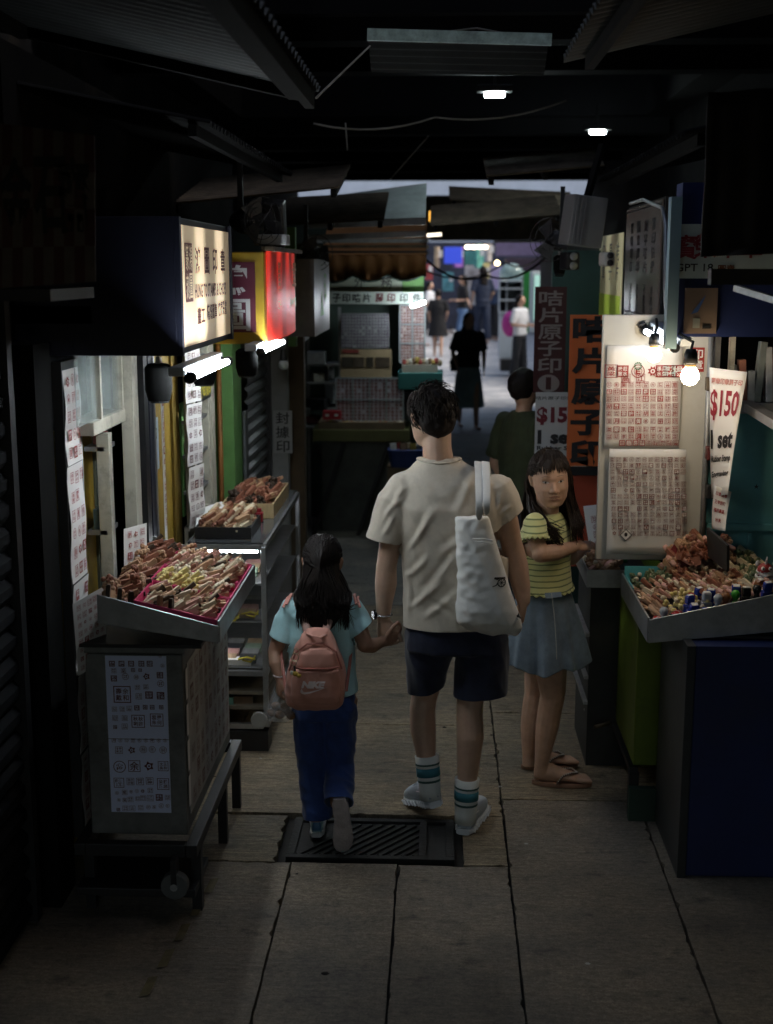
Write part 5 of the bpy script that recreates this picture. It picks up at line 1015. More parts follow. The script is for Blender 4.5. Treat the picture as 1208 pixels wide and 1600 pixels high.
# hair: a close cap plus tousled locks
hr = MB(); Lh = lambda x, y, z: hc + Rh @ (np.array([x, y, z]) * 1.02)
hr.ball(Lh(0, .020, .045), (.087, .098, .092), 20, rot=Rh); hr.ball(Lh(0, .055, .0), (.074, .062, .075), 16, rot=Rh); hr.ball(Lh(0, -.05, .085), (.066, .05, .04), 12, rot=Rh)
hs = remesh(hr, 'hair', HAIR, man, .006, 3, lambda co, no: co + no * np.array([[.006 * (fnoise(p, 28) + .6 * fnoise(p, 60))] for p in co]))
lk = MB(); rr = random.Random(5)
for i in range(620):
    th = rr.uniform(0, 2 * math.pi); ph = math.acos(rr.uniform(-.75, 1)); d = V3(math.sin(ph) * math.cos(th), math.sin(ph) * math.sin(th), math.cos(ph))
    p = V3(0, .022, .043) + d * V3(.086, .098, .091)
    if p[1] < -.045 and p[2] < .06: continue
    if p[2] < -.03 and p[1] < .03: continue
    t = nrm(V3(rr.uniform(-.6, .6), .35 + rr.uniform(-.3, .3), -1.0 + (1.2 if d[2] > .8 else 0))); t = nrm(t - d * (t @ d) * .9); l = rr.uniform(.025, .05) * (1.25 if d[2] > .5 else 1)
    pts = [Lh(*(p - d * .004)), Lh(*(p + t * l * .4 + d * .006)), Lh(*(p + t * l * .8 + d * .006)), Lh(*(p + t * l + d * rr.uniform(-.002, .008)))]
    strand(lk, pts, rr.uniform(.0022, .0042), .0005)
lk.build('hair_locks', HAIR, hs, smooth=True)
sg = MB(); p0, p1 = Lh(-.0835, .02, .012), Lh(-.081, -.05, .020); sg.tube([p0, (p0 + p1) / 2 + V3(.002, 0, 0), p1], .0022, 6); sg.build('glasses_temple', M('pale glasses frame', (.55, .52, .46), .3, .4, var=0), man)
# socks and shoes
for (a0, a1, nm) in ((P(667, 1180, YM + .117), P(673, 1248, YM + .092), 0), (P(730, 1216, YM + .003), P(727, 1284, YM - .002), 1)):
    m = MB(); d = a1 - a0; m.tube([a0, a0 + d * .25, a0 + d * .55, a0 + d * .8, a1], [.050, .048, .046, .044, .045], 20); so = m.build('sock', SOCKW, man, smooth=True)
    for f0, f1, mt in ((.16, .20, SOCKD), (.26, .46, SOCKT), (.54, .59, SOCKD)):
        m = MB(); m.tube([a0 + d * f0, a0 + d * (f0 + f1) / 2, a0 + d * f1], [.0512 - .008 * f0] * 3, 20); m.build('stripe', mt, so, smooth=True)
mt = (SHG, SHW, SHG2, SHG2, WHITEREF)
shoe(man, 'shoe', rotz(math.radians(-17)), P(724, 1306, YM - .03) * V3(1, 1, 0) + V3(0, 0, .002), 1.0, mt, ringsole=1)
Rl = rotz(math.radians(22)) @ rotx(math.radians(-17)) @ roty(math.radians(-8))
shoe(man, 'shoe', Rl, P(681, 1262, YM + .055), .98, mt, ringsole=1)
# wrist watch
w0 = wL + V3(0, 0, .012); dW = nrm(wL - eL); m = MB(); x, y, d = frame_of(dW)
m.tube([w0 + (x * math.cos(a) + y * math.sin(a)) * .031 for a in np.linspace(0, 2 * math.pi, 25)], .007, 6, sq=.5); wt = m.build('wrist_watch', M('steel watch band', (.5, .5, .5), .25, .9, var=.3, scale=200), man, smooth=True)
m = MB(); m.lathe([(.019, 0), (.019, .008), (.016, .011)], w0 + V3(-.030, -.012, 0), (-1, -.4, 0), 16); m.build('watch_case', M('dark watch case', (.08, .08, .09), .25, .8, var=0), wt)

# ------------------------------------------------------------------ tote bag on his shoulder
TOTE = M('white canvas', (.86, .85, .82), .7, var=.06, scale=30, bump=.08, bscale=300, sheen=.2)
YB = YM - .17
tote = thing('tote_bag', P(765, 990, YB), 'white canvas tote bag with small black cannon emblem hanging from the shoulder of the man', 'bag')
def q2(l, r, y, dy=.0): return P(l, y, YB + dy), P(r, y, YB + dy)
m = MB(); rows = [(808, 711, 764, .030), (830, 712, 770, .040), (880, 714, 785, .055), (920, 715, 797, .062), (950, 713, 808, .066), (968, 714, 815, .060), (980, 728, 817, .045), (988, 748, 814, .022), (991, 762, 808, .010)]
rings = []
for y, l, r, th in rows:
    a, c = q2(l, r, y); rings.append(((a + c) / 2, (c - a) / 2, V3(.0, th, 0)))
m.loft(rings, 40, p=2.5)
def toted(co, no):
    out = co.copy()
    for i, p in enumerate(co):
        low = max(0, min(1, (1.05 - p[2]) / .3)); x, z = p[0], p[2]
        n = noise.noise(Vector((x * 13 + z * 6, p[1] * 6, z * 3.5 + 3))) + .2 * noise.noise(Vector((x * 30 - z * 22, 4, z * 26)))
        k = noise.noise(Vector((x * 26 + z * 20, 9, z * 34 - x * 16))) * math.exp(-((x - .10) / .06) ** 2)
        out[i] = p + no[i] * ((.002 + .007 * low) * (1 - 1.9 * abs(n)) + .006 * k)
    return out
bag = remesh(m, 'bag_body', TOTE, tote, .006, 3, toted)
sd = YB - .075
for (l0, l1, top, dy) in ((744, 757, (741, 722), 0), (756, 768, (752, 726), -.004)):
    m = MB(); y0 = 815 if dy == 0 else 806
    path = [(P(l0 - 2, y0, YB - .035 + dy), P(l1 - 2, y0, YB - .035 + dy)), (P(l0 - 1, 785, sd - .02 + dy), P(l1 - 1, 786, sd - .02 + dy)), (P(l0 - 2, 750, YM - .135 + dy), P(l1 - 1, 750, YM - .135 + dy)), (P(top[0], 727, YM - .085 + dy), P(top[0] + 14, 729, YM - .085 + dy)),
            (P(top[0] - 1, 718, YM - .02), P(top[0] + 13, 720, YM - .02)), (P(top[0] + 2, 728, YM + .09), P(top[0] + 15, 730, YM + .09)), (P(l0 + 8, 800, YM + .14), P(l1 + 8, 800, YM + .14))]
    pts = [];
    for a, c in path: pts += [a, c]
    m.add(pts, [(2 * i, 2 * i + 2, 2 * i + 3, 2 * i + 1) for i in range(len(path) - 1)])
    st = m.build('strap', TOTE, tote, smooth=True, solid=.004); sb = st.modifiers.new('sub', 'SUBSURF'); sb.levels = 2; sb.render_levels = 2
m = MB(); a, c = P(739, 842, YB - .062), P(771, 845, YB - .061)
m.tube([a, (a + c) / 2 + V3(0, -.004, .004), c], .0025, 5); m.tube([a - V3(0, 0, .012), (a + c) / 2 + V3(0, -.004, -.008), c - V3(0, 0, .012)], .0025, 5); m.build('pocket_seam', TOTE, tote)
# printed emblems laid on the bag's surface
def project(obj_bag, mb):
    """push flat print onto the bag surface along +y"""
    dg = bpy.context.evaluated_depsgraph_get(); org = ORG[obj_bag.name]
    from mathutils.bvhtree import BVHTree
    bv = BVHTree.FromPolygons([v.co[:] for v in obj_bag.data.vertices], [p.vertices[:] for p in obj_bag.data.polygons])
    for k, arr in enumerate(mb.v):
        for i in range(len(arr)):
            q = Vector(arr[i] - org); h = bv.ray_cast(Vector((q.x, q.y - .4, q.z)), Vector((0, 1, 0)))
            if h[0] is not None: arr[i][1] = h[0].y + org[1] - .0018
m = MB(); e0 = P(781, 912, YB - .07); S = .001 * 1.0
def disc(mb, c, r0, r1, n=18, mi=0):
    for i in range(n):
        a0, a1 = 2 * math.pi * i / n, 2 * math.pi * (i + 1) / n
        mb.quad(*[c + V3(math.cos(q) * r, 0, math.sin(q) * r) for q, r in ((a0, r0), (a0, r1), (a1, r1), (a1, r0))], mi=mi)
wc = e0 + V3(.008, 0, -.002); disc(m, wc, .0125, .0165); disc(m, wc, 0, .0035, 8)
for k in range(8):
    a = math.pi * k / 4; u = V3(math.cos(a), 0, math.sin(a)); v = V3(-math.sin(a), 0, math.cos(a)); m.quad(wc + u * .003 - v * .001, wc + u * .013 - v * .001, wc + u * .013 + v * .001, wc + u * .003 + v * .001)
brl = [(-.016, .010), (-.012, .016), (.008, .014), (.022, .012), (.023, .005), (.006, .004), (-.012, .006)]
m.add([e0 + V3(x, 0, z + .004) for x, z in brl], [tuple(range(len(brl)))]); disc(m, e0 + V3(-.016, 0, .016), 0, .0045, 10)
trl = [(-.006, -.006), (-.012, -.012), (-.026, -.016), (-.027, -.013), (-.014, -.008), (-.009, -.001)]; m.add([e0 + V3(x, 0, z) for x, z in trl], [tuple(range(len(trl)))])
project(bag, m); m.build('cannon_emblem', BLACKINK, tote)
m = MB(); e1 = P(811, 968, YB - .06)
for a, l in ((-.65, .012), (0, .016), (.65, .012)):
    u = V3(math.sin(a), 0, math.cos(a)); v = V3(math.cos(a), 0, -math.sin(a)); m.add([e1 + V3(0, 0, -.001), e1 + u * l * .5 + v * .0038, e1 + u * l, e1 + u * l * .5 - v * .0038], [(0, 1, 2, 3)])
for k in range(3): m.quad(*[e1 + V3(x, 0, -.003 - k * .0028 + z) for x, z in ((-.007, 0), (.007, 0), (.007, .0013), (-.007, .0013))])
project(bag, m); m.build('trefoil_emblem', BLACKINK, tote)
# ------------------------------------------------------------------ the girl
TEALT = M('pale turquoise cotton', (.50, .80, .84), .85, var=.05, scale=60, bump=.05, bscale=400, sheen=.2); DENIM = M('deep blue trousers cotton', (.022, .055, .20), .85, var=.25, scale=14, bump=.08, bscale=200, sheen=.2)
YG = 4.80
girl = thing('person', (-.45, YG, 0), 'girl with long black hair in a turquoise T-shirt and blue trousers, walking away', 'person')
hg = P(505, 882, YG + .02); Rg = rotz(math.radians(-4)) @ rotx(math.radians(-6)) @ rotz(math.pi)
b = MB(); head(b, hg, Rg, .93); b.tube([hg + V3(0, 0, -.05), P(503, 940, YG), P(503, 955, YG)], [.042, .042, .05], 12)
b.loft([(P(503, 940, YG), X_ * .07, Y_ * .05), (P(502, 955, YG), X_ * .11, Y_ * .065), (P(503, 1000, YG), X_ * .115, Y_ * .075), (P(505, 1050, YG), X_ * .11, Y_ * .075), (P(508, 1090, YG), X_ * .12, Y_ * .085)], 18)
sL, sR = P(457, 950, YG), P(549, 950, YG); eL, wL2 = P(430, 1018, YG - .02), P(437, 1058, YG - .07); eR, wR2 = P(572, 1008, YG - .03), P(596, 1003, YG + .03)
b.tube([sL, P(442, 985, YG - .01), eL], [.042, .034, .029], 12); b.tube([eL, P(432, 1038, YG - .05), wL2], [.029, .030, .021], 12, round_=True)
b.tube([sR, P(562, 985, YG - .01), eR], [.042, .034, .030], 12); b.tube([eR + V3(-.006, 0, 0), P(582, 1009, YG - .01), wR2], [.030, .030, .022], 12, round_=True)
hand(b, wL2, V3(-.05, -.1, -1), (.8, .5, 0), (.3, -.9, .1), .74, (.8, 1.0, .7), .04, .4)
# her right hand closes round the man's fingers from outside
hand(b, wR2, P(618, 996, YG + .06) - wR2, (-.1, .35, .9), (.25, -.3, .9), .78, (.75, .9, .7), .05, .9)
kL, aL = P(490, 1180, YG + .02), P(495, 1282, YG + .0); kR, aR = P(530, 1188, YG + .03), P(528, 1258, YG - .16)
b.tube([P(487, 1090, YG), kL], [.075, .05], 12); b.tube([kL, aL], [.046, .03], 12); b.tube([P(530, 1090, YG), kR], [.075, .05], 12); b.tube([kR, aR], [.046, .03], 12)
remesh(b, 'body', SKIN_G, girl, .005, 3)
ts = MB(); ts.loft([(P(503, 936, YG), X_ * .055, Y_ * .05), (P(503, 945, YG), X_ * .10, Y_ * .065), (P(502, 958, YG), X_ * .128, Y_ * .082), (P(502, 1000, YG), X_ * .130, Y_ * .09), (P(504, 1040, YG), X_ * .127, Y_ * .088), (P(507, 1083, YG), X_ * .132, Y_ * .095), (P(507, 1098, YG), X_ * .133, Y_ * .096)], 28, p=2.3)
ts.ball(P(459, 953, YG), .050, 12); ts.ball(P(547, 953, YG), .050, 12); gl_, gr_ = P(441, 997, YG - .01), P(563, 984, YG - .015)
ts.tube([P(462, 948, YG), P(449, 970, YG), gl_, gl_ + V3(-.012, 0, -.03)], [.050, .052, .053, .053], 16); ts.tube([P(544, 948, YG), P(556, 968, YG), gr_, gr_ + V3(.02, 0, -.03)], [.050, .052, .053, .053], 16)
tsh = remesh(ts, 'shirt', TEALT, girl, .0055, 4, cloth(.0045, 7, 7, 21, (1.0, .4)), [(P(507, 1082, YG), (.10, 0, -1), .24), (gl_, (-.35, 0, -1), .11, (P(453, 1000, YG), (-1, 0, .3))), (gr_, (.7, 0, -.9), .11, (P(551, 990, YG), (1, 0, .3)))], solid=.003)
for sx, px in ((0, 454), (1, 552)):
    for k in range(2): m = MB(); c = P(px + (k * 5 + 1) * (1 if sx else -1), 938 + k * 4, YG - .03); m.tube([c + V3(-.012 if not sx else .012, -.02, -.012), c + V3(0, .02, .012), c + V3(0, .06, .010)], .006, 6, sq=.5); m.build('shoulder_stripe', M('salmon stripe', (.55, .24, .19), .7, var=.05), tsh)
pt = MB(); pt.loft([(P(507, 1070, YG), X_ * .118, Y_ * .09), (P(508, 1095, YG), X_ * .125, Y_ * .098), (P(508, 1115, YG), X_ * .128, Y_ * .10)], 22, p=2.3)
pt.loft([(P(488, 1100, YG), X_ * .072, Y_ * .09), (P(487, 1150, YG + .01), X_ * .068, Y_ * .08), (P(491, 1200, YG + .015), X_ * .062, Y_ * .07), (P(494, 1245, YG + .01), X_ * .058, Y_ * .066), (P(496, 1280, YG), X_ * .060, Y_ * .068), (P(497, 1296, YG), X_ * .060, Y_ * .068)], 18, p=2.2)
pt.loft([(P(530, 1100, YG), X_ * .072, Y_ * .09), (P(529, 1150, YG + .02), X_ * .068, Y_ * .08), (P(529, 1190, YG + .02), X_ * .060, V3(0, .066, -.01)), (P(530, 1215, YG - .03), X_ * .058, V3(0, .055, -.035)), (P(530, 1240, YG - .11), X_ * .056, V3(0, .045, -.045)), (P(529, 1256, YG - .16), X_ * .054, V3(0, .043, -.046)), (P(529, 1266, YG - .19), X_ * .054, V3(0, .043, -.046))], 18, p=2.2)
remesh(pt, 'trousers', DENIM, girl, .0055, 4, cloth(.006, 9, 9, 33, (.9, .6)), [(P(496, 1272, YG), (0, .05, -1), .10), (P(529, 1254, YG - .155), (0, -.74, -.68), .085)], solid=.003)
# long straight hair
hr = MB(); Lg = lambda x, y, z: hg + Rg @ (np.array([x, y, z]) * .93)
hr.ball(Lg(0, .018, .045), (.074, .087, .081), 20, rot=Rg); hr.loft([(Lg(0, .04, .05), Rg @ V3(.066, 0, 0), Rg @ V3(0, .045, 0)), (Lg(0, .048, -.01), Rg @ V3(.072, 0, 0), Rg @ V3(0, .048, 0)), (Lg(0, .06, -.06), Rg @ V3(.076, 0, 0), Rg @ V3(0, .042, 0)), (P(503, 945, YG - .085), X_ * .084, Y_ * .026), (P(504, 965, YG - .105), X_ * .070, Y_ * .015), (P(504, 985, YG - .118), X_ * .035, Y_ * .008)], 24)
hs = remesh(hr, 'hair', HAIR, girl, .006, 4)
lk = MB(); rr = random.Random(8)
for i in range(620):
    a = rr.uniform(-2.1, 2.1); z0 = rr.uniform(-.06, .104); d = nrm(V3(math.sin(a), math.cos(a), 0)); rad = math.sqrt(max(.05, 1 - ((z0) / .105) ** 2))
    p0 = Lg(d[0] * .083 * rad, .018 + d[1] * .097 * rad, .045 + z0 * .86); s = math.sin(a); side = abs(s)
    xe = 504 + 37 * s + rr.uniform(-6, 6); ye = 985 - 8 * side + rr.uniform(-42, 8) - (20 if .25 < side < .5 else 0)
    if rr.random() < .06 and s > .3: xe += rr.uniform(8, 24)
    pm = P(504 + 41 * s + rr.uniform(-3, 3), 925, YG - .112 * math.cos(a) - .006); pe = P(xe, ye, YG - .112 - .028 * math.cos(a)); ps = P(504 + 40 * s, 950, YG - .098 - .030 * math.cos(a))
    strand(lk, wavy([p0, p0 * .5 + pm * .5 + V3(math.sin(a) * .012, -.014 * math.cos(a), 0), pm, ps, pe], .004, rr, 10), rr.uniform(.005, .008), .0008, flat=.35)
lk.build('hair_locks', HAIR, hs, smooth=True)
SHT = M('pale teal shoe leather', (.28, .42, .44), .5, var=.1, dirt=.3); SHS = M('dusty pink grey sole', (.48, .42, .41), .75, var=.12, scale=30, bump=.3, bscale=120, dirt=.4); SHB = M('blue shoe overlay', (.06, .16, .30), .5, var=.1); SHL = M('white laces', (.6, .6, .6), .7, var=.05)
shoe(girl, 'shoe', rotz(math.radians(4)), P(495, 1306, YG - .01) * V3(1, 1, 0) + V3(0, 0, .002), .76, (SHT, SHL, SHL, SHB, WHITEREF))
Rs = np.stack([nrm(V3(1, .05, .08)), nrm(np.cross(nrm(V3(0, .995, .10)), nrm(V3(1, .05, .08)))), nrm(V3(0, .995, .10))], 1)
Rs[:, 1] = nrm(np.cross(Rs[:, 2], Rs[:, 0]))
if Rs[2, 1] > 0: Rs[:, 1] *= -1; Rs[:, 0] *= -1
sh2 = shoe(girl, 'shoe', Rs, P(530, 1252, YG - .205), .80, (SHT, SHS, SHL, SHB, WHITEREF))
# bracelet
m = MB(); w0 = wL2 + V3(0, .004, .01); m.tube([w0 + V3(math.cos(a) * .024, math.sin(a) * .022, .004 * math.sin(a)) for a in np.linspace(0, 2 * math.pi, 20)], .004, 6); m.build('bracelet', M('pale beads', (.5, .42, .42), .4, var=.4, scale=200), girl)

# ------------------------------------------------------------------ pink backpack
SAL = M('salmon pink nylon', (.62, .29, .22), .6, var=.07, scale=20, bump=.06, bscale=260, sheen=.15); SALD = M('darker salmon piping', (.33, .11, .08), .6, var=.1)
YP = YG - .17
bp = thing('backpack', P(497, 1104, YP), 'salmon pink backpack with pale NIKE lettering worn by the girl', 'backpack')
m = MB(); rings = []
for y, l, r, th in ((983, 482, 513, .018), (990, 474, 518, .035), (1005, 464, 526, .05), (1030, 455, 535, .06), (1055, 449, 540, .066), (1080, 446, 540, .068), (1096, 449, 537, .062), (1104, 458, 530, .04)):
    a, c = P(l, y, YP), P(r, y, YP); rings.append(((a + c) / 2, (c - a) / 2, Y_ * th))
m.loft(rings, 36, p=3.0); body_bp = remesh(m, 'bag_body', SAL, bp, .0055, 4, cloth(.0045, 10, 10, 5, (.8, 0)))
pk = MB(); rings = []
for y, l, r, th in ((1012, 482, 512, .02), (1020, 470, 522, .028), (1035, 462, 527, .034), (1042, 460, 528, .034)):
    a, c = P(l, y, YP - .045), P(r, y, YP - .045); rings.append(((a + c) / 2, (c - a) / 2, Y_ * th))
pk.loft(rings, 28, p=2.6); p1 = remesh(pk, 'top_pocket', SAL, bp, .005, 3, cloth(.003, 14, 6, 4))
pk = MB(); rings = []
for y, l, r, th in ((1045, 461, 529, .034), (1060, 456, 532, .036), (1085, 454, 533, .036), (1097, 458, 530, .028)):
    a, c = P(l, y, YP - .045), P(r, y, YP - .045); rings.append(((a + c) / 2, (c - a) / 2, Y_ * th))
pk.loft(rings, 28, p=3); p2 = remesh(pk, 'front_pocket', SAL, bp, .005, 3, cloth(.004, 12, 8, 14, (.7, 0)))
m = MB(); m.tube([P(461, 1043, YP - .078), P(480, 1045, YP - .085), P(510, 1045, YP - .085), P(529, 1042, YP - .078)], .0032, 6); m.build('zip', SALD, bp); 
m = MB(); m.tube([P(452, 1048, YP - .05), P(462, 1020, YP - .055), P(480, 1006, YP - .055), P(505, 1005, YP - .055), P(525, 1018, YP - .055), P(534, 1045, YP - .05)], .0036, 6); m.build('zip', SALD, bp)
m = MB(); m.tube([P(480, 990, YP - .02), P(487, 993, YP - .05), P(500, 996, YP - .055), P(510, 991, YP - .02)], .007, 6, sq=.35); m.build('grab_handle', SAL, bp, smooth=True)
for x0, x1, xt in ((481, 473, 462), (508, 517, 531)):
    m = MB(); m.tube([P(x0, 990, YP + .01), P((x0 + x1) / 2, 974, YP + .045), P(x1, 955, YP + .075), P(xt, 934, YG + .0), P(xt, 938, YG + .07)], [.016, .016, .017, .019, .019], 8, sq=.3, hint=(0, 1, 0)); m.build('shoulder_strap', M('pale pink strap', (.55, .36, .31), .7, var=.06), bp, smooth=True)
for x in (447, 541): m = MB(); m.tube([P(x, 1080, YP), P(x + (4 if x > 500 else -4), 1050, YP + .06), P(x + (8 if x > 500 else -8), 1015, YP + .14)], .006, 6, sq=.4); m.build('lower_strap', SALD, bp)
def project2(parts, mb, lift=.0015):
    from mathutils.bvhtree import BVHTree
    bvs = [(BVHTree.FromPolygons([v.co[:] for v in o.data.vertices], [p.vertices[:] for p in o.data.polygons]), ORG[o.name]) for o in parts]
    for arr in mb.v:
        for i in range(len(arr)):
            best = None
            for bv, org in bvs:
                q = arr[i] - org; h = bv.ray_cast(Vector((q[0], q[1] - .4, q[2])), Vector((0, 1, 0)))
                if h[0] is not None and (best is None or h[0].y + org[1] < best): best = h[0].y + org[1]
            if best is not None: arr[i][1] = best - lift
PRINTP = M('pale pink print', (.85, .70, .68), .5, var=.03)
m = MB(); txt(m, 'NIKE', P(489, 1072, YP - .1), X_, Z_, .084, .028, 0, .065, .9, shear=.28)
project2([p2, body_bp], m, .004); m.build('lettering', PRINTP, bp)
m = MB(); c = P(487, 1080, YP - .1); out = [(-.040, .006), (-.046, -.004), (-.046, -.012), (-.040, -.017), (-.030, -.018), (-.010, -.014), (.020, -.004), (.062, .012), (.020, .000), (-.010, -.007), (-.026, -.009), (-.035, -.007), (-.038, -.002)]
pts = [c + V3(x * .95, 0, z) for x, z in out]; m.add(pts, [(0, 1, 2, 12), (2, 3, 11, 12), (3, 4, 10, 11), (4, 5, 9, 10), (5, 6, 8, 9), (6, 7, 8)]); project2([p2, body_bp], m, .004); m.build('swoosh_mark', PRINTP, bp)
# key charm
t = thing('key_charm', P(460, 1060, YP - .09), 'cluster of metal rings with a small yellow and white charm hanging from the pink backpack', 'charm'); BR = M('dull brass ring', (.35, .28, .18), .3, .9, var=.2)
for k, (x, y, r) in enumerate(((463, 1018, .010), (461, 1027, .013), (459, 1036, .010))): m = MB(); c = P(x, y, YP - .088 - .004 * k); m.tube([c + V3(math.cos(a) * r, math.sin(a) * r * (.6 if k % 2 else .2), math.sin(a) * r) for a in np.linspace(0, 2 * math.pi, 18)], .0018, 5); m.build('ring', BR, t)
m = MB(); c = P(462, 1053, YP - .105); m.ball(c, (.012, .009, .010), 8); m.ball(c + V3(.012, -.002, -.006), (.010, .008, .008), 8); m.ball(c + V3(-.010, -.002, .004), (.008, .008, .008), 8); m.build('yellow_flower', M('mustard charm', (.45, .30, .04), .6, var=.3, scale=80), t, smooth=True)
m = MB(); m.ball(P(456, 1051, YP - .112), (.006, .005, .009), 8); m.build('white_flower', M('white charm', (.55, .58, .5), .6, var=.1), t, smooth=True); m = MB(); m.tube([P(460, 1040, YP - .095), P(461, 1050, YP - .10)], .004, 6); m.build('bead_chain', BLACKP, t)
# clear bag of brown snacks in her left hand
t = thing('plastic_bag', P(437, 1125, YG - .05), 'clear plastic bag of round brown snacks hanging from the left hand of the girl', 'bag')
m = MB(); YQ = YG - .05; rings = []
for y, x, w in ((1062, 438, .006), (1070, 438, .014), (1085, 438, .030), (1100, 438, .046), (1115, 438, .052), (1124, 438, .042), (1127, 438, .02)): rings.append((P(x, y, YQ), X_ * w, Y_ * w * .8))
m.loft(rings, 24); bag = remesh(m, 'bag_film', M('clear plastic film', (.85, .88, .9), .12, alpha=.22, var=0), t, .006, 2, cloth(.005, 22, 18, 6))
SNK = M('brown snack crust', (.22, .11, .05), .6, var=.3, scale=40, bump=.2)
for k, (x, y, dy) in enumerate(((425, 1113, 0), (437, 1117, -.02), (449, 1112, 0), (431, 1103, .0), (444, 1104, -.01), (438, 1110, .03), (455, 1118, 0))): m = MB(); m.ball(P(x, y, YQ + dy), (.020, .019, .016), 10); o = m.build('snack', SNK, smooth=True); tag(o, 'round brown snack lying inside the clear plastic bag carried by the girl', 'snack', 'brown snacks in the clear bag')
# ------------------------------------------------------------------ woman at the right stall
YW = 5.42
woman = thing('person', (.47, YW, 0), 'woman in a yellow green striped top and denim skirt looking back from the right stall', 'person')
hw = P(860, 752, YW - .02); Rw = rotz(math.radians(5)) @ rotx(math.radians(4)) @ roty(math.radians(-4))
b = MB(); head(b, hw, Rw, 1.03); b.tube([hw + V3(-.01, .025, -.04), P(856, 797, YW + .01), P(852, 812, YW + .01)], [.050, .048, .058], 14)
# torso turned towards the stall: shoulder line mostly along the lane
sN, sF = P(836, 815, YW - .13), P(866, 815, YW + .14); U = nrm(V3(.42, 1, 0)) if False else nrm((sF - sN) * V3(1, 1, 0)); Wd = V3(U[1], -U[0], 0)
def TR(px, py, a, c): return (P(px, py, YW), U * a, Wd * c)
b.loft([TR(852, 808, .06, .05), TR(852, 822, .12, .07), TR(850, 850, .135, .10), TR(850, 890, .12, .10), TR(850, 925, .13, .105), TR(852, 965, .15, .12)], 20)
eW, wW = P(846, 866, YW - .20), P(900, 853, YW - .02)
b.tube([sN + V3(0, .01, -.025), P(836, 840, YW - .165), eW], [.037, .037, .035], 14); b.tube([eW + V3(-.004, 0, 0), P(868, 863, YW - .14), wW], [.037, .036, .024], 14, round_=True)
hand(b, wW, P(940, 850, YW + .10) - wW, (.1, -.25, -1.0), (-.25, .9, .2), .93, (.10, .16, .12), .22, .6)
b.tube([sF, P(884, 850, YW + .20), P(893, 872, YW + .24)], [.048, .040, .034], 12); b.tube([P(893, 872, YW + .24), P(905, 862, YW + .3), P(912, 856, YW + .34)], [.034, .03, .022], 12, round_=True)
kN, aN = P(864, 1085, YW - .05), P(846, 1192, YW - .06); kF, aF = P(838, 1080, YW + .10), P(826, 1180, YW + .12)
b.tube([P(852, 970, YW - .06), P(860, 1030, YW - .06), kN], [.085, .075, .056], 14); b.tube([kN, P(859, 1110, YW - .05), P(855, 1135, YW - .055), aN, P(846, 1210, YW - .05)], [.055, .053, .052, .030, .034], 14)
b.tube([P(850, 970, YW + .07), P(845, 1030, YW + .09), kF], [.085, .073, .054], 14); b.tube([kF, P(833, 1110, YW + .10), P(830, 1135, YW + .11), aF, P(827, 1195, YW + .12)], [.053, .051, .049, .029, .033], 14)
def foot(o, d):
    o = np.asarray(o, float); d = nrm(d); s = V3(d[1], -d[0], 0)
    b.loft([(o + Z_ * .040 - d * .025, s * .020, Z_ * .022), (o + Z_ * .045, s * .030, Z_ * .038), (o + d * .05 + Z_ * .048, s * .031, Z_ * .042), (o + d * .10 + Z_ * .038, s * .036, Z_ * .028), (o + d * .155 + Z_ * .028, s * .043, Z_ * .016), (o + d * .185 + Z_ * .025, s * .040, Z_ * .012)], 16)
    for k, (q, l) in enumerate(((-.030, .030), (-.012, .030), (.003, .026), (.017, .021), (.030, .015))): b.tube([o + d * .17 + s * -q + Z_ * .025, o + d * (.19 + l * .5) + s * -q * 1.05 + Z_ * .026, o + d * (.19 + l) + s * -q * 1.05 + Z_ * .023], [.012 if k == 0 else .009] * 2 + [.010 if k == 0 else .0075], 8, round_=True)
fN = P(836, 1214, YW - .05) * V3(1, 1, 0) + V3(.02, 0, .012); fF = P(822, 1192, YW + .13) * V3(1, 1, 0) + V3(.01, 0, .012); dN, dF = V3(1, -.05, 0), V3(1, .12, 0)
foot(fN, dN); foot(fF, dF)
body = remesh(b, 'body', SKIN_W, woman, .0036, 3, face_deform(hw, Rw, 1.03))
Lw = lambda x, y, z: hw + Rw @ (np.array([x, y, z]) * 1.03); Dw = lambda x, y, z: Rw @ V3(x, y, z)
WHITE = M('eye white', (.55, .50, .46), .3, var=0); IRIS = M('dark brown iris', (.012, .008, .006), .15, var=0); LIP = M('muted lip', (.30, .115, .10), .45, var=.1, scale=60); BROW = M('thin dark brow', (.13, .08, .06), .7, var=0)
from mathutils.bvhtree import BVHTree
bvw = BVHTree.FromPolygons([v.co[:] for v in body.data.vertices], [p.vertices[:] for p in body.data.polygons])
def onface(x, z, lift=.0):
    o = Lw(x, -.30, z) - ORG[body.name]; h = bvw.ray_cast(Vector(o), Vector(Dw(0, 1, 0)))
    return (np.array(h[0]) + ORG[body.name] + Dw(0, -lift, 0)) if h[0] is not None else Lw(x, -.09, z)
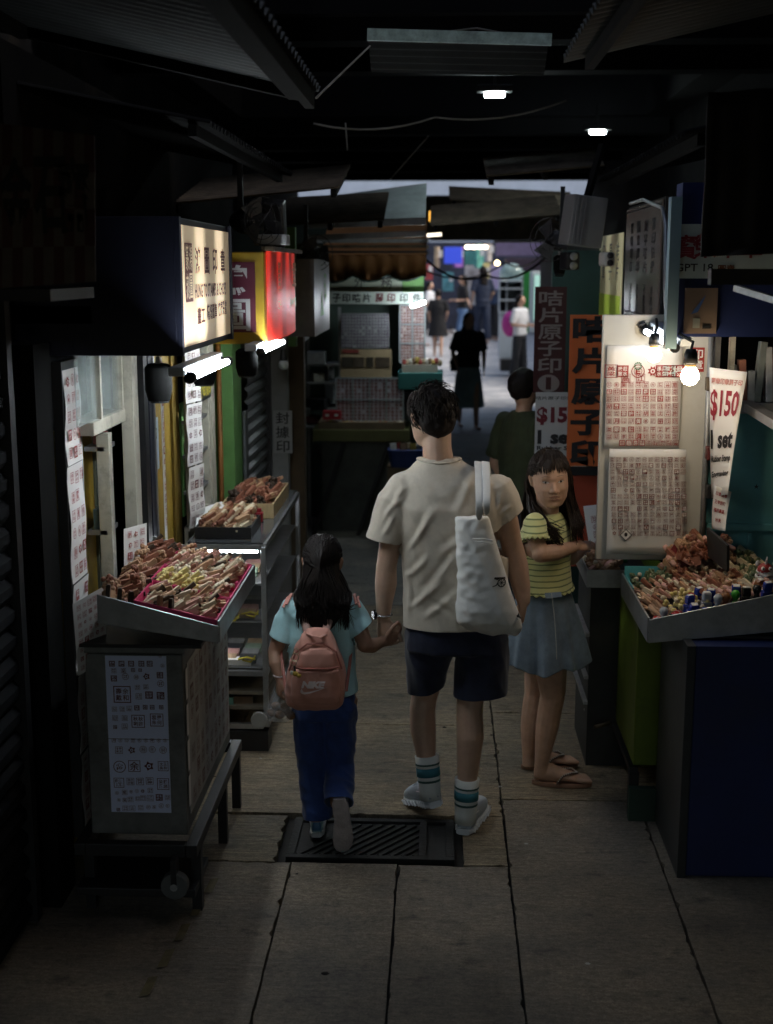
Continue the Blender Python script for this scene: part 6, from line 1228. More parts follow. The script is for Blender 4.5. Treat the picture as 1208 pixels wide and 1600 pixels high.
for sx in (-1, 1):
    m = MB(); n = 10; up = [onface(sx * (.031 + .0135 * math.cos(math.pi * i / n)), .0150 + .0050 * math.sin(math.pi * i / n) + .0012 * math.cos(math.pi * i / n), .0012) for i in range(n + 1)]; lo = [onface(sx * (.031 + .0135 * math.cos(math.pi * i / n)), .0150 - .0034 * math.sin(math.pi * i / n) + .0012 * math.cos(math.pi * i / n), .0012) for i in range(n + 1)]
    m.add(up + lo, [(i, i + 1, n + 2 + i, n + 1 + i) for i in range(n)]); ey = m.build('eye', WHITE, woman)
    m = MB(); c = onface(sx * .0305 - .001, .0156, .0020); ux, uz = Dw(1, 0, 0), Dw(0, 0, 1); m.add([c + ux * math.cos(a) * .0052 + uz * math.sin(a) * .0036 for a in np.linspace(0, 2 * math.pi, 12, endpoint=False)], [tuple(range(12))]); m.build('iris', IRIS, ey)
    m = MB(); m.tube([q + Dw(0, -.0005, .0004) for q in up], .0008, 5); m.build('upper_lid_line', M('brown lash line', (.05, .025, .018), .6, var=0), ey)
    m = MB(); m.tube([onface(sx * (.031 + .015 * math.cos(math.pi * i / 8)), .0225 + .003 * math.sin(math.pi * i / 8), .0002) for i in range(9)], .0007, 5); m.build('lid_crease', M('skin crease', (.34, .18, .13), .6, var=0), ey)
    m = MB(); m.tube([onface(sx * x, z, .0006) for x, z in ((.013, .0385), (.024, .0405), (.035, .0405), (.047, .034))], [.0012, .0019, .0017, .0006], 5, sq=.6); m.build('eyebrow', BROW, woman)
    m = MB(); m.tube([onface(sx * x, z, -.0002) for x, z in ((.0185, -.026), (.024, -.036), (.028, -.047))], [.0005, .0009, .0005], 5); m.build('smile_line', MATS['skin crease'], woman)
    m = MB(); c = onface(sx * .0075, -.0325, .0004); m.ball(c, (.0022, .0012, .0012), 8, rot=Rw); m.build('nostril', M('nostril shadow skin', (.06, .025, .02), .8, var=0), woman)
for nm, z0, hgt, cv in (('upper_lip', -.0455, .0035, .0015), ('lower_lip', -.0535, .0042, -.0015)):
    m = MB(); n = 12; U_ = [onface(-.021 + .042 * i / n, z0 + cv + hgt * math.sin(math.pi * i / n) * (1 if nm == 'upper_lip' else .6) - .001 * abs(i / n - .5) * 2, .0012) for i in range(n + 1)]; L_ = [onface(-.021 + .042 * i / n, z0 + cv - hgt * math.sin(math.pi * i / n) * (.5 if nm == 'upper_lip' else 1) - .001 * abs(i / n - .5) * 2, .0012) for i in range(n + 1)]
    m.add(U_ + L_, [(i, i + 1, n + 2 + i, n + 1 + i) for i in range(n)]); m.build(nm, LIP, woman, smooth=True)
m = MB(); m.tube([onface(-.0225 + .045 * i / 10, -.0480 - .0034 * math.cos((i / 10 - .5) * 3.6), .0016) for i in range(11)], .0009, 5); m.build('mouth_line', MATS['nostril shadow skin'], woman)
# striped ribbed top
def stripes(name):
    m = bpy.data.materials.new(name); m.use_nodes = True; nt = m.node_tree; N = nt.nodes; L = nt.links; b_ = N['Principled BSDF']; b_.inputs['Roughness'].default_value = .85; b_.inputs['Sheen Weight'].default_value = .2
    tc = N.new('ShaderNodeTexCoord'); sp = N.new('ShaderNodeSeparateXYZ'); L.new(tc.outputs['Object'], sp.inputs[0]); nz = N.new('ShaderNodeTexNoise'); nz.inputs['Scale'].default_value = 9; L.new(tc.outputs['Object'], nz.inputs[0])
    a = N.new('ShaderNodeMath'); a.operation = 'MULTIPLY_ADD'; L.new(nz.outputs[0], a.inputs[0]); a.inputs[1].default_value = .012; L.new(sp.outputs['Z'], a.inputs[2])
    md = N.new('ShaderNodeMath'); md.operation = 'PINGPONG'; L.new(a.outputs[0], md.inputs[0]); md.inputs[1].default_value = .0125
    r = N.new('ShaderNodeMapRange'); L.new(md.outputs[0], r.inputs[0]); r.inputs[1].default_value = .0022; r.inputs[2].default_value = .0036
    mx = N.new('ShaderNodeMix'); mx.data_type = 'RGBA'; L.new(r.outputs[0], mx.inputs[0]); mx.inputs[6].default_value = (.16, .20, .075, 1); mx.inputs[7].default_value = (.60, .60, .27, 1)
    L.new(mx.outputs[2], b_.inputs['Base Color']); return m
STR = stripes('yellow green striped rib knit')
ts = MB(); ts.loft([TR(853, 802, .075, .06), TR(853, 812, .115, .078), TR(852, 822, .145, .090), TR(850, 850, .150, .115), TR(849, 885, .137, .115), TR(849, 905, .142, .118), TR(849, 918, .152, .124), TR(849, 930, .152, .124)], 28, p=2.2)
ts.ball(P(868, 862, YW - .055), .062, 14); ts.ball(P(871, 862, YW + .055), .062, 14); ts.ball(sN + V3(0, 0, -.014), .050, 14); ts.ball(sF + V3(0, 0, -.01), .058, 12); hW = P(838, 843, YW - .18); ts.tube([sN, P(836, 832, YW - .155), hW, hW + V3(.0, -.01, -.03)], [.049, .050, .051, .051], 16)
h2 = P(880, 842, YW + .19); ts.tube([sF, P(874, 830, YW + .17), h2, h2 + V3(.012, 0, -.03)], [.056, .058, .060, .06], 14)
wshirt = remesh(ts, 'shirt', STR, woman, .0055, 4, cloth(.0035, 8, 7, 41, (.8, .3)), [(P(849, 919, YW), (-.03, 0, -1), .24), (hW, (.05, -.35, -1), .10, (P(842, 843, YW - .12), (-.3, -1, 0))), (h2, (.3, .3, -1), .09, (P(872, 843, YW + .13), (.3, 1, 0)))], solid=.003)
# ruffled hems
RUF = M('dark knit edging', (.045, .055, .025), .85, var=.1)
def ruffle(c, u, w, n, amp, par):
    m = MB(); pts = []; 
    for i in range(n * 8 + 1):
        a = 2 * math.pi * i / (n * 8); f = 1 + amp * math.sin(a * n); pts.append(np.asarray(c) + np.asarray(u) * math.cos(a) * f + np.asarray(w) * math.sin(a) * f + V3(0, 0, .004 * math.cos(a * n)))
    top = [np.asarray(c) + (p - np.asarray(c)) * .975 + V3(0, 0, .012) for p in pts]; k = len(pts); m.add(top + pts, [(i, i + 1, k + i + 1, k + i) for i in range(k - 1)]); m.build('ruffle', STR, par, smooth=True, solid=.002)
    m = MB(); m.tube(pts, .0017, 4); m.build('ruffle_edge', RUF, par)
ruffle(P(849, 918, YW) + V3(0, 0, -.004), U * .160, Wd * .131, 26, .02, wshirt); x, y, d = frame_of((.05, -.35, -1)); ruffle(hW + d * .004, x * .056, y * .056, 15, .045, wshirt)
# denim skirt with folds
DEN = M('washed blue denim', (.15, .20, .255), .8, var=.35, scale=9, bump=.12, bscale=220, sheen=.1); 
sk = MB(); rings = []; n = 84
for py, cx, a, c in ((912, 849, .138, .110), (925, 849, .143, .115), (955, 851, .165, .130), (992, 853, .185, .150), (1034, 853, .205, .172)):
    rings.append((P(cx, py, YW), a, c))
V = []
for k, (c, a, cc) in enumerate(rings):
    f = (k / 4) ** 1.4
    for i in range(n):
        t_ = 2 * math.pi * i / n; w_ = 1 + f * (.10 * math.sin(5 * t_ + .7) + .075 * math.sin(9 * t_ + 2) + .035 * math.sin(16 * t_)); V.append(c + U * a * math.cos(t_) * w_ + Wd * cc * math.sin(t_) * w_ + V3(0, 0, f * .012 * math.sin(5 * t_ + 2)))
m = MB(); m.add(V, [(i * n + j, i * n + (j + 1) % n, (i + 1) * n + (j + 1) % n, (i + 1) * n + j) for i in range(4) for j in range(n)]); skirt = m.build('skirt', DEN, woman, smooth=True, solid=.003); ss = skirt.modifiers.new('sub', 'SUBSURF'); ss.levels = 1; ss.render_levels = 2
STI = M('pale stitching', (.35, .36, .34), .8, var=.3, scale=300); m = MB(); m.tube([P(862, 927, YW - .20), P(866, 960, YW - .205), P(869, 1000, YW - .215), P(870, 1030, YW - .232)], .0018, 5); m.build('seam', STI, skirt)
m = MB(); m.add([P(851, 927, YW - .168), P(877, 925, YW - .165), P(878, 933, YW - .178), P(853, 936, YW - .182)], [(0, 1, 2, 3)]); m.build('pocket_flap', DEN, skirt, solid=.004)
# hair
hr = MB(); hr.ball(Lw(0, .022, .045), (.083, .096, .086), 20, rot=Rw); hr.loft([(Lw(0, .05, .03), Dw(.084, 0, 0), Dw(0, .06, 0)), (Lw(0, .06, -.06), Dw(.09, 0, 0), Dw(0, .05, 0)), (Lw(-.005, .075, -.14), Dw(.10, 0, 0), Dw(0, .045, 0)), (Lw(0, .09, -.21), Dw(.10, 0, 0), Dw(0, .04, 0)), (Lw(0, .095, -.29), Dw(.08, 0, 0), Dw(0, .03, 0))], 24)
hs = remesh(hr, 'hair', HAIR_W, woman, .006, 3)
lk = MB(); rr = random.Random(12)
for i in range(125):   # fringe
    x = rr.uniform(-.066, .066); f = abs(x) / .066; z1 = .066 - .016 * f + rr.uniform(-.012, .008); top = Lw(x * .55, -.015 + rr.uniform(-.02, .03), .128 - .008 * f); mid = Lw(x * .85, -.072 + .03 * f, .098 - .012 * f); e = onface(x * 1.02, z1, .004) if f < .93 else Lw(x, -.06, z1)
    e2 = e + Dw(0, -.002, 0); q = onface(x * .98, max(z1 + .02, .062), .007) if f < .93 else Lw(x, -.062, z1 + .02); strand(lk, [top, mid, q, e2], rr.uniform(.0028, .0048), .0005, flat=.4)
for i in range(620):   # sides and back
    a = rr.uniform(.55, 2 * math.pi - .55); d = V3(math.sin(a), -math.cos(a), 0); z0 = rr.uniform(.0, .0897); rad = math.sqrt(max(.05, 1 - (z0 / .09) ** 2)); p0 = Lw(d[0] * .083 * rad, .022 + d[1] * .095 * rad, .045 + z0)
    front = d[1] < .15; s = math.copysign(1, d[0]); L = rr.uniform(.24, .34) * (1 if not front else .95) * (.74 if s > 0 else 1)
    p1 = Lw(d[0] * .090, .030 + d[1] * .085, .02); p2 = Lw(d[0] * .094 + s * .003, .040 + d[1] * .075, -.06); p3 = Lw(d[0] * .105 + s * .01, .035 + d[1] * .075, -.14); e = Lw(d[0] * .115 + rr.uniform(-.015, .015) + (.008 if s > 0 else 0), .02 + d[1] * .085 + rr.uniform(-.02, .02) - (.03 if front else 0), -.02 - L)
    if front and s < 0: p1 = Lw(-.088, .042 + rr.uniform(-.012, .02), .01); p2 = Lw(-.086, .035 + rr.uniform(-.02, .02), -.06); p3 = Lw(-.060 + rr.uniform(-.03, .02), -.06 + rr.uniform(-.03, .08), -.13); e = Lw(-.005 + rr.uniform(-.035, .03), -.135 + rr.uniform(-.02, .015), -.02 - L * rr.uniform(.55, .85))
    strand(lk, wavy([p0, p1, p2, p3, e], .010, rr), rr.uniform(.0035, .006), .002, flat=.4)
lk.build('hair_locks', HAIR_W, hs, smooth=True)
# sandals
COR = M('brown foam sandal', (.26, .14, .09), .7, var=.15); STP = M('beaded sandal strap', (.10, .05, .035), .5, var=.2); BEAD = M('pale shiny beads', (.7, .68, .62), .2, .3, var=0)
for o, d in ((fN, dN), (fF, dF)):
    d = nrm(d); s = V3(d[1], -d[0], 0); m = MB(); n = 26; out = []
    for i in range(n):
        a = 2 * math.pi * i / n; u = math.cos(a); out.append((.098 + .132 * u, (.042 + .008 * u) * math.sin(a)))
    z0 = -.012; base = np.asarray(o) ; V = [base + d * p + s * q + Z_ * (z0 + .002) for p, q in out] + [base + d * p + s * q + Z_ * (z0 + .022) for p, q in out]
    m.add(V, [tuple(range(n - 1, -1, -1)), tuple(range(n, 2 * n))] + [(i, (i + 1) % n, n + (i + 1) % n, n + i) for i in range(n)]); sd = m.build('sandal_sole', COR, woman, bevel=.003)
    for sg in (-1, 1):
        pth = [base + d * .165 + s * -.012 + Z_ * .042, base + d * .14 + s * sg * .024 + Z_ * .055, base + d * .10 + s * sg * .040 + Z_ * .045, base + d * .075 + s * sg * .046 + Z_ * .012]; m = MB(); m.tube(pth, .007, 6, sq=.5); m.build('strap', STP, sd, smooth=True)
        m = MB()
        for k in range(14):
            u = k / 13 * 3; i = min(2, int(u)); q = pth[i] * (1 - u + i) + pth[i + 1] * (u - i); m.ball(q + Z_ * .005 + s * sg * .002, .0034, 5)
        m.build('bead', BEAD, sd, kind='stuff')
m = MB(); rg = P(922, 847, YW + .045); m.tube([rg + V3(0, math.cos(a) * .011, math.sin(a) * .010) for a in np.linspace(0, 2 * math.pi, 14)], .0016, 5); m.build('finger_ring', GALV, woman)
# ------------------------------------------------------------------ back stall in the middle distance
YK = 10.6
PLY = M('old plywood', (.20, .15, .09), .7, var=.25, scale=6, dirt=.3); KRAFT = M('brown kraft board', (.34, .26, .15), .7, var=.2, scale=6); GRID = M('pale blue grey grid frame', (.36, .40, .42), .5, var=.1); TEALB = M('teal painted box', (.03, .16, .15), .6, var=.15); AWN = M('orange brown awning cloth', (.17, .065, .012), .8, var=.2, scale=4, dirt=.3); AWNG = M('dark green piping', (.012, .03, .02), .7)
t = thing('market_stall', P(560, 830, YK) * V3(1, 1, 0), 'back stall on crossed trestle legs with an olive counter of small stamps', 'stall')
a, b_ = P(488, 690, YK), P(640, 672, YK); m = MB(); m.b2((a[0], YK, a[2]), (b_[0], YK + .6, b_[2])); m.build('counter', M('olive painted board', (.14, .14, .05), .6, var=.2, dirt=.3), t, bevel=.006)
a2, b2 = P(497, 672, YK), P(632, 655, YK); m = MB(); m.b2((a2[0], YK + .01, b_[2] + .002), (b2[0], YK + .5, b_[2] + .06)); m.build('tray', PLY, t)
for x in (515, 585):
    for s in (-1, 1): m = MB(); p0 = P(x - 22 * s, 692, YK + .1 + .15 * (s + 1)); p1 = P(x + 26 * s, 692, YK + .1 + .15 * (s + 1)); p1[2] = 0; m.bar(p0, p1, .03, .03); m.build('leg', BLACKM, t)
m = MB(); m.b2((a[0] + .05, YK + .3, .0), (b_[0] - .05, YK + .6, a[2] - .01)); m.build('lower_cabinet', M('shaded cabinet', (.13, .14, .125), .7, var=.3), t)
def board(name, label, px0, px1, py0, py1, Y, mat, nc, nr, seed, ink=INK, cells=None, rail=None, cat='board'):
    a, b_ = P(px0, py1, Y), P(px1, py0, Y); t = thing(name, ((a[0] + b_[0]) / 2, Y, a[2]), label, cat); m = MB(); m.b2((a[0], Y, a[2]), (b_[0], Y + .02, b_[2])); m.build('sheet', mat, t); rd = random.Random(seed)
    m = MB(); c = V3((a[0] + b_[0]) / 2, Y - .002, (a[2] + b_[2]) / 2); w, h = b_[0] - a[0], b_[2] - a[2]
    for i in range(nc):
        for j in range(nr):
            x, z = a[0] + (i + .5) / nc * w, a[2] + (j + .5) / nr * h; s = min(w / nc, h / nr) * rd.uniform(.62, .85)
            if rd.random() < .04: continue
            if s > .03: seal(m, V3(x, Y - .002, z), X_, Z_, s, rd, 0, 1, V3(0, -1, 0), .0005)
            else:
                q = s / 2; o = V3(x, Y - .003, z); m.quad(o + V3(-q, 0, -q), o + V3(q, 0, -q), o + V3(q, 0, q), o + V3(-q, 0, q), mi=0)
                for _ in range(rd.choice((2, 3, 4))): u, v = rd.uniform(-q, q * .4), rd.uniform(-q, q * .6); o2 = o + V3(u, -.0006, v); m.quad(o2, o2 + V3(q * .5, 0, 0), o2 + V3(q * .5, 0, q * .3), o2 + V3(0, 0, q * .3), mi=1)
    m.build('impressions', [ink, mat], t)
    if rail:
        for i in range(rail[0] + 1): m = MB(); x = a[0] + i / rail[0] * w; m.b2((x - .008, Y - .012, a[2]), (x + .008, Y - .004, b_[2])); m.build('grid_bar', GRID, t)
        for j in range(rail[1] + 1): m = MB(); z = a[2] + j / rail[1] * h; m.b2((a[0], Y - .013, z - .007), (b_[0], Y - .005, z + .007)); m.build('grid_bar', GRID, t)
    return t
GB = M('grey white board', (.66, .69, .74), .6, var=.06); PKB = M('pinkish print board', (.62, .52, .50), .6, var=.08); LIL = M('pale lilac board', (.64, .62, .69), .6, var=.08); GINK = M('grey violet ink', (.13, .11, .15), .7, var=.2); PINKI = M('dusty red ink', (.27, .11, .10), .7, var=.3)
board('stamp_board', 'grey white board of small stamp marks at the top of the back stall', 533, 608, 490, 544, YK + .35, GB, 16, 11, 1, GINK)
board('stamp_board', 'pale lilac stamp board in a grid frame standing on the back stall counter', 526, 630, 591, 657, YK + .12, LIL, 16, 12, 2, PINKI, rail=(4, 2))
board('stamp_board', 'tall pinkish board of red marks at the right of the back stall', 625, 664, 477, 566, YK + .5, PKB, 8, 18, 3, PINKI, rail=(2, 3))
t = board('photo_board', 'brown board with a row of dark photographs in the middle of the back stall', 532, 612, 546, 590, YK + .30, KRAFT, 9, 1, 4, KRAFT)
a = P(532, 590, YK + .29)
for k in range(4): m = MB(); c = P((543, 561, 578, 598)[k], 566, YK + .295); m.box(c, ((.10, .085, .06, .12)[k], .006, .085)); m.build('photograph', M('dark photograph %d' % (k % 2), ((.035, .03, .02), (.06, .045, .03))[k % 2], .4, var=.5, scale=30), t)
m = MB(); m.box(P(548, 549, YK + .295), (.14, .004, .03)); m.build('red_caption', M('dull red print', (.2, .04, .03), .6), t)
t = thing('character_sign', P(580, 475, YK + .3), 'pale sign strip reading 印 咭片 膠印 印件 under the orange awning', 'sign'); a, b_ = P(503, 475, YK + .28), P(662, 456, YK + .28); m = MB(); m.b2((a[0], YK + .28, a[2]), (b_[0], YK + .3, b_[2])); m.build('board', M('pale green white board', (.42, .48, .43), .6, var=.06), t)
m = MB()
for k, (ch, px) in enumerate((('原', 508), ('子', 526), ('印', 541), ('咭', 557), ('片', 573))): txt(m, ch, P(px, 465.5, YK + .278), X_, Z_, .07, .075, 0, .03)
m.build('black_lettering', BLACKINK, t); m = MB()
for ch, px in (('膠', 593), ('印', 611)): txt(m, ch, P(px, 465.5, YK + .278), X_, Z_, .07, .075, 0, .03)
m.build('maroon_lettering', DARKINK, t); m = MB()
for ch, px in (('印', 631), ('件', 651)): txt(m, ch, P(px, 465.5, YK + .278), X_, Z_, .07, .075, 0, .03)
m.build('dark_lettering', BLACKINK, t)
t = thing('character_sign', P(570, 454, YK + .4), 'dim grey board with brush characters half covered by the scalloped awning', 'sign'); a, b_ = P(510, 456, YK + .4), P(628, 425, YK + .4); m = MB(); m.b2((a[0], YK + .4, a[2]), (b_[0], YK + .42, b_[2])); m.build('board', M('dim grey green board', (.22, .25, .20), .7, var=.1), t); m = MB(); txt(m, '外', P(562, 440, YK + .398), X_, Z_, .09, .1, 0, .01); txt(m, '務', P(604, 441, YK + .398), X_, Z_, .10, .11, 0, .01); m.build('lettering', BLACKINK, t)
m = MB(); m.b2(P(629, 456, YK + .4), P(662, 428, YK + .4) + V3(0, .02, 0)); tag(m.build('green_board', GRN), 'bright green board at the right end above the pale sign strip', 'board')
# scalloped awning
t = thing('awning', P(583, 440, YK), 'orange brown scalloped cloth awning with dark green edging over the back stall', 'awning'); z1 = P(0, 398, YK)[2]; z0 = P(0, 432, YK)[2]; x0, x1 = P(503, 0, YK)[0], P(666, 0, YK)[0]
z1 = P(583, 398, YK)[2]; z0 = P(583, 430, YK)[2]; x0, x1 = P(503, 415, YK)[0], P(666, 415, YK)[0]; n = 64
lo = lambda u: z0 - .055 * abs(math.sin(math.pi * (u * 3.0 + .1))) * (1.1 - .4 * u); m = MB(); m.grid(lambda u, v: V3(x0 + u * (x1 - x0), YK - .02 + .012 * math.sin(u * 40), z1 * v + lo(u) * (1 - v)), n, 2); m.build('valance', AWN, t, smooth=True, solid=.004)
m = MB(); m.tube([(x0 + u * (x1 - x0), YK - .026 + .012 * math.sin(u * 40), lo(u)) for u in np.linspace(0, 1, n)], .008, 5); m.build('piping', AWNG, t); zt = P(583, 378, YK)[2]
m = MB(); m.quad((x0, YK - .02, z1), (x1, YK - .02, z1), (x1, YK + .7, zt + .2), (x0, YK + .7, zt + .2)); m.build('top_cloth', AWN, t, solid=.004)
for k in range(3): m = MB(); z = z1 + .015 + k * .05; m.bar((x0 - .06, YK + .03 + k * .1, z), (x1 + .02, YK + .03 + k * .1, z), .03, .03); m.build('rail', (BLACKM, RUST, GALV)[k], t)
m = MB(); m.b2(P(622, 609, YK + .1), P(692, 583, YK + .1) + V3(0, .4, 0)); tag(m.build('teal_box', TEALB, bevel=.006), 'teal wooden box of goods at the right end of the back stall', 'box')
m = MB(); m.b2(P(610, 655, YK + .2), P(690, 612, YK + .2) + V3(0, .3, 0)); tag(m.build('side_table', M('dark side table', (.03, .035, .035), .7, var=.2)), 'dark stand under the teal box behind the man', 'table')
t = thing('goods_crate', P(650, 583, YK), 'open pale carton of mixed small goods standing on the teal box', 'carton'); m = MB(); m.b2(P(628, 583, YK + .15), P(684, 570, YK + .15) + V3(0, .2, 0)); m.build('carton', M('pale carton', (.38, .34, .28), .8, var=.2), t)
rd = random.Random(6); GC = [M('small goods %d' % k, c, .6, var=.3, scale=40) for k, c in enumerate(((.35, .06, .05), (.42, .34, .22), (.5, .48, .42), (.2, .12, .07), (.4, .3, .06)))]
for k in range(12): m = MB(); c = P(632 + k * 5, 566 + rd.uniform(-3, 2), YK + .2); m.ball(c, (.025, .025, .03), 7); o = m.build('goods_item', GC[k % 5]); tag(o, ('red', 'tan', 'white', 'brown', 'yellow')[k % 5] + ' small item heaped in the pale carton on the teal box', 'goods', 'small goods in the pale carton')
for k in range(34):
    u = rd.random(); c = P(505 + u * 122, 660 + rd.uniform(-4, 6), YK + .06 + rd.random() * .06); m = MB(); s = rd.uniform(.016, .024); m.box(c * V3(1, 1, 0) + V3(0, 0, b_[2] * 0 + P(560, 664, YK)[2] + .0), (s, s, .05), rotz(rd.random()) @ rotx(rd.uniform(-.5, .5))); tag(m.build('small_stamp', GC[(k * 7) % 5]), ('red', 'tan', 'white', 'brown', 'yellow')[(k * 7) % 5] + ' small stamp standing in the tray of the back stall counter', 'stamp', 'small stamps on the back stall counter')
for k, px in enumerate((512, 526)): m = MB(); m.box(P(px, 648, YK + .05), (.075, .08, .07)); m.box(P(px, 648, YK + .05) + V3(0, -.041, 0), (.03, .003, .02), mi=1); tag(m.build('red_box', [M('bright red card', (.42, .02, .03), .5, var=.1), PAPER], bevel=.003), ('left', 'right')[k] + 'hand one of the two small red boxes on the back stall counter', 'box', 'red boxes on the back stall')
t = thing('shop_basket', P(632, 728, YK - .3), 'blue plastic basket of small packets under the back stall by the head of the man', 'basket'); m = MB(); c = P(634, 728, YK - .3); m.loft([(c, X_ * .12, Y_ * .10), (c + V3(0, 0, .14), X_ * .15, Y_ * .12)], 20, p=4); m.build('shell', M('blue plastic', (.015, .04, .16), .5, var=.1), t)
for k in range(6): m = MB(); m.box(c + V3(-.1 + k * .04, rd.uniform(-.06, .06), .16), (.05, .02, .06), rotz(rd.random()) @ rotx(rd.uniform(-.6, .6))); tag(m.build('small_packet', GC[(k * 3 + 2) % 5]), ('white', 'red', 'yellow', 'brown', 'tan', 'white')[k] + ' small packet sticking out of the blue basket', 'packet', 'packets in the blue basket')
m = MB(); m.box(c * V3(1, 1, 0) + V3(0, .1, c[2] / 2 - .003), (.3, .25, c[2] - .01)); tag(m.build('wooden_crate', PLY), 'wooden crate that holds up the blue basket', 'crate')
# dim clutter left of the back stall
for k, (px, py, sx, sy, sz, mt, nm, lab) in enumerate(((495, 560, .16, .2, .12, GALV, 'metal_pan', 'grey metal pan hung among the dim clutter left of the back stall'), (497, 590, .10, .1, .08, GC[2], 'white_carton', 'white carton with a red stripe on the cluttered shelf'), (515, 585, .07, .05, .16, M('silver foil', (.4, .42, .44), .25, .7, var=.5, scale=20), 'foil_packet', 'silver foil packet hanging left of the brown photo board'), (520, 612, .10, .1, .20, LBLUE, 'blue_carton', 'pale blue carton standing left of the lilac stamp board'), (500, 630, .24, .2, .10, BLACKP, 'dark_case', 'dark case on the shelf left of the lilac board'), (490, 655, .16, .1, .06, M('maroon cloth', (.08, .015, .02), .8), 'folded_cloth', 'folded maroon cloth on the cluttered shelf'))):
    m = MB(); m.box(P(px, py, YK + .5), (sx, sy, sz), rotz(k * .3)); tag(m.build(nm, mt, bevel=.006), lab, nm.split('_')[1])
t = thing('shelf_rack', P(500, 800, YK + .5) * V3(1, 1, 0), 'grey metal shelf rack in the dim left of the back stall', 'rack')
for px in (478, 528): m = MB(); p = P(px, 480, YK + .6); m.b2((p[0], p[1], 0), (p[0] + .025, p[1] + .025, p[2])); m.build('upright', GALV, t)
for py in (572, 600, 640, 668): a, b_ = P(478, py, YK + .4), P(528, py, YK + .4); m = MB(); m.b2(a, b_ + V3(0, .35, .015)); m.build('shelf', GALV, t)
m = MB(); m.b2(P(440, 830, YK + .9) * V3(1, 1, 0), P(664, 425, YK + .9) + V3(0, .05, 0)); tag(m.build('stall_back', M('dim green stall back', (.05, .08, .065), .7, var=.3)), 'dim green wall closing the back stall', 'wall')
m = MB(); m.bar(P(460, 540, 8.6), P(497, 500, 9.2), .05, .05); tag(m.build('pale_beam', GALV), 'pale slanted bar past the brown timber pillar', 'bar')
for k, (px, py, Y) in enumerate(((642, 479, YK + .2), (650, 476, YK + .25))): m = MB(); m.tube([P(px, py, YK - .02 + .1 * k), P(px + 14, py - 4, YK - .02 + .1 * k)], .012, 8); tag(m.build('lamp_tube', M('small lamp glow', (.85, .95, 1), emit=130, var=0)), ('left', 'right')[k] + ' one of the two small lit tubes above the pinkish board', 'lamp')
m = MB(); m.b2((-3, 13.3, 0), (-.75, 17, 2.7)); tag(m.build('booth_row', MATS['dark green booth wall']), 'row of dark closed booths along the left beyond the back stall', 'booth')

# ------------------------------------------------------------------ the far street
def glow(name, rgb, e): return M(name, rgb, emit=e, var=0)
FY = 34
def fbox(name, label, cat, px0, px1, py0, py1, Y, d, mat, group=None):
    a, b_ = P(px0, py1, Y), P(px1, py0, Y); m = MB(); m.b2((a[0], Y, a[2]), (b_[0], Y + d, b_[2])); return tag(m.build(name, mat, bevel=.01), label, cat, group)
fbox('shop_sign', 'purple grey shop fascia across the top of the far street', 'sign', 775, 905, 378, 400, 33, .3, M('purple grey fascia', (.15, .12, .22), .6, var=.2))
fbox('shop_sign', 'dark round lamp fascia above the pink bag woman', 'sign', 790, 875, 403, 428, 31, .3, M('dark mauve fascia', (.045, .03, .05), .6, var=.3))
fbox('shop_sign', 'blue lit sign at the far left above the walkers', 'sign', 694, 722, 386, 412, 38, .2, glow('blue sign glow', (.03, .06, .5), .5))
fbox('hanging_cloth', 'lilac hanging cloth behind the walkers in dark blue', 'panel', 766, 784, 414, 452, 40, .2, M('lilac cloth', (.40, .34, .55), .8, var=.1))
fbox('poster_wall', 'pale green and pink poster wall behind the walkers', 'panel', 726, 750, 415, 450, 41, .2, M('pink green posters', (.34, .33, .34), .7, var=.6, scale=3))
fbox('teal_board', 'teal board under the row of warm lamps', 'panel', 726, 760, 392, 414, 42, .2, M('teal far board', (.05, .22, .22), .6, var=.4, scale=3))
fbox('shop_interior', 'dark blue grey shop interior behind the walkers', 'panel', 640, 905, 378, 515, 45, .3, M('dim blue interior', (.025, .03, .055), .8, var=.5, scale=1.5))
fbox('green_pillar', 'bright green pillar beside the white fridge in the far street', 'pillar', 817, 829, 424, 520, 29, .4, M('bright green paint', (.02, .22, .04), .5, var=.1))
t = thing('drinks_fridge', P(845, 520, 28), 'white lit fridge cabinet behind the dark red banner', 'fridge'); a, b_ = P(829, 520, 28), P(862, 424, 28); m = MB(); m.b2((a[0], 28, a[2]), (b_[0], 28.6, b_[2])); m.build('body', M('white fridge enamel', (.55, .6, .62), .4, var=.05), t, bevel=.02); a, b_ = P(834, 500, 27.98), P(850, 430, 27.98); m = MB(); m.b2((a[0], 27.97, a[2]), (b_[0], 27.995, b_[2])); m.build('door', glow('fridge glow', (.45, .75, .65), .35), t)
t = thing('display_cabinet', P(800, 560, 27), 'white framed display cabinet with dark shelves and a glass dome on top', 'cabinet'); a, b_ = P(780, 560, 27), P(817, 490, 27); WF = M('pale blue white enamel', (.45, .52, .58), .5, var=.06); m = MB(); m.b2((a[0], 27, a[2]), (b_[0], 27.6, b_[2])); m.build('base', WF, t)
for px in (780, 791, 815): a, b_ = P(px, 490, 27), P(px + 2, 440, 27); m = MB(); m.b2((a[0], 27, a[2] + .003), (b_[0], 27.5, b_[2])); m.build('frame', WF, t)
for py in (440, 452, 470, 489): a, b_ = P(780, py, 26.98), P(817, py - 2, 26.98); m = MB(); m.b2((a[0], 26.97, a[2]), (b_[0], 27.5, b_[2])); m.build('shelf', WF, t)
a, b_ = P(781, 489, 27.3), P(816, 440, 27.3); m = MB(); m.b2((a[0], 27.3, a[2]), (b_[0], 27.4, b_[2])); m.build('back', M('dark cabinet interior', (.05, .06, .065), .6, var=.6, scale=8), t)
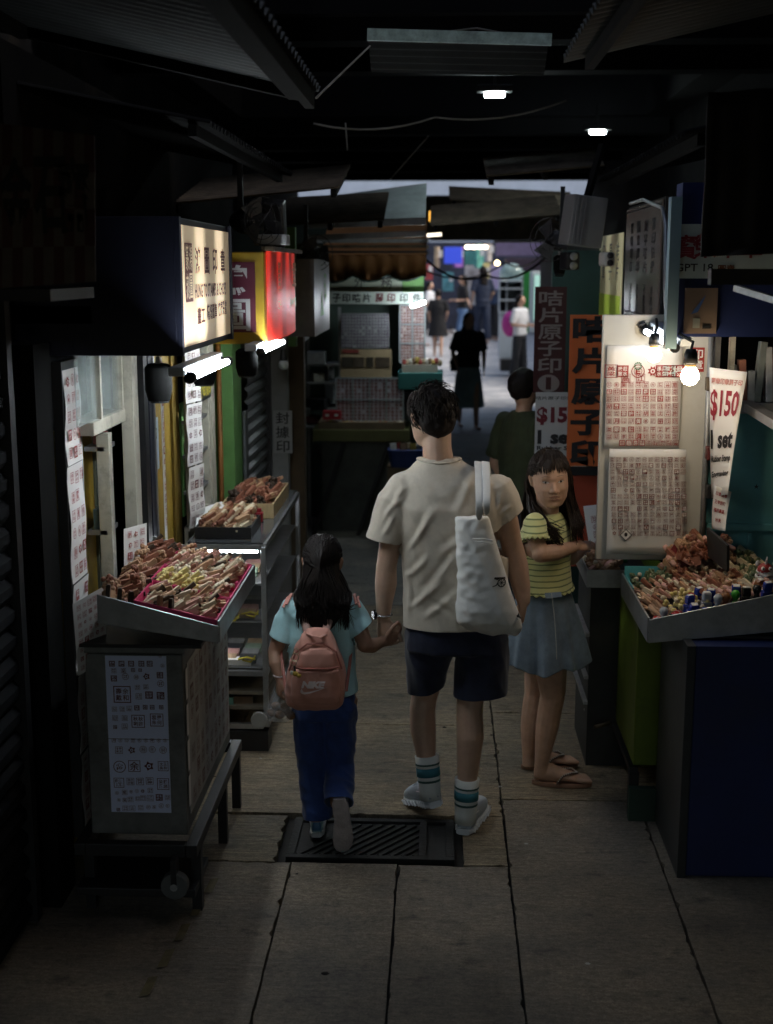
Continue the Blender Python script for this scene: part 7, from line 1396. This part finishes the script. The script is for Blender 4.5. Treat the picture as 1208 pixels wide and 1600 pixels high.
m = MB(); m.ball(P(799, 428, 27.3), (.26, .2, .22), 16); m.build('glass_dome', M('greenish dome glass', (.35, .5, .5), .1, alpha=.5, var=.3), t, smooth=True)
fbox('cart_base', 'dark low trolley under the display cabinet', 'trolley', 782, 815, 562, 580, 26.8, .5, BLACKM)
for k in range(4): m = MB(); m.ball(P(731 + k * 9, 386, 36), (.085, .06, .05), 8); tag(m.build('warm_lamp', glow('warm lamp glow', (1, .8, .6), 6)), 'warm shop lamp in the short row above the walkers', 'lamp', 'row of warm shop lamps')
m = MB(); m.ball(P(777, 411, 32), .055, 10); tag(m.build('warm_lamp', glow('yellow lamp glow', (1, .78, .42), 9)), 'single round yellow lamp hanging lower, right of the row', 'lamp')
m = MB(); a = P(674, 338, 12.6); m.box(a, (.045, .05, .10)); tag(m.build('amber_lamp', glow('amber glow', (1, .5, .08), 1.1), bevel=.01), 'amber box lamp hanging at the right end of the grey roof sheet', 'lamp')
m = MB(); m.bar(P(702, 335, 13), P(785, 337, 13), .02, .02); tag(m.build('lit_strip', glow('yellow strip glow', (1, .8, .3), .8)), 'thin yellow lit strip under the far dark roof', 'lamp')
m = MB(); m.bar(P(664, 368, 12), P(690, 366, 12), .05, .03); tag(m.build('lamp_batten', glow('cream batten glow', (1, .9, .7), 1.5)), 'short cream lamp batten beside the awning rail', 'lamp')
m = MB(); m.b2((-3, 21.3, 2.9), (1.5, 22.2, 3.05)); tag(m.build('far_roof', RUST), 'dark flat roof over the far end of the lane', 'roof')
m = MB(); a, b_ = P(672, 376, 20.6), P(905, 352, 20.6); m.b2((a[0], 20.4, a[2]), (b_[0], 20.8, b_[2])); tag(m.build('roof_beam', BLACKM), 'black roof beam above the far row of lamps', 'beam')
m = MB(); a, b_ = P(772, 379, 20.2), P(860, 376, 20.2); m.b2(a, b_ + V3(0, .1, 0)); tag(m.build('green_strip', LIME), 'thin lime strip below the black roof beam', 'strip')
def person(label, px, pf, pt, Y, yaw, top, bot, skin=SKIN_W, skirt=False, long_hair=True, stride=.2, arm=(.25, .2), bag=None, coat=False, hair=HAIR):
    """small far figure: feet row pf, head row pt at distance Y"""
    base = G(px, pf); z1 = P(px, pt, base[1])[2]; h = z1; s = h / 1.65; t = thing('person', base * V3(1, 1, 0), label, 'person'); Rr = rotz(yaw); L = lambda x, y, z: base * V3(1, 1, 0) + Rr @ (V3(x, y, z) * s)
    b = MB(); U = lambda x, y, z: Rr @ (V3(x, y, z) * s); b.ball(L(0, -.01, 1.54), np.array([.075, .092, .11]) * s, 12, rot=Rr); b.tube([L(0, 0, 1.46), L(0, .01, 1.36)], .05 * s, 8)
    b.ball(L(0, -.10, 1.525), .016 * s, 6)
    b.loft([(L(0, 0, 1.38), U(.12, 0, 0), U(0, .06, 0)), (L(0, 0, 1.2), U(.16, 0, 0), U(0, .09, 0)), (L(0, 0, .95), U(.14, 0, 0), U(0, .09, 0)), (L(0, 0, .82), U(.15, 0, 0), U(0, .10, 0))], 12)
    for sx in (-1, 1):
        st = stride * sx; b.tube([L(sx * .08, 0, .85), L(sx * .08, -st * .5, .46), L(sx * .08, -st * .7 + (.06 if sx < 0 else .0), .07)], [.078 * s, .052 * s, .036 * s], 10); b.tube([L(sx * .08, -st * .7 + .03, .03), L(sx * .09, -st * .7 - .16, .025)], [.034 * s, .030 * s], 8, sq=.7, round_=True)
        a = arm[(sx + 1) // 2]; e = L(sx * .23, .02, 1.08); w = L(sx * (.22 - .08 * abs(a)), -.25 * abs(a) * 2, 1.08 - .24 * math.cos(min(1.5, abs(a) * 3))); b.tube([L(sx * .17, 0, 1.34), e, w], [.048 * s, .038 * s, .026 * s], 8, round_=True)
        hd = nrm(w - e); b.loft([(w, U(.014, 0, 0), U(0, .028, 0)), (w + hd * .05 * s, U(.014, 0, 0), U(0, .036, 0)), (w + hd * .09 * s, U(.011, 0, 0), U(0, .034, 0))], 8)
        for q in (-.024, -.008, .008, .024): b.tube([w + hd * .08 * s + U(0, q, 0), w + hd * .155 * s + U(0, q * 1.1, 0)], .008 * s, 6, round_=True)
    remesh(b, 'body', skin, t, .011 * s, 2)
    c = MB(); c.loft([(L(0, 0, 1.41), U(.08, 0, 0), U(0, .06, 0)), (L(0, 0, 1.36), U(.16, 0, 0), U(0, .085, 0)), (L(0, 0, 1.2), U(.185, 0, 0), U(0, .115, 0)), (L(0, 0, 1.0), U(.165, 0, 0), U(0, .11, 0)), (L(0, 0, .5 if coat else .88), U(.26 if coat else .175, 0, 0), U(0, .16 if coat else .12, 0))], 16)
    for sx in (-1, 1): c.ball(L(sx * .165, 0, 1.335), .066 * s, 10); c.tube([L(sx * .16, 0, 1.34), L(sx * .21, .01, 1.2), L(sx * .23, .02, 1.12)], [.065 * s, .062 * s, .06 * s], 10)
    remesh(c, 'top', top, t, .013 * s, 3, cloth(.006 * s, 9, 7, px))
    q = MB()
    if skirt: q.loft([(L(0, 0, .95), U(.14, 0, 0), U(0, .10, 0)), (L(0, 0, .8), U(.175, 0, 0), U(0, .13, 0)), (L(0, 0, .3), U(.24, 0, 0), U(0, .20, 0))], 18)
    elif not coat:
        q.loft([(L(0, 0, .97), U(.145, 0, 0), U(0, .105, 0)), (L(0, 0, .80), U(.165, 0, 0), U(0, .115, 0))], 14)
        for sx in (-1, 1): st = stride * sx; q.tube([L(sx * .08, 0, .84), L(sx * .085, -st * .5, .46), L(sx * .085, -st * .68 + (.05 if sx < 0 else 0), .11)], [.092 * s, .078 * s, .074 * s], 12)
    if q.n: remesh(q, 'skirt' if skirt else 'trousers', bot, t, .013 * s, 3, cloth(.007 * s, 10, 4, px + 3))
    hh = MB(); hh.ball(L(0, .015, 1.565), np.array([.085, .10, .10]) * s, 14, rot=Rr)
    if long_hair: hh.loft([(L(0, .05, 1.55), U(.085, 0, 0), U(0, .06, 0)), (L(0, .075, 1.42), U(.09, 0, 0), U(0, .04, 0)), (L(0, .09, 1.25), U(.085, 0, 0), U(0, .03, 0))], 14)
    remesh(hh, 'hair', hair, t, .010 * s, 3, lambda co, no: co + no * np.array([[.008 * s * fnoise(p, 25)] for p in co]))
    return t
BLK = M('black cloth', (.010, .010, .012), .85, var=.2); GRS = M('blue grey skirt cloth', (.26, .37, .41), .85, var=.25); DBL = M('dark blue denim far', (.02, .03, .06), .85, var=.2); WTE = M('white cloth', (.62, .64, .68), .85, var=.05); BJ = M('mid blue jeans', (.10, .18, .33), .85, var=.2); GSH = M('slate blue shirt', (.10, .14, .21), .85, var=.1); OLV = M('dark olive checked shirt', (.030, .040, .015), .85, var=.35, scale=30, stretch=(1, 1, .15)); BKP = M('black trousers cloth', (.016, .017, .022), .85, var=.2)
person('woman in a black top and long blue grey skirt walking towards the camera', 731, 668, 489, 0, 0.2, BLK, GRS, skirt=True, stride=.28)
person('person in a long black coat seen from behind at the far left', 684, 557, 452, 0, math.pi, BLK, BLK, coat=True, long_hair=False, stride=.2)
person('person in a slate blue shirt half hidden behind the one in the black coat', 702, 520, 418, 0, math.pi - .2, GSH, BLK, long_hair=False)
person('woman in a dark sleeveless top and blue jeans looking at her hands', 722, 540, 430, 0, -1.2, BLK, BJ, arm=(.5, .5))
person('woman with long dark hair in a dark blue jacket walking away', 753, 537, 416, 0, math.pi + .3, DBL, DBL, stride=.15)
person('second person in dark blue beside the long haired woman', 771, 532, 424, 0, math.pi - .3, M('blue jacket far', (.035, .06, .12), .85, var=.2), BLK, long_hair=False)
person('man in a pale shirt far off between the two walkers in dark blue', 742, 527, 432, 0, .2, M('pale shirt far', (.40, .42, .46), .85, var=.1), DBL, long_hair=False)
person('person in a black jacket standing far back under the warm lamps', 733, 524, 428, 0, math.pi, BLK, DBL, long_hair=False)
person('small figure in a white top at the far left edge of the crowd', 671, 540, 440, 0, 1.2, WTE, BLK)
person('figure in dark red at the far end near the display cabinet', 779, 530, 426, 0, 2.5, M('dark red far cloth', (.16, .02, .03), .85, var=.1), BLK)
for k, (px, py, c) in enumerate(((668, 425, (.35, .05, .05)), (700, 440, (.1, .3, .35)), (757, 428, (.5, .45, .2)), (790, 460, (.4, .1, .25)), (716, 402, (.25, .1, .4)), (748, 400, (.1, .35, .3)), (763, 395, (.45, .42, .4)), (683, 402, (.4, .3, .2)))):
    m = MB(); c0 = P(px, py, 43 - k * .7); m.box(c0, (.35, .1, .5 + .1 * (k % 3)), rotz(.2 * k)); m.box(c0 + V3(.1, -.06, .1), (.12, .02, .2), None, 1); tag(m.build('hanging_goods', [M('far goods %d' % k, c, .7, var=.5, scale=6), PAPER]), ('red', 'teal', 'yellow', 'magenta', 'violet', 'green', 'white', 'tan')[k] + ' goods hanging on the dim far shop front', 'goods')
pw = person('woman in a white T-shirt and black trousers with folded arms, carrying a pink bag', 811, 594, 461, 0, .9, WTE, BKP, arm=(.55, .55), stride=.06)
c = P(797, 506, G(811, 594)[1] + .05); m = MB(); m.ball(c, (.17, .13, .26), 14); tag(m.build('pink_bag', M('magenta nylon', (.50, .04, .30), .6, var=.1), smooth=True), 'magenta bag on the back of the woman in the white T-shirt', 'bag')
c = P(714, 580, 18.4); m = MB(); m.loft([(c, X_ * .09, Y_ * .05), (c + V3(0, 0, .12), X_ * .11, Y_ * .06), (c + V3(0, 0, .24), X_ * .07, Y_ * .04)], 14, p=3); m.tube([c + V3(-.05, 0, .22), c + V3(.0, 0, .5), c + V3(.08, 0, .62)], .012, 6); tag(m.build('shoulder_bag', BLK, smooth=True), 'black shoulder bag carried by the woman in the long blue grey skirt', 'bag')
# man in the dark olive shirt by the banners
person('dark haired person in an olive checked shirt bending towards the banners on the right', 812, 1008, 578, 0, -.9 + math.pi, OLV, BKP, long_hair=False, stride=.1)
# ------------------------------------------------------------------ carved seals and stamps heaped in the trays
WD = {'reddish brown': M('rosewood', (.27, .105, .065), .5, var=.35, scale=30, bump=.1), 'tan': M('tan wood', (.47, .28, .165), .5, var=.25, scale=30, bump=.1), 'cream': M('cream stone', (.70, .60, .44), .45, var=.15, scale=20),
      'pale yellow': M('yellow stone', (.75, .62, .24), .4, var=.12, scale=20), 'dark': M('dark horn', (.05, .032, .022), .4, var=.4, scale=20), 'green': M('jade green stone', (.15, .20, .11), .4, var=.3, scale=20), 'pinkish': M('pinkish stone', (.58, .32, .26), .45, var=.2, scale=20)}
PROTO = {}
def proto(kind, colour):
    k = (kind, colour)
    if k in PROTO: return PROTO[k]
    m = MB(); rd = random.Random(hash(kind) % 7 + len(colour))
    if kind == 'carved_seal':
        m.box((0, 0, .024), (.015, .015, .048))
        for q in range(6): m.ball((rd.uniform(-.006, .006), rd.uniform(-.006, .006), .050 + q * .0035), (rd.uniform(.004, .0075), rd.uniform(.004, .0075), .006), 6)
        m.ball((.003, -.003, .072), .005, 6); m.ball((-.004, .003, .068), .004, 6)
    elif kind == 'square_seal': m.box((0, 0, .034), (.0135, .0135, .068)); m.box((0, 0, .0695), (.011, .011, .003))
    elif kind == 'round_seal': m.lathe([(.004, 0), (.0085, .002), (.0085, .050), (.007, .056), (.003, .060)], (0, 0, 0), n=10)
    elif kind == 'beaded_stick': m.lathe([(.004, 0)] + [(.0065 + .0025 * math.sin(i * 1.6), .004 + i * .0042) for i in range(14)] + [(.003, .066)], (0, 0, 0), n=8)
    elif kind == 'stone_bead': m.lathe([(.004, 0), (.009, .003), (.010, .010), (.009, .017), (.004, .020)], (0, 0, 0), n=9)
    elif kind == 'beast_seal':
        m.box((0, 0, .012), (.028, .024, .024))
        for q in range(9): m.ball((rd.uniform(-.011, .011), rd.uniform(-.009, .009), .026 + rd.random() * .022), rd.uniform(.006, .010), 6)
    me = m.build('proto', WD[colour]); d = me.data; bpy.data.objects.remove(me); PROTO[k] = d
    co = np.zeros(len(d.vertices) * 3); d.vertices.foreach_get('co', co); co = co.reshape(-1, 3); co[:, 2] -= (co[:, 2].max() + co[:, 2].min()) / 2; d.vertices.foreach_set('co', co.ravel()); d.name = kind; d.polygons.foreach_set('use_smooth', [kind in ('round_seal', 'beaded_stick', 'stone_bead')] * len(d.polygons))
    return d
KTXT = {'carved_seal': 'seal with carved top', 'square_seal': 'plain square seal', 'round_seal': 'round stick seal', 'beaded_stick': 'ribbed carved stick', 'stone_bead': 'small round stone seal', 'beast_seal': 'squat carved beast seal'}
def put(kind, colour, loc, rot, where, group, s=1.0):
    o = bpy.data.objects.new(kind, proto(kind, colour)); COL.objects.link(o); o.location = Vector(loc); o.rotation_euler = rot; o.scale = (s, s, s); tag(o, colour + ' ' + KTXT[kind] + ' ' + where, 'seal', group + ', ' + colour + ' ' + kind.replace('_', ' ')); return o
def heap(x0, x1, y0, y1, zf, nx, ny, mix, where, group, rd, lay=(1, .55), ang=0.0, jit=.35, s=1.0, slope=.235):
    for L, frac in enumerate(lay):
        for i in range(nx):
            for j in range(ny):
                if rd.random() > frac: continue
                x = x0 + (i + .5 + rd.uniform(-jit, jit) * .5) / nx * (x1 - x0); y = y0 + (j + .5 + rd.uniform(-jit, jit)) / ny * (y1 - y0); kind, colour = mix(x, y, rd)
                big = kind in ('stone_bead', 'beast_seal'); r = (rd.uniform(-.4, .4), rd.uniform(-.4, .4), rd.random() * 6) if big else (math.pi / 2 + rd.uniform(-.2, .35) + (.35 if L else .1), 0, ang + rd.gauss(0, .13))
                put(kind, colour, (x, y, zf(x) + .012 * s + L * .017 * s + rd.uniform(0, .005)), r, where, group, s * rd.uniform(.78, 1.2))
rd = random.Random(77)
def mixL(x, y, rd):
    u = (x + 1.14) / .4; v = (y - 4.1) / .84
    if .30 < v < .52 and .35 < u < .62: return rd.choice((('beaded_stick', 'pale yellow'), ('stone_bead', 'pale yellow'), ('carved_seal', 'pale yellow')))
    if .5 < v < .62 and .35 < u < .65: return ('beaded_stick', 'cream')
    if v < .28: return rd.choice((('square_seal', 'cream'), ('round_seal', 'tan'), ('carved_seal', 'cream'), ('square_seal', 'pinkish'), ('carved_seal', 'tan'), ('carved_seal', 'dark')))
    return rd.choice((('carved_seal', 'reddish brown'), ('beaded_stick', 'cream'), ('square_seal', 'tan'), ('round_seal', 'tan'), ('carved_seal', 'pinkish'), ('beaded_stick', 'tan'), ('square_seal', 'cream'), ('round_seal', 'cream'), ('square_seal', 'pinkish'), ('carved_seal', 'tan'), ('square_seal', 'dark')))
W1 = 'heaped in the pink trays of the left stall'; G1 = 'seals in the left pink trays'
heap(-1.00, TX1 - .035, TY0 + .03, TY0 + .27, lambda x: tl(x) + .004, 5, 12, mixL, W1, G1, rd, (1, .75, .3), -1.2, s=.9)
heap(-1.02, TX1 - .035, TY0 + .32, TY0 + .52, lambda x: tl(x) + .004, 5, 11, mixL, W1, G1, rd, (1, .8, .45), -1.15, s=.9)
heap(-1.02, TX1 - .035, TY0 + .55, TY1 - .03, lambda x: tl(x) + .004, 5, 16, mixL, W1, G1, rd, (1, .9, .55), -1.1, s=.9)
dk = lambda x, y, rd: rd.choice((('carved_seal', 'reddish brown'), ('beast_seal', 'reddish brown'), ('beast_seal', 'tan'), ('carved_seal', 'tan'), ('square_seal', 'dark'), ('square_seal', 'reddish brown')))
heap(-1.13, -1.03, TY0 + .05, TY1 - .03, lambda x: tl(x) - .002, 3, 14, dk, 'along the wall edge of the left tray', 'dark seals along the left wall edge', rd, (1, .7, .4), -1.2, s=1.1)
for i in range(5): put('square_seal', ('dark', 'dark', 'dark', 'tan', 'dark')[i], (-1.11 + i * .038 + (.06 if i > 2 else 0), TY0 + .025, tl(-1.11 + i * .05) + .026), (0, .1, .3 * i), 'standing at the near edge of the left tray', 'upright seals at the near edge of the left tray', 1.05)
# two boxes on the glass case
def openbox(name, label, x0, x1, y0, y1, z, h, mat, th=.008):
    t = thing(name, ((x0 + x1) / 2, (y0 + y1) / 2, z), label, 'box'); m = MB(); m.b2((x0, y0, z), (x1, y1, z + .006)); m.build('bottom', mat, t)
    for lo, hi in (((x0, y0, z + .0065), (x1, y0 + th, z + h)), ((x0, y1 - th, z + .0065), (x1, y1, z + h)), ((x0, y0 + th, z + .0065), (x0 + th, y1 - th, z + h)), ((x1 - th, y0 + th, z + .0065), (x1, y1 - th, z + h))): m = MB(); m.b2(lo, hi); m.build('side', mat, t)
    return t
openbox('open_box', 'dark open box of seals at the near end of the glass case', -1.14, -.875, 5.80, 6.12, 1.007, .055, BLACKP)
openbox('open_box', 'pale wooden open box of seals farther along on the glass case', -1.10, -.835, 6.30, 6.95, 1.007, .075, M('pale pine', (.48, .36, .19), .6, var=.15, scale=12, stretch=(8, 1, 1)))
mixT = lambda x, y, rd: rd.choice((('carved_seal', 'tan'), ('square_seal', 'tan'), ('square_seal', 'cream'), ('carved_seal', 'cream'), ('carved_seal', 'reddish brown')))
heap(-1.12, -.90, 5.83, 6.09, lambda x: 1.03 + .02 * (1 - abs(x + 1.0) * 6), 4, 10, mixT, 'piled in the dark open box on the glass case', 'seals in the dark box', rd, (1, 1, .7), -.7, s=1.15)
mixB = lambda x, y, rd: rd.choice((('carved_seal', 'reddish brown'), ('carved_seal', 'reddish brown'), ('square_seal', 'tan'), ('beast_seal', 'reddish brown'), ('beast_seal', 'dark')))
heap(-1.08, -.86, 6.33, 6.92, lambda x: 1.05, 3, 14, mixB, 'piled in the pale wooden box on the glass case', 'seals in the pale wooden box', rd, (1, .9, .5), -.9, s=1.2)
for k, (x, y, c, lab) in enumerate(((-1.0, 6.2, (.30, .02, .02), 'red'), (-.96, 6.22, (.02, .05, .25), 'blue'), (-.90, 6.22, (.28, .02, .03), 'crimson'), (-1.05, 6.21, (.02, .02, .02), 'black'))): m = MB(); m.b2((x - .022, y - .015, 1.007), (x + .022, y + .015, 1.055)); m.b2((x - .015, y - .012, 1.0555), (x + .015, y + .012, 1.075)); tag(m.build('ink_pad', M(lab + ' plastic', c, .35, var=.05), bevel=.003), lab + ' plastic stamp pad between the two open boxes on the glass case', 'stamp pad')
m = MB(); m.quad((-1.16, 5.9, 1.01), (-1.02, 6.2, 1.01), (-1.10, 6.32, 1.09), (-1.18, 6.1, 1.09)); tag(m.build('price_card', PAPER, solid=.002), 'white card lying behind the dark box on the glass case', 'card')
# goods on the case shelves
for s_, z in enumerate((.408, .628, .808)):
    for k in range(12):
        y = 5.79 + (k // 3) * .085; x = -1.09 + (k % 3) * .095; c = (('grey', (.22, .22, .22)), ('black', (.03, .03, .035)), ('pink', (.42, .22, .2)), ('tan', (.35, .24, .14)), ('pale green', (.2, .27, .2)))[(k * 3 + s_ * 2) % 5]
        m = MB(); m.box((x, y, z + .024), (.08, .05, .028), rotx(.25)); tag(m.build('seal_case', M(c[0] + ' satin box', c[1], .4, var=.25, scale=40), bevel=.003), c[0] + ' flat seal box on the ' + ('lowest', 'middle', 'top')[s_] + ' shelf of the glass case', 'box', c[0] + ' seal boxes on the ' + ('lowest', 'middle', 'top') [s_] + ' case shelf')
YR = M('yellow ribbon', (.50, .40, .02), .6, var=.2)
for k, (x, z) in enumerate(((-.86, .66), (-.95, .64), (-.88, .44))): m = MB(); m.tube([(x - .06, 5.75, z), (x - .02, 5.745, z + .012), (x + .02, 5.745, z + .002)], .010, 6, sq=.5); m.tube([(x - .04, 5.75, z - .003), (x, 5.742, z - .01), (x + .02, 5.745, z + .018)], .009, 6, sq=.5); tag(m.build('yellow_ribbon', YR, smooth=True), ('yellow ribbon at the right end of the middle case shelf', 'yellow ribbon left of the other on the middle case shelf', 'yellow ribbon knot on the lowest case shelf')[k], 'ribbon')
m = MB(); m.b2((-1.1, 5.745, .41), (-.88, 5.80, .44)); tag(m.build('white_tray', PAPER, bevel=.003), 'shallow white tray at the front of the lowest case shelf', 'tray')
for k, (x, y, c) in enumerate(((-1.02, 5.78, (.10, .22, .18)), (-.93, 5.80, (.16, .10, .06)))): m = MB(); m.b2((x - .05, y - .03, .216 + .0), (x + .05, y + .03, .25)); tag(m.build('storage_box', M('storage box %d' % k, c, .6)), ('green', 'brown')[k] + ' storage box on the plank under the glass case', 'box')
# right tray
def mixR(x, y, rd):
    u = (x - .775) / .565; v = (y - 4.6) / .71
    if u < .42 and v < .45: return rd.choice((('stone_bead', 'pale yellow'), ('stone_bead', 'cream'), ('stone_bead', 'pale yellow'))) if u > .16 else rd.choice((('square_seal', 'tan'), ('round_seal', 'tan'), ('square_seal', 'reddish brown')))
    if u < .3 and v > .72: return rd.choice((('stone_bead', 'green'), ('stone_bead', 'cream'), ('beast_seal', 'green')))
    if u > .72 and v > .3: return rd.choice((('stone_bead', 'cream'), ('beast_seal', 'green'), ('stone_bead', 'green'), ('carved_seal', 'cream')))
    return rd.choice((('carved_seal', 'reddish brown'), ('beast_seal', 'tan'), ('stone_bead', 'tan'), ('carved_seal', 'tan'), ('square_seal', 'cream'), ('beast_seal', 'reddish brown'), ('stone_bead', 'cream'), ('round_seal', 'pinkish'), ('beaded_stick', 'cream'), ('square_seal', 'pinkish')))
W2 = 'heaped in the right display tray'; G2 = 'seals in the right tray'
heap(RX0 + .02, 1.30, RY0 + .10, RY1 - .03, lambda x: rl(x) + .012, 15, 18, mixR, W2, G2, rd, (1, .55), .8, jit=.6, s=.92)
bm_ = lambda x, y, rd: rd.choice((('beast_seal', 'reddish brown'), ('carved_seal', 'tan'), ('beast_seal', 'tan'), ('carved_seal', 'reddish brown'), ('round_seal', 'pinkish')))
heap(.94, 1.2, RY1 - .16, RY1 - .02, lambda x: rl(x) + .035 + .05 * math.sin((x - .94) / .26 * 3.1), 6, 5, bm_, 'in the high back heap of the right tray', 'seals in the back heap of the right tray', rd, (1, 1, .6), .5, jit=.6, s=1.25)
# coloured self inking stamps at the near edge
def inker(label, x, y, col, rot=0.0, kind=0, tilt=0.0):
    z = rl(x) + .006; c = V3(x, y, z); Rr = rotz(rot) @ rotx(tilt); t = thing('office_stamp', c, label, 'stamp'); body = M(col[0] + ' stamp plastic', col[1], .25, var=.06); m = MB()
    if kind == 0:
        m.box(c + Rr @ V3(0, 0, .016), (.040, .030, .030), Rr); m.build('base', body, t, bevel=.004); m = MB(); m.box(c + Rr @ V3(0, 0, .050), (.034, .024, .034), Rr); m.build('handle', body, t, bevel=.006); m = MB(); m.box(c + Rr @ V3(0, 0, .0685), (.024, .016, .002), Rr); m.build('top_label', PAPER, t)
    elif kind == 1:
        m.lathe([(.013, 0), (.014, .02), (.008, .03), (.016, .045), (.017, .056), (.010, .066)], c, Rr @ Z_, 14); m.build('handle', body, t, smooth=True)
    else:
        m.lathe([(.017, 0), (.018, .004), (.018, .05), (.013, .058)], c + V3(0, 0, .018), Rr @ V3(0, -1, .05), 14); m.build('barrel', body, t, smooth=True); m = MB(); m.lathe([(.0185, .02), (.0185, .026)], c + V3(0, 0, .018), Rr @ V3(0, -1, .05), 14); m.build('band', GALV, t)
    return t
CB = ('cobalt blue', (.015, .04, .30)); CR = ('cherry red', (.40, .02, .02)); CK = ('glossy black', (.012, .012, .014)); CG = ('grass green', (.05, .32, .03)); CO = ('copper brown', (.30, .12, .05)); CY = ('pearl grey', (.40, .42, .46))
for lab, x, y, c, r, k, ti in (('cherry red barrel stamp at the near left corner of the right tray', .81, 4.66, CR, .4, 2, 0), ('pearl grey oval stamp beside the red barrel at the near corner', .835, 4.64, CY, .1, 1, 0), ('black and gold barrel stamp at the near edge of the right tray', .87, 4.655, CK, -.3, 2, 0), ('second cherry red barrel stamp behind the black one', .895, 4.67, CR, -.5, 2, 0), ('cobalt blue stamp fallen at the near edge of the right tray', .935, 4.655, CB, .3, 0, .5),
        ('flat cobalt blue stamp lying in front of the white one', .975, 4.64, CB, 1.2, 2, 0), ('large cobalt blue stamp with pale top', .945, 4.72, CB, .5, 0, 0), ('round cherry red knob stamp among the blue ones', .955, 4.76, CR, 0, 1, .2), ('tall pearl grey stamp between the blue ones', 1.005, 4.72, CY, .2, 0, .1), ('cobalt blue stamp in the middle of the right tray', 1.03, 4.75, CB, -.3, 0, .2), ('cobalt blue stamp half covered behind the grey one', .99, 4.80, CB, .6, 0, .1),
        ('pearl grey stamp near the green one', 1.035, 4.655, CY, 0, 1, 0), ('copper brown knob stamp left of the green one', 1.065, 4.66, CO, 0, 1, 0), ('grass green knob stamp at the near edge', 1.10, 4.66, CG, 0, 1, 0), ('glossy black stamp right of the green one', 1.14, 4.665, CK, .1, 0, 0), ('second glossy black stamp right of the green one', 1.18, 4.67, CK, .3, 1, 0), ('cobalt blue stamp by the lion figure', 1.22, 4.69, CB, .2, 0, .2), ('copper brown stamp by the lion figure', 1.20, 4.78, CO, .6, 0, .4), ('glossy black stamp at the far right of the tray', 1.26, 4.70, CK, .3, 2, 0), ('cobalt blue stamp behind the black ones', 1.12, 4.74, CB, -.2, 0, .3)):
    inker(lab, x, y, c, r, k, ti)
m = MB(); m.box((1.015, 5.22, rl(1.015) + .09), (.13, .012, .085), rotx(-.3) @ roty(.55)); tag(m.build('red_book', M('dark red cover', (.22, .02, .02), .5, var=.2)), 'dark red card leaning at the back of the right tray heap', 'card')
m = MB(); m.ball((1.12, 5.29, rl(1.12) + .115), (.022, .012, .018), 8); tag(m.build('yellow_tag', YR), 'small yellow tag behind the heap of the right tray', 'tag')
# lion figurine
t = thing('lion_figurine', (1.245, 4.82, rl(1.2)), 'small white and red lion dance figurine at the right end of the right tray', 'figurine'); LW = M('white painted clay', (.55, .55, .56), .5, var=.08); LR = M('red painted clay', (.33, .03, .03), .5, var=.1); c = V3(1.245, 4.82, rl(1.245))
m = MB(); m.ball(c + V3(0, 0, .035), (.034, .028, .035), 12); m.build('body', LR, t, smooth=True)
m = MB(); m.ball(c + V3(-.005, -.018, .085), (.030, .026, .026), 12); m.build('head', LR, t, smooth=True)
for k in range(4): m = MB(); r = .037 - .004 * abs(k - 1.5); m.tube([c + V3(math.cos(a) * r, math.sin(a) * r * .85 - .004 * k, .012 + k * .022 + .003 * math.sin(5 * a)) for a in np.linspace(0, 2 * math.pi, 22)], .006, 6); m.build('fur_ruff', LW, t, smooth=True)
for s in (-1, 1): m = MB(); m.ball(c + V3(s * .014 - .005, -.042, .094), .008, 8); m.ball(c + V3(s * .014 - .005, -.049, .094), .004, 6, mi=1); m.build('eye', [LW, BLACKP], t); m = MB(); m.ball(c + V3(s * .032, -.012, .108), (.010, .006, .012), 8); m.build('ear', LW, t)
m = MB(); m.tube([c + V3(-.005, -.025, .105), c + V3(-.005, -.03, .125), c + V3(0, -.022, .135)], [.006, .004, .002], 6); m.build('horn', LW, t); m = MB(); m.tube([c + V3(-.028, -.036, .072), c + V3(-.005, -.048, .066), c + V3(.018, -.036, .072)], .006, 6); m.build('lower_jaw', LW, t)
# small far tray
for k in range(5): m = MB(); m.lathe([(.012, 0), (.013, .004), (.013, .035), (.010, .042)], (.70 + k * .032 + .03, 5.82 + .01 * (k % 2), .909), n=10); tag(m.build('green_stamp', M('emerald plastic', (.015, .20, .06), .3, var=.05), smooth=True), 'emerald green round stamp in the row at the back of the small far tray', 'stamp', 'emerald stamps in the small far tray')
for k in range(3): m = MB(); m.lathe([(.011, 0), (.012, .004), (.012, .03), (.009, .036)], (.672 + k * .022, 5.80, .909), n=10); tag(m.build('cream_stamp', WD['cream'], smooth=True), 'cream round stamp left of the emerald ones in the small far tray', 'stamp', 'cream stamps in the small far tray')
heap(.68, .80, 5.60, 5.79, lambda x: .915, 4, 5, lambda x, y, rd: rd.choice((('round_seal', 'tan'), ('square_seal', 'pinkish'), ('stone_bead', 'cream'), ('beast_seal', 'tan'), ('carved_seal', 'tan'))), 'in the small far tray under the hand of the woman', 'seals in the small far tray', rd, (1, .5), -.7, s=1.2)
for _m in list(bpy.data.meshes):
    if _m.users == 0: bpy.data.meshes.remove(_m)
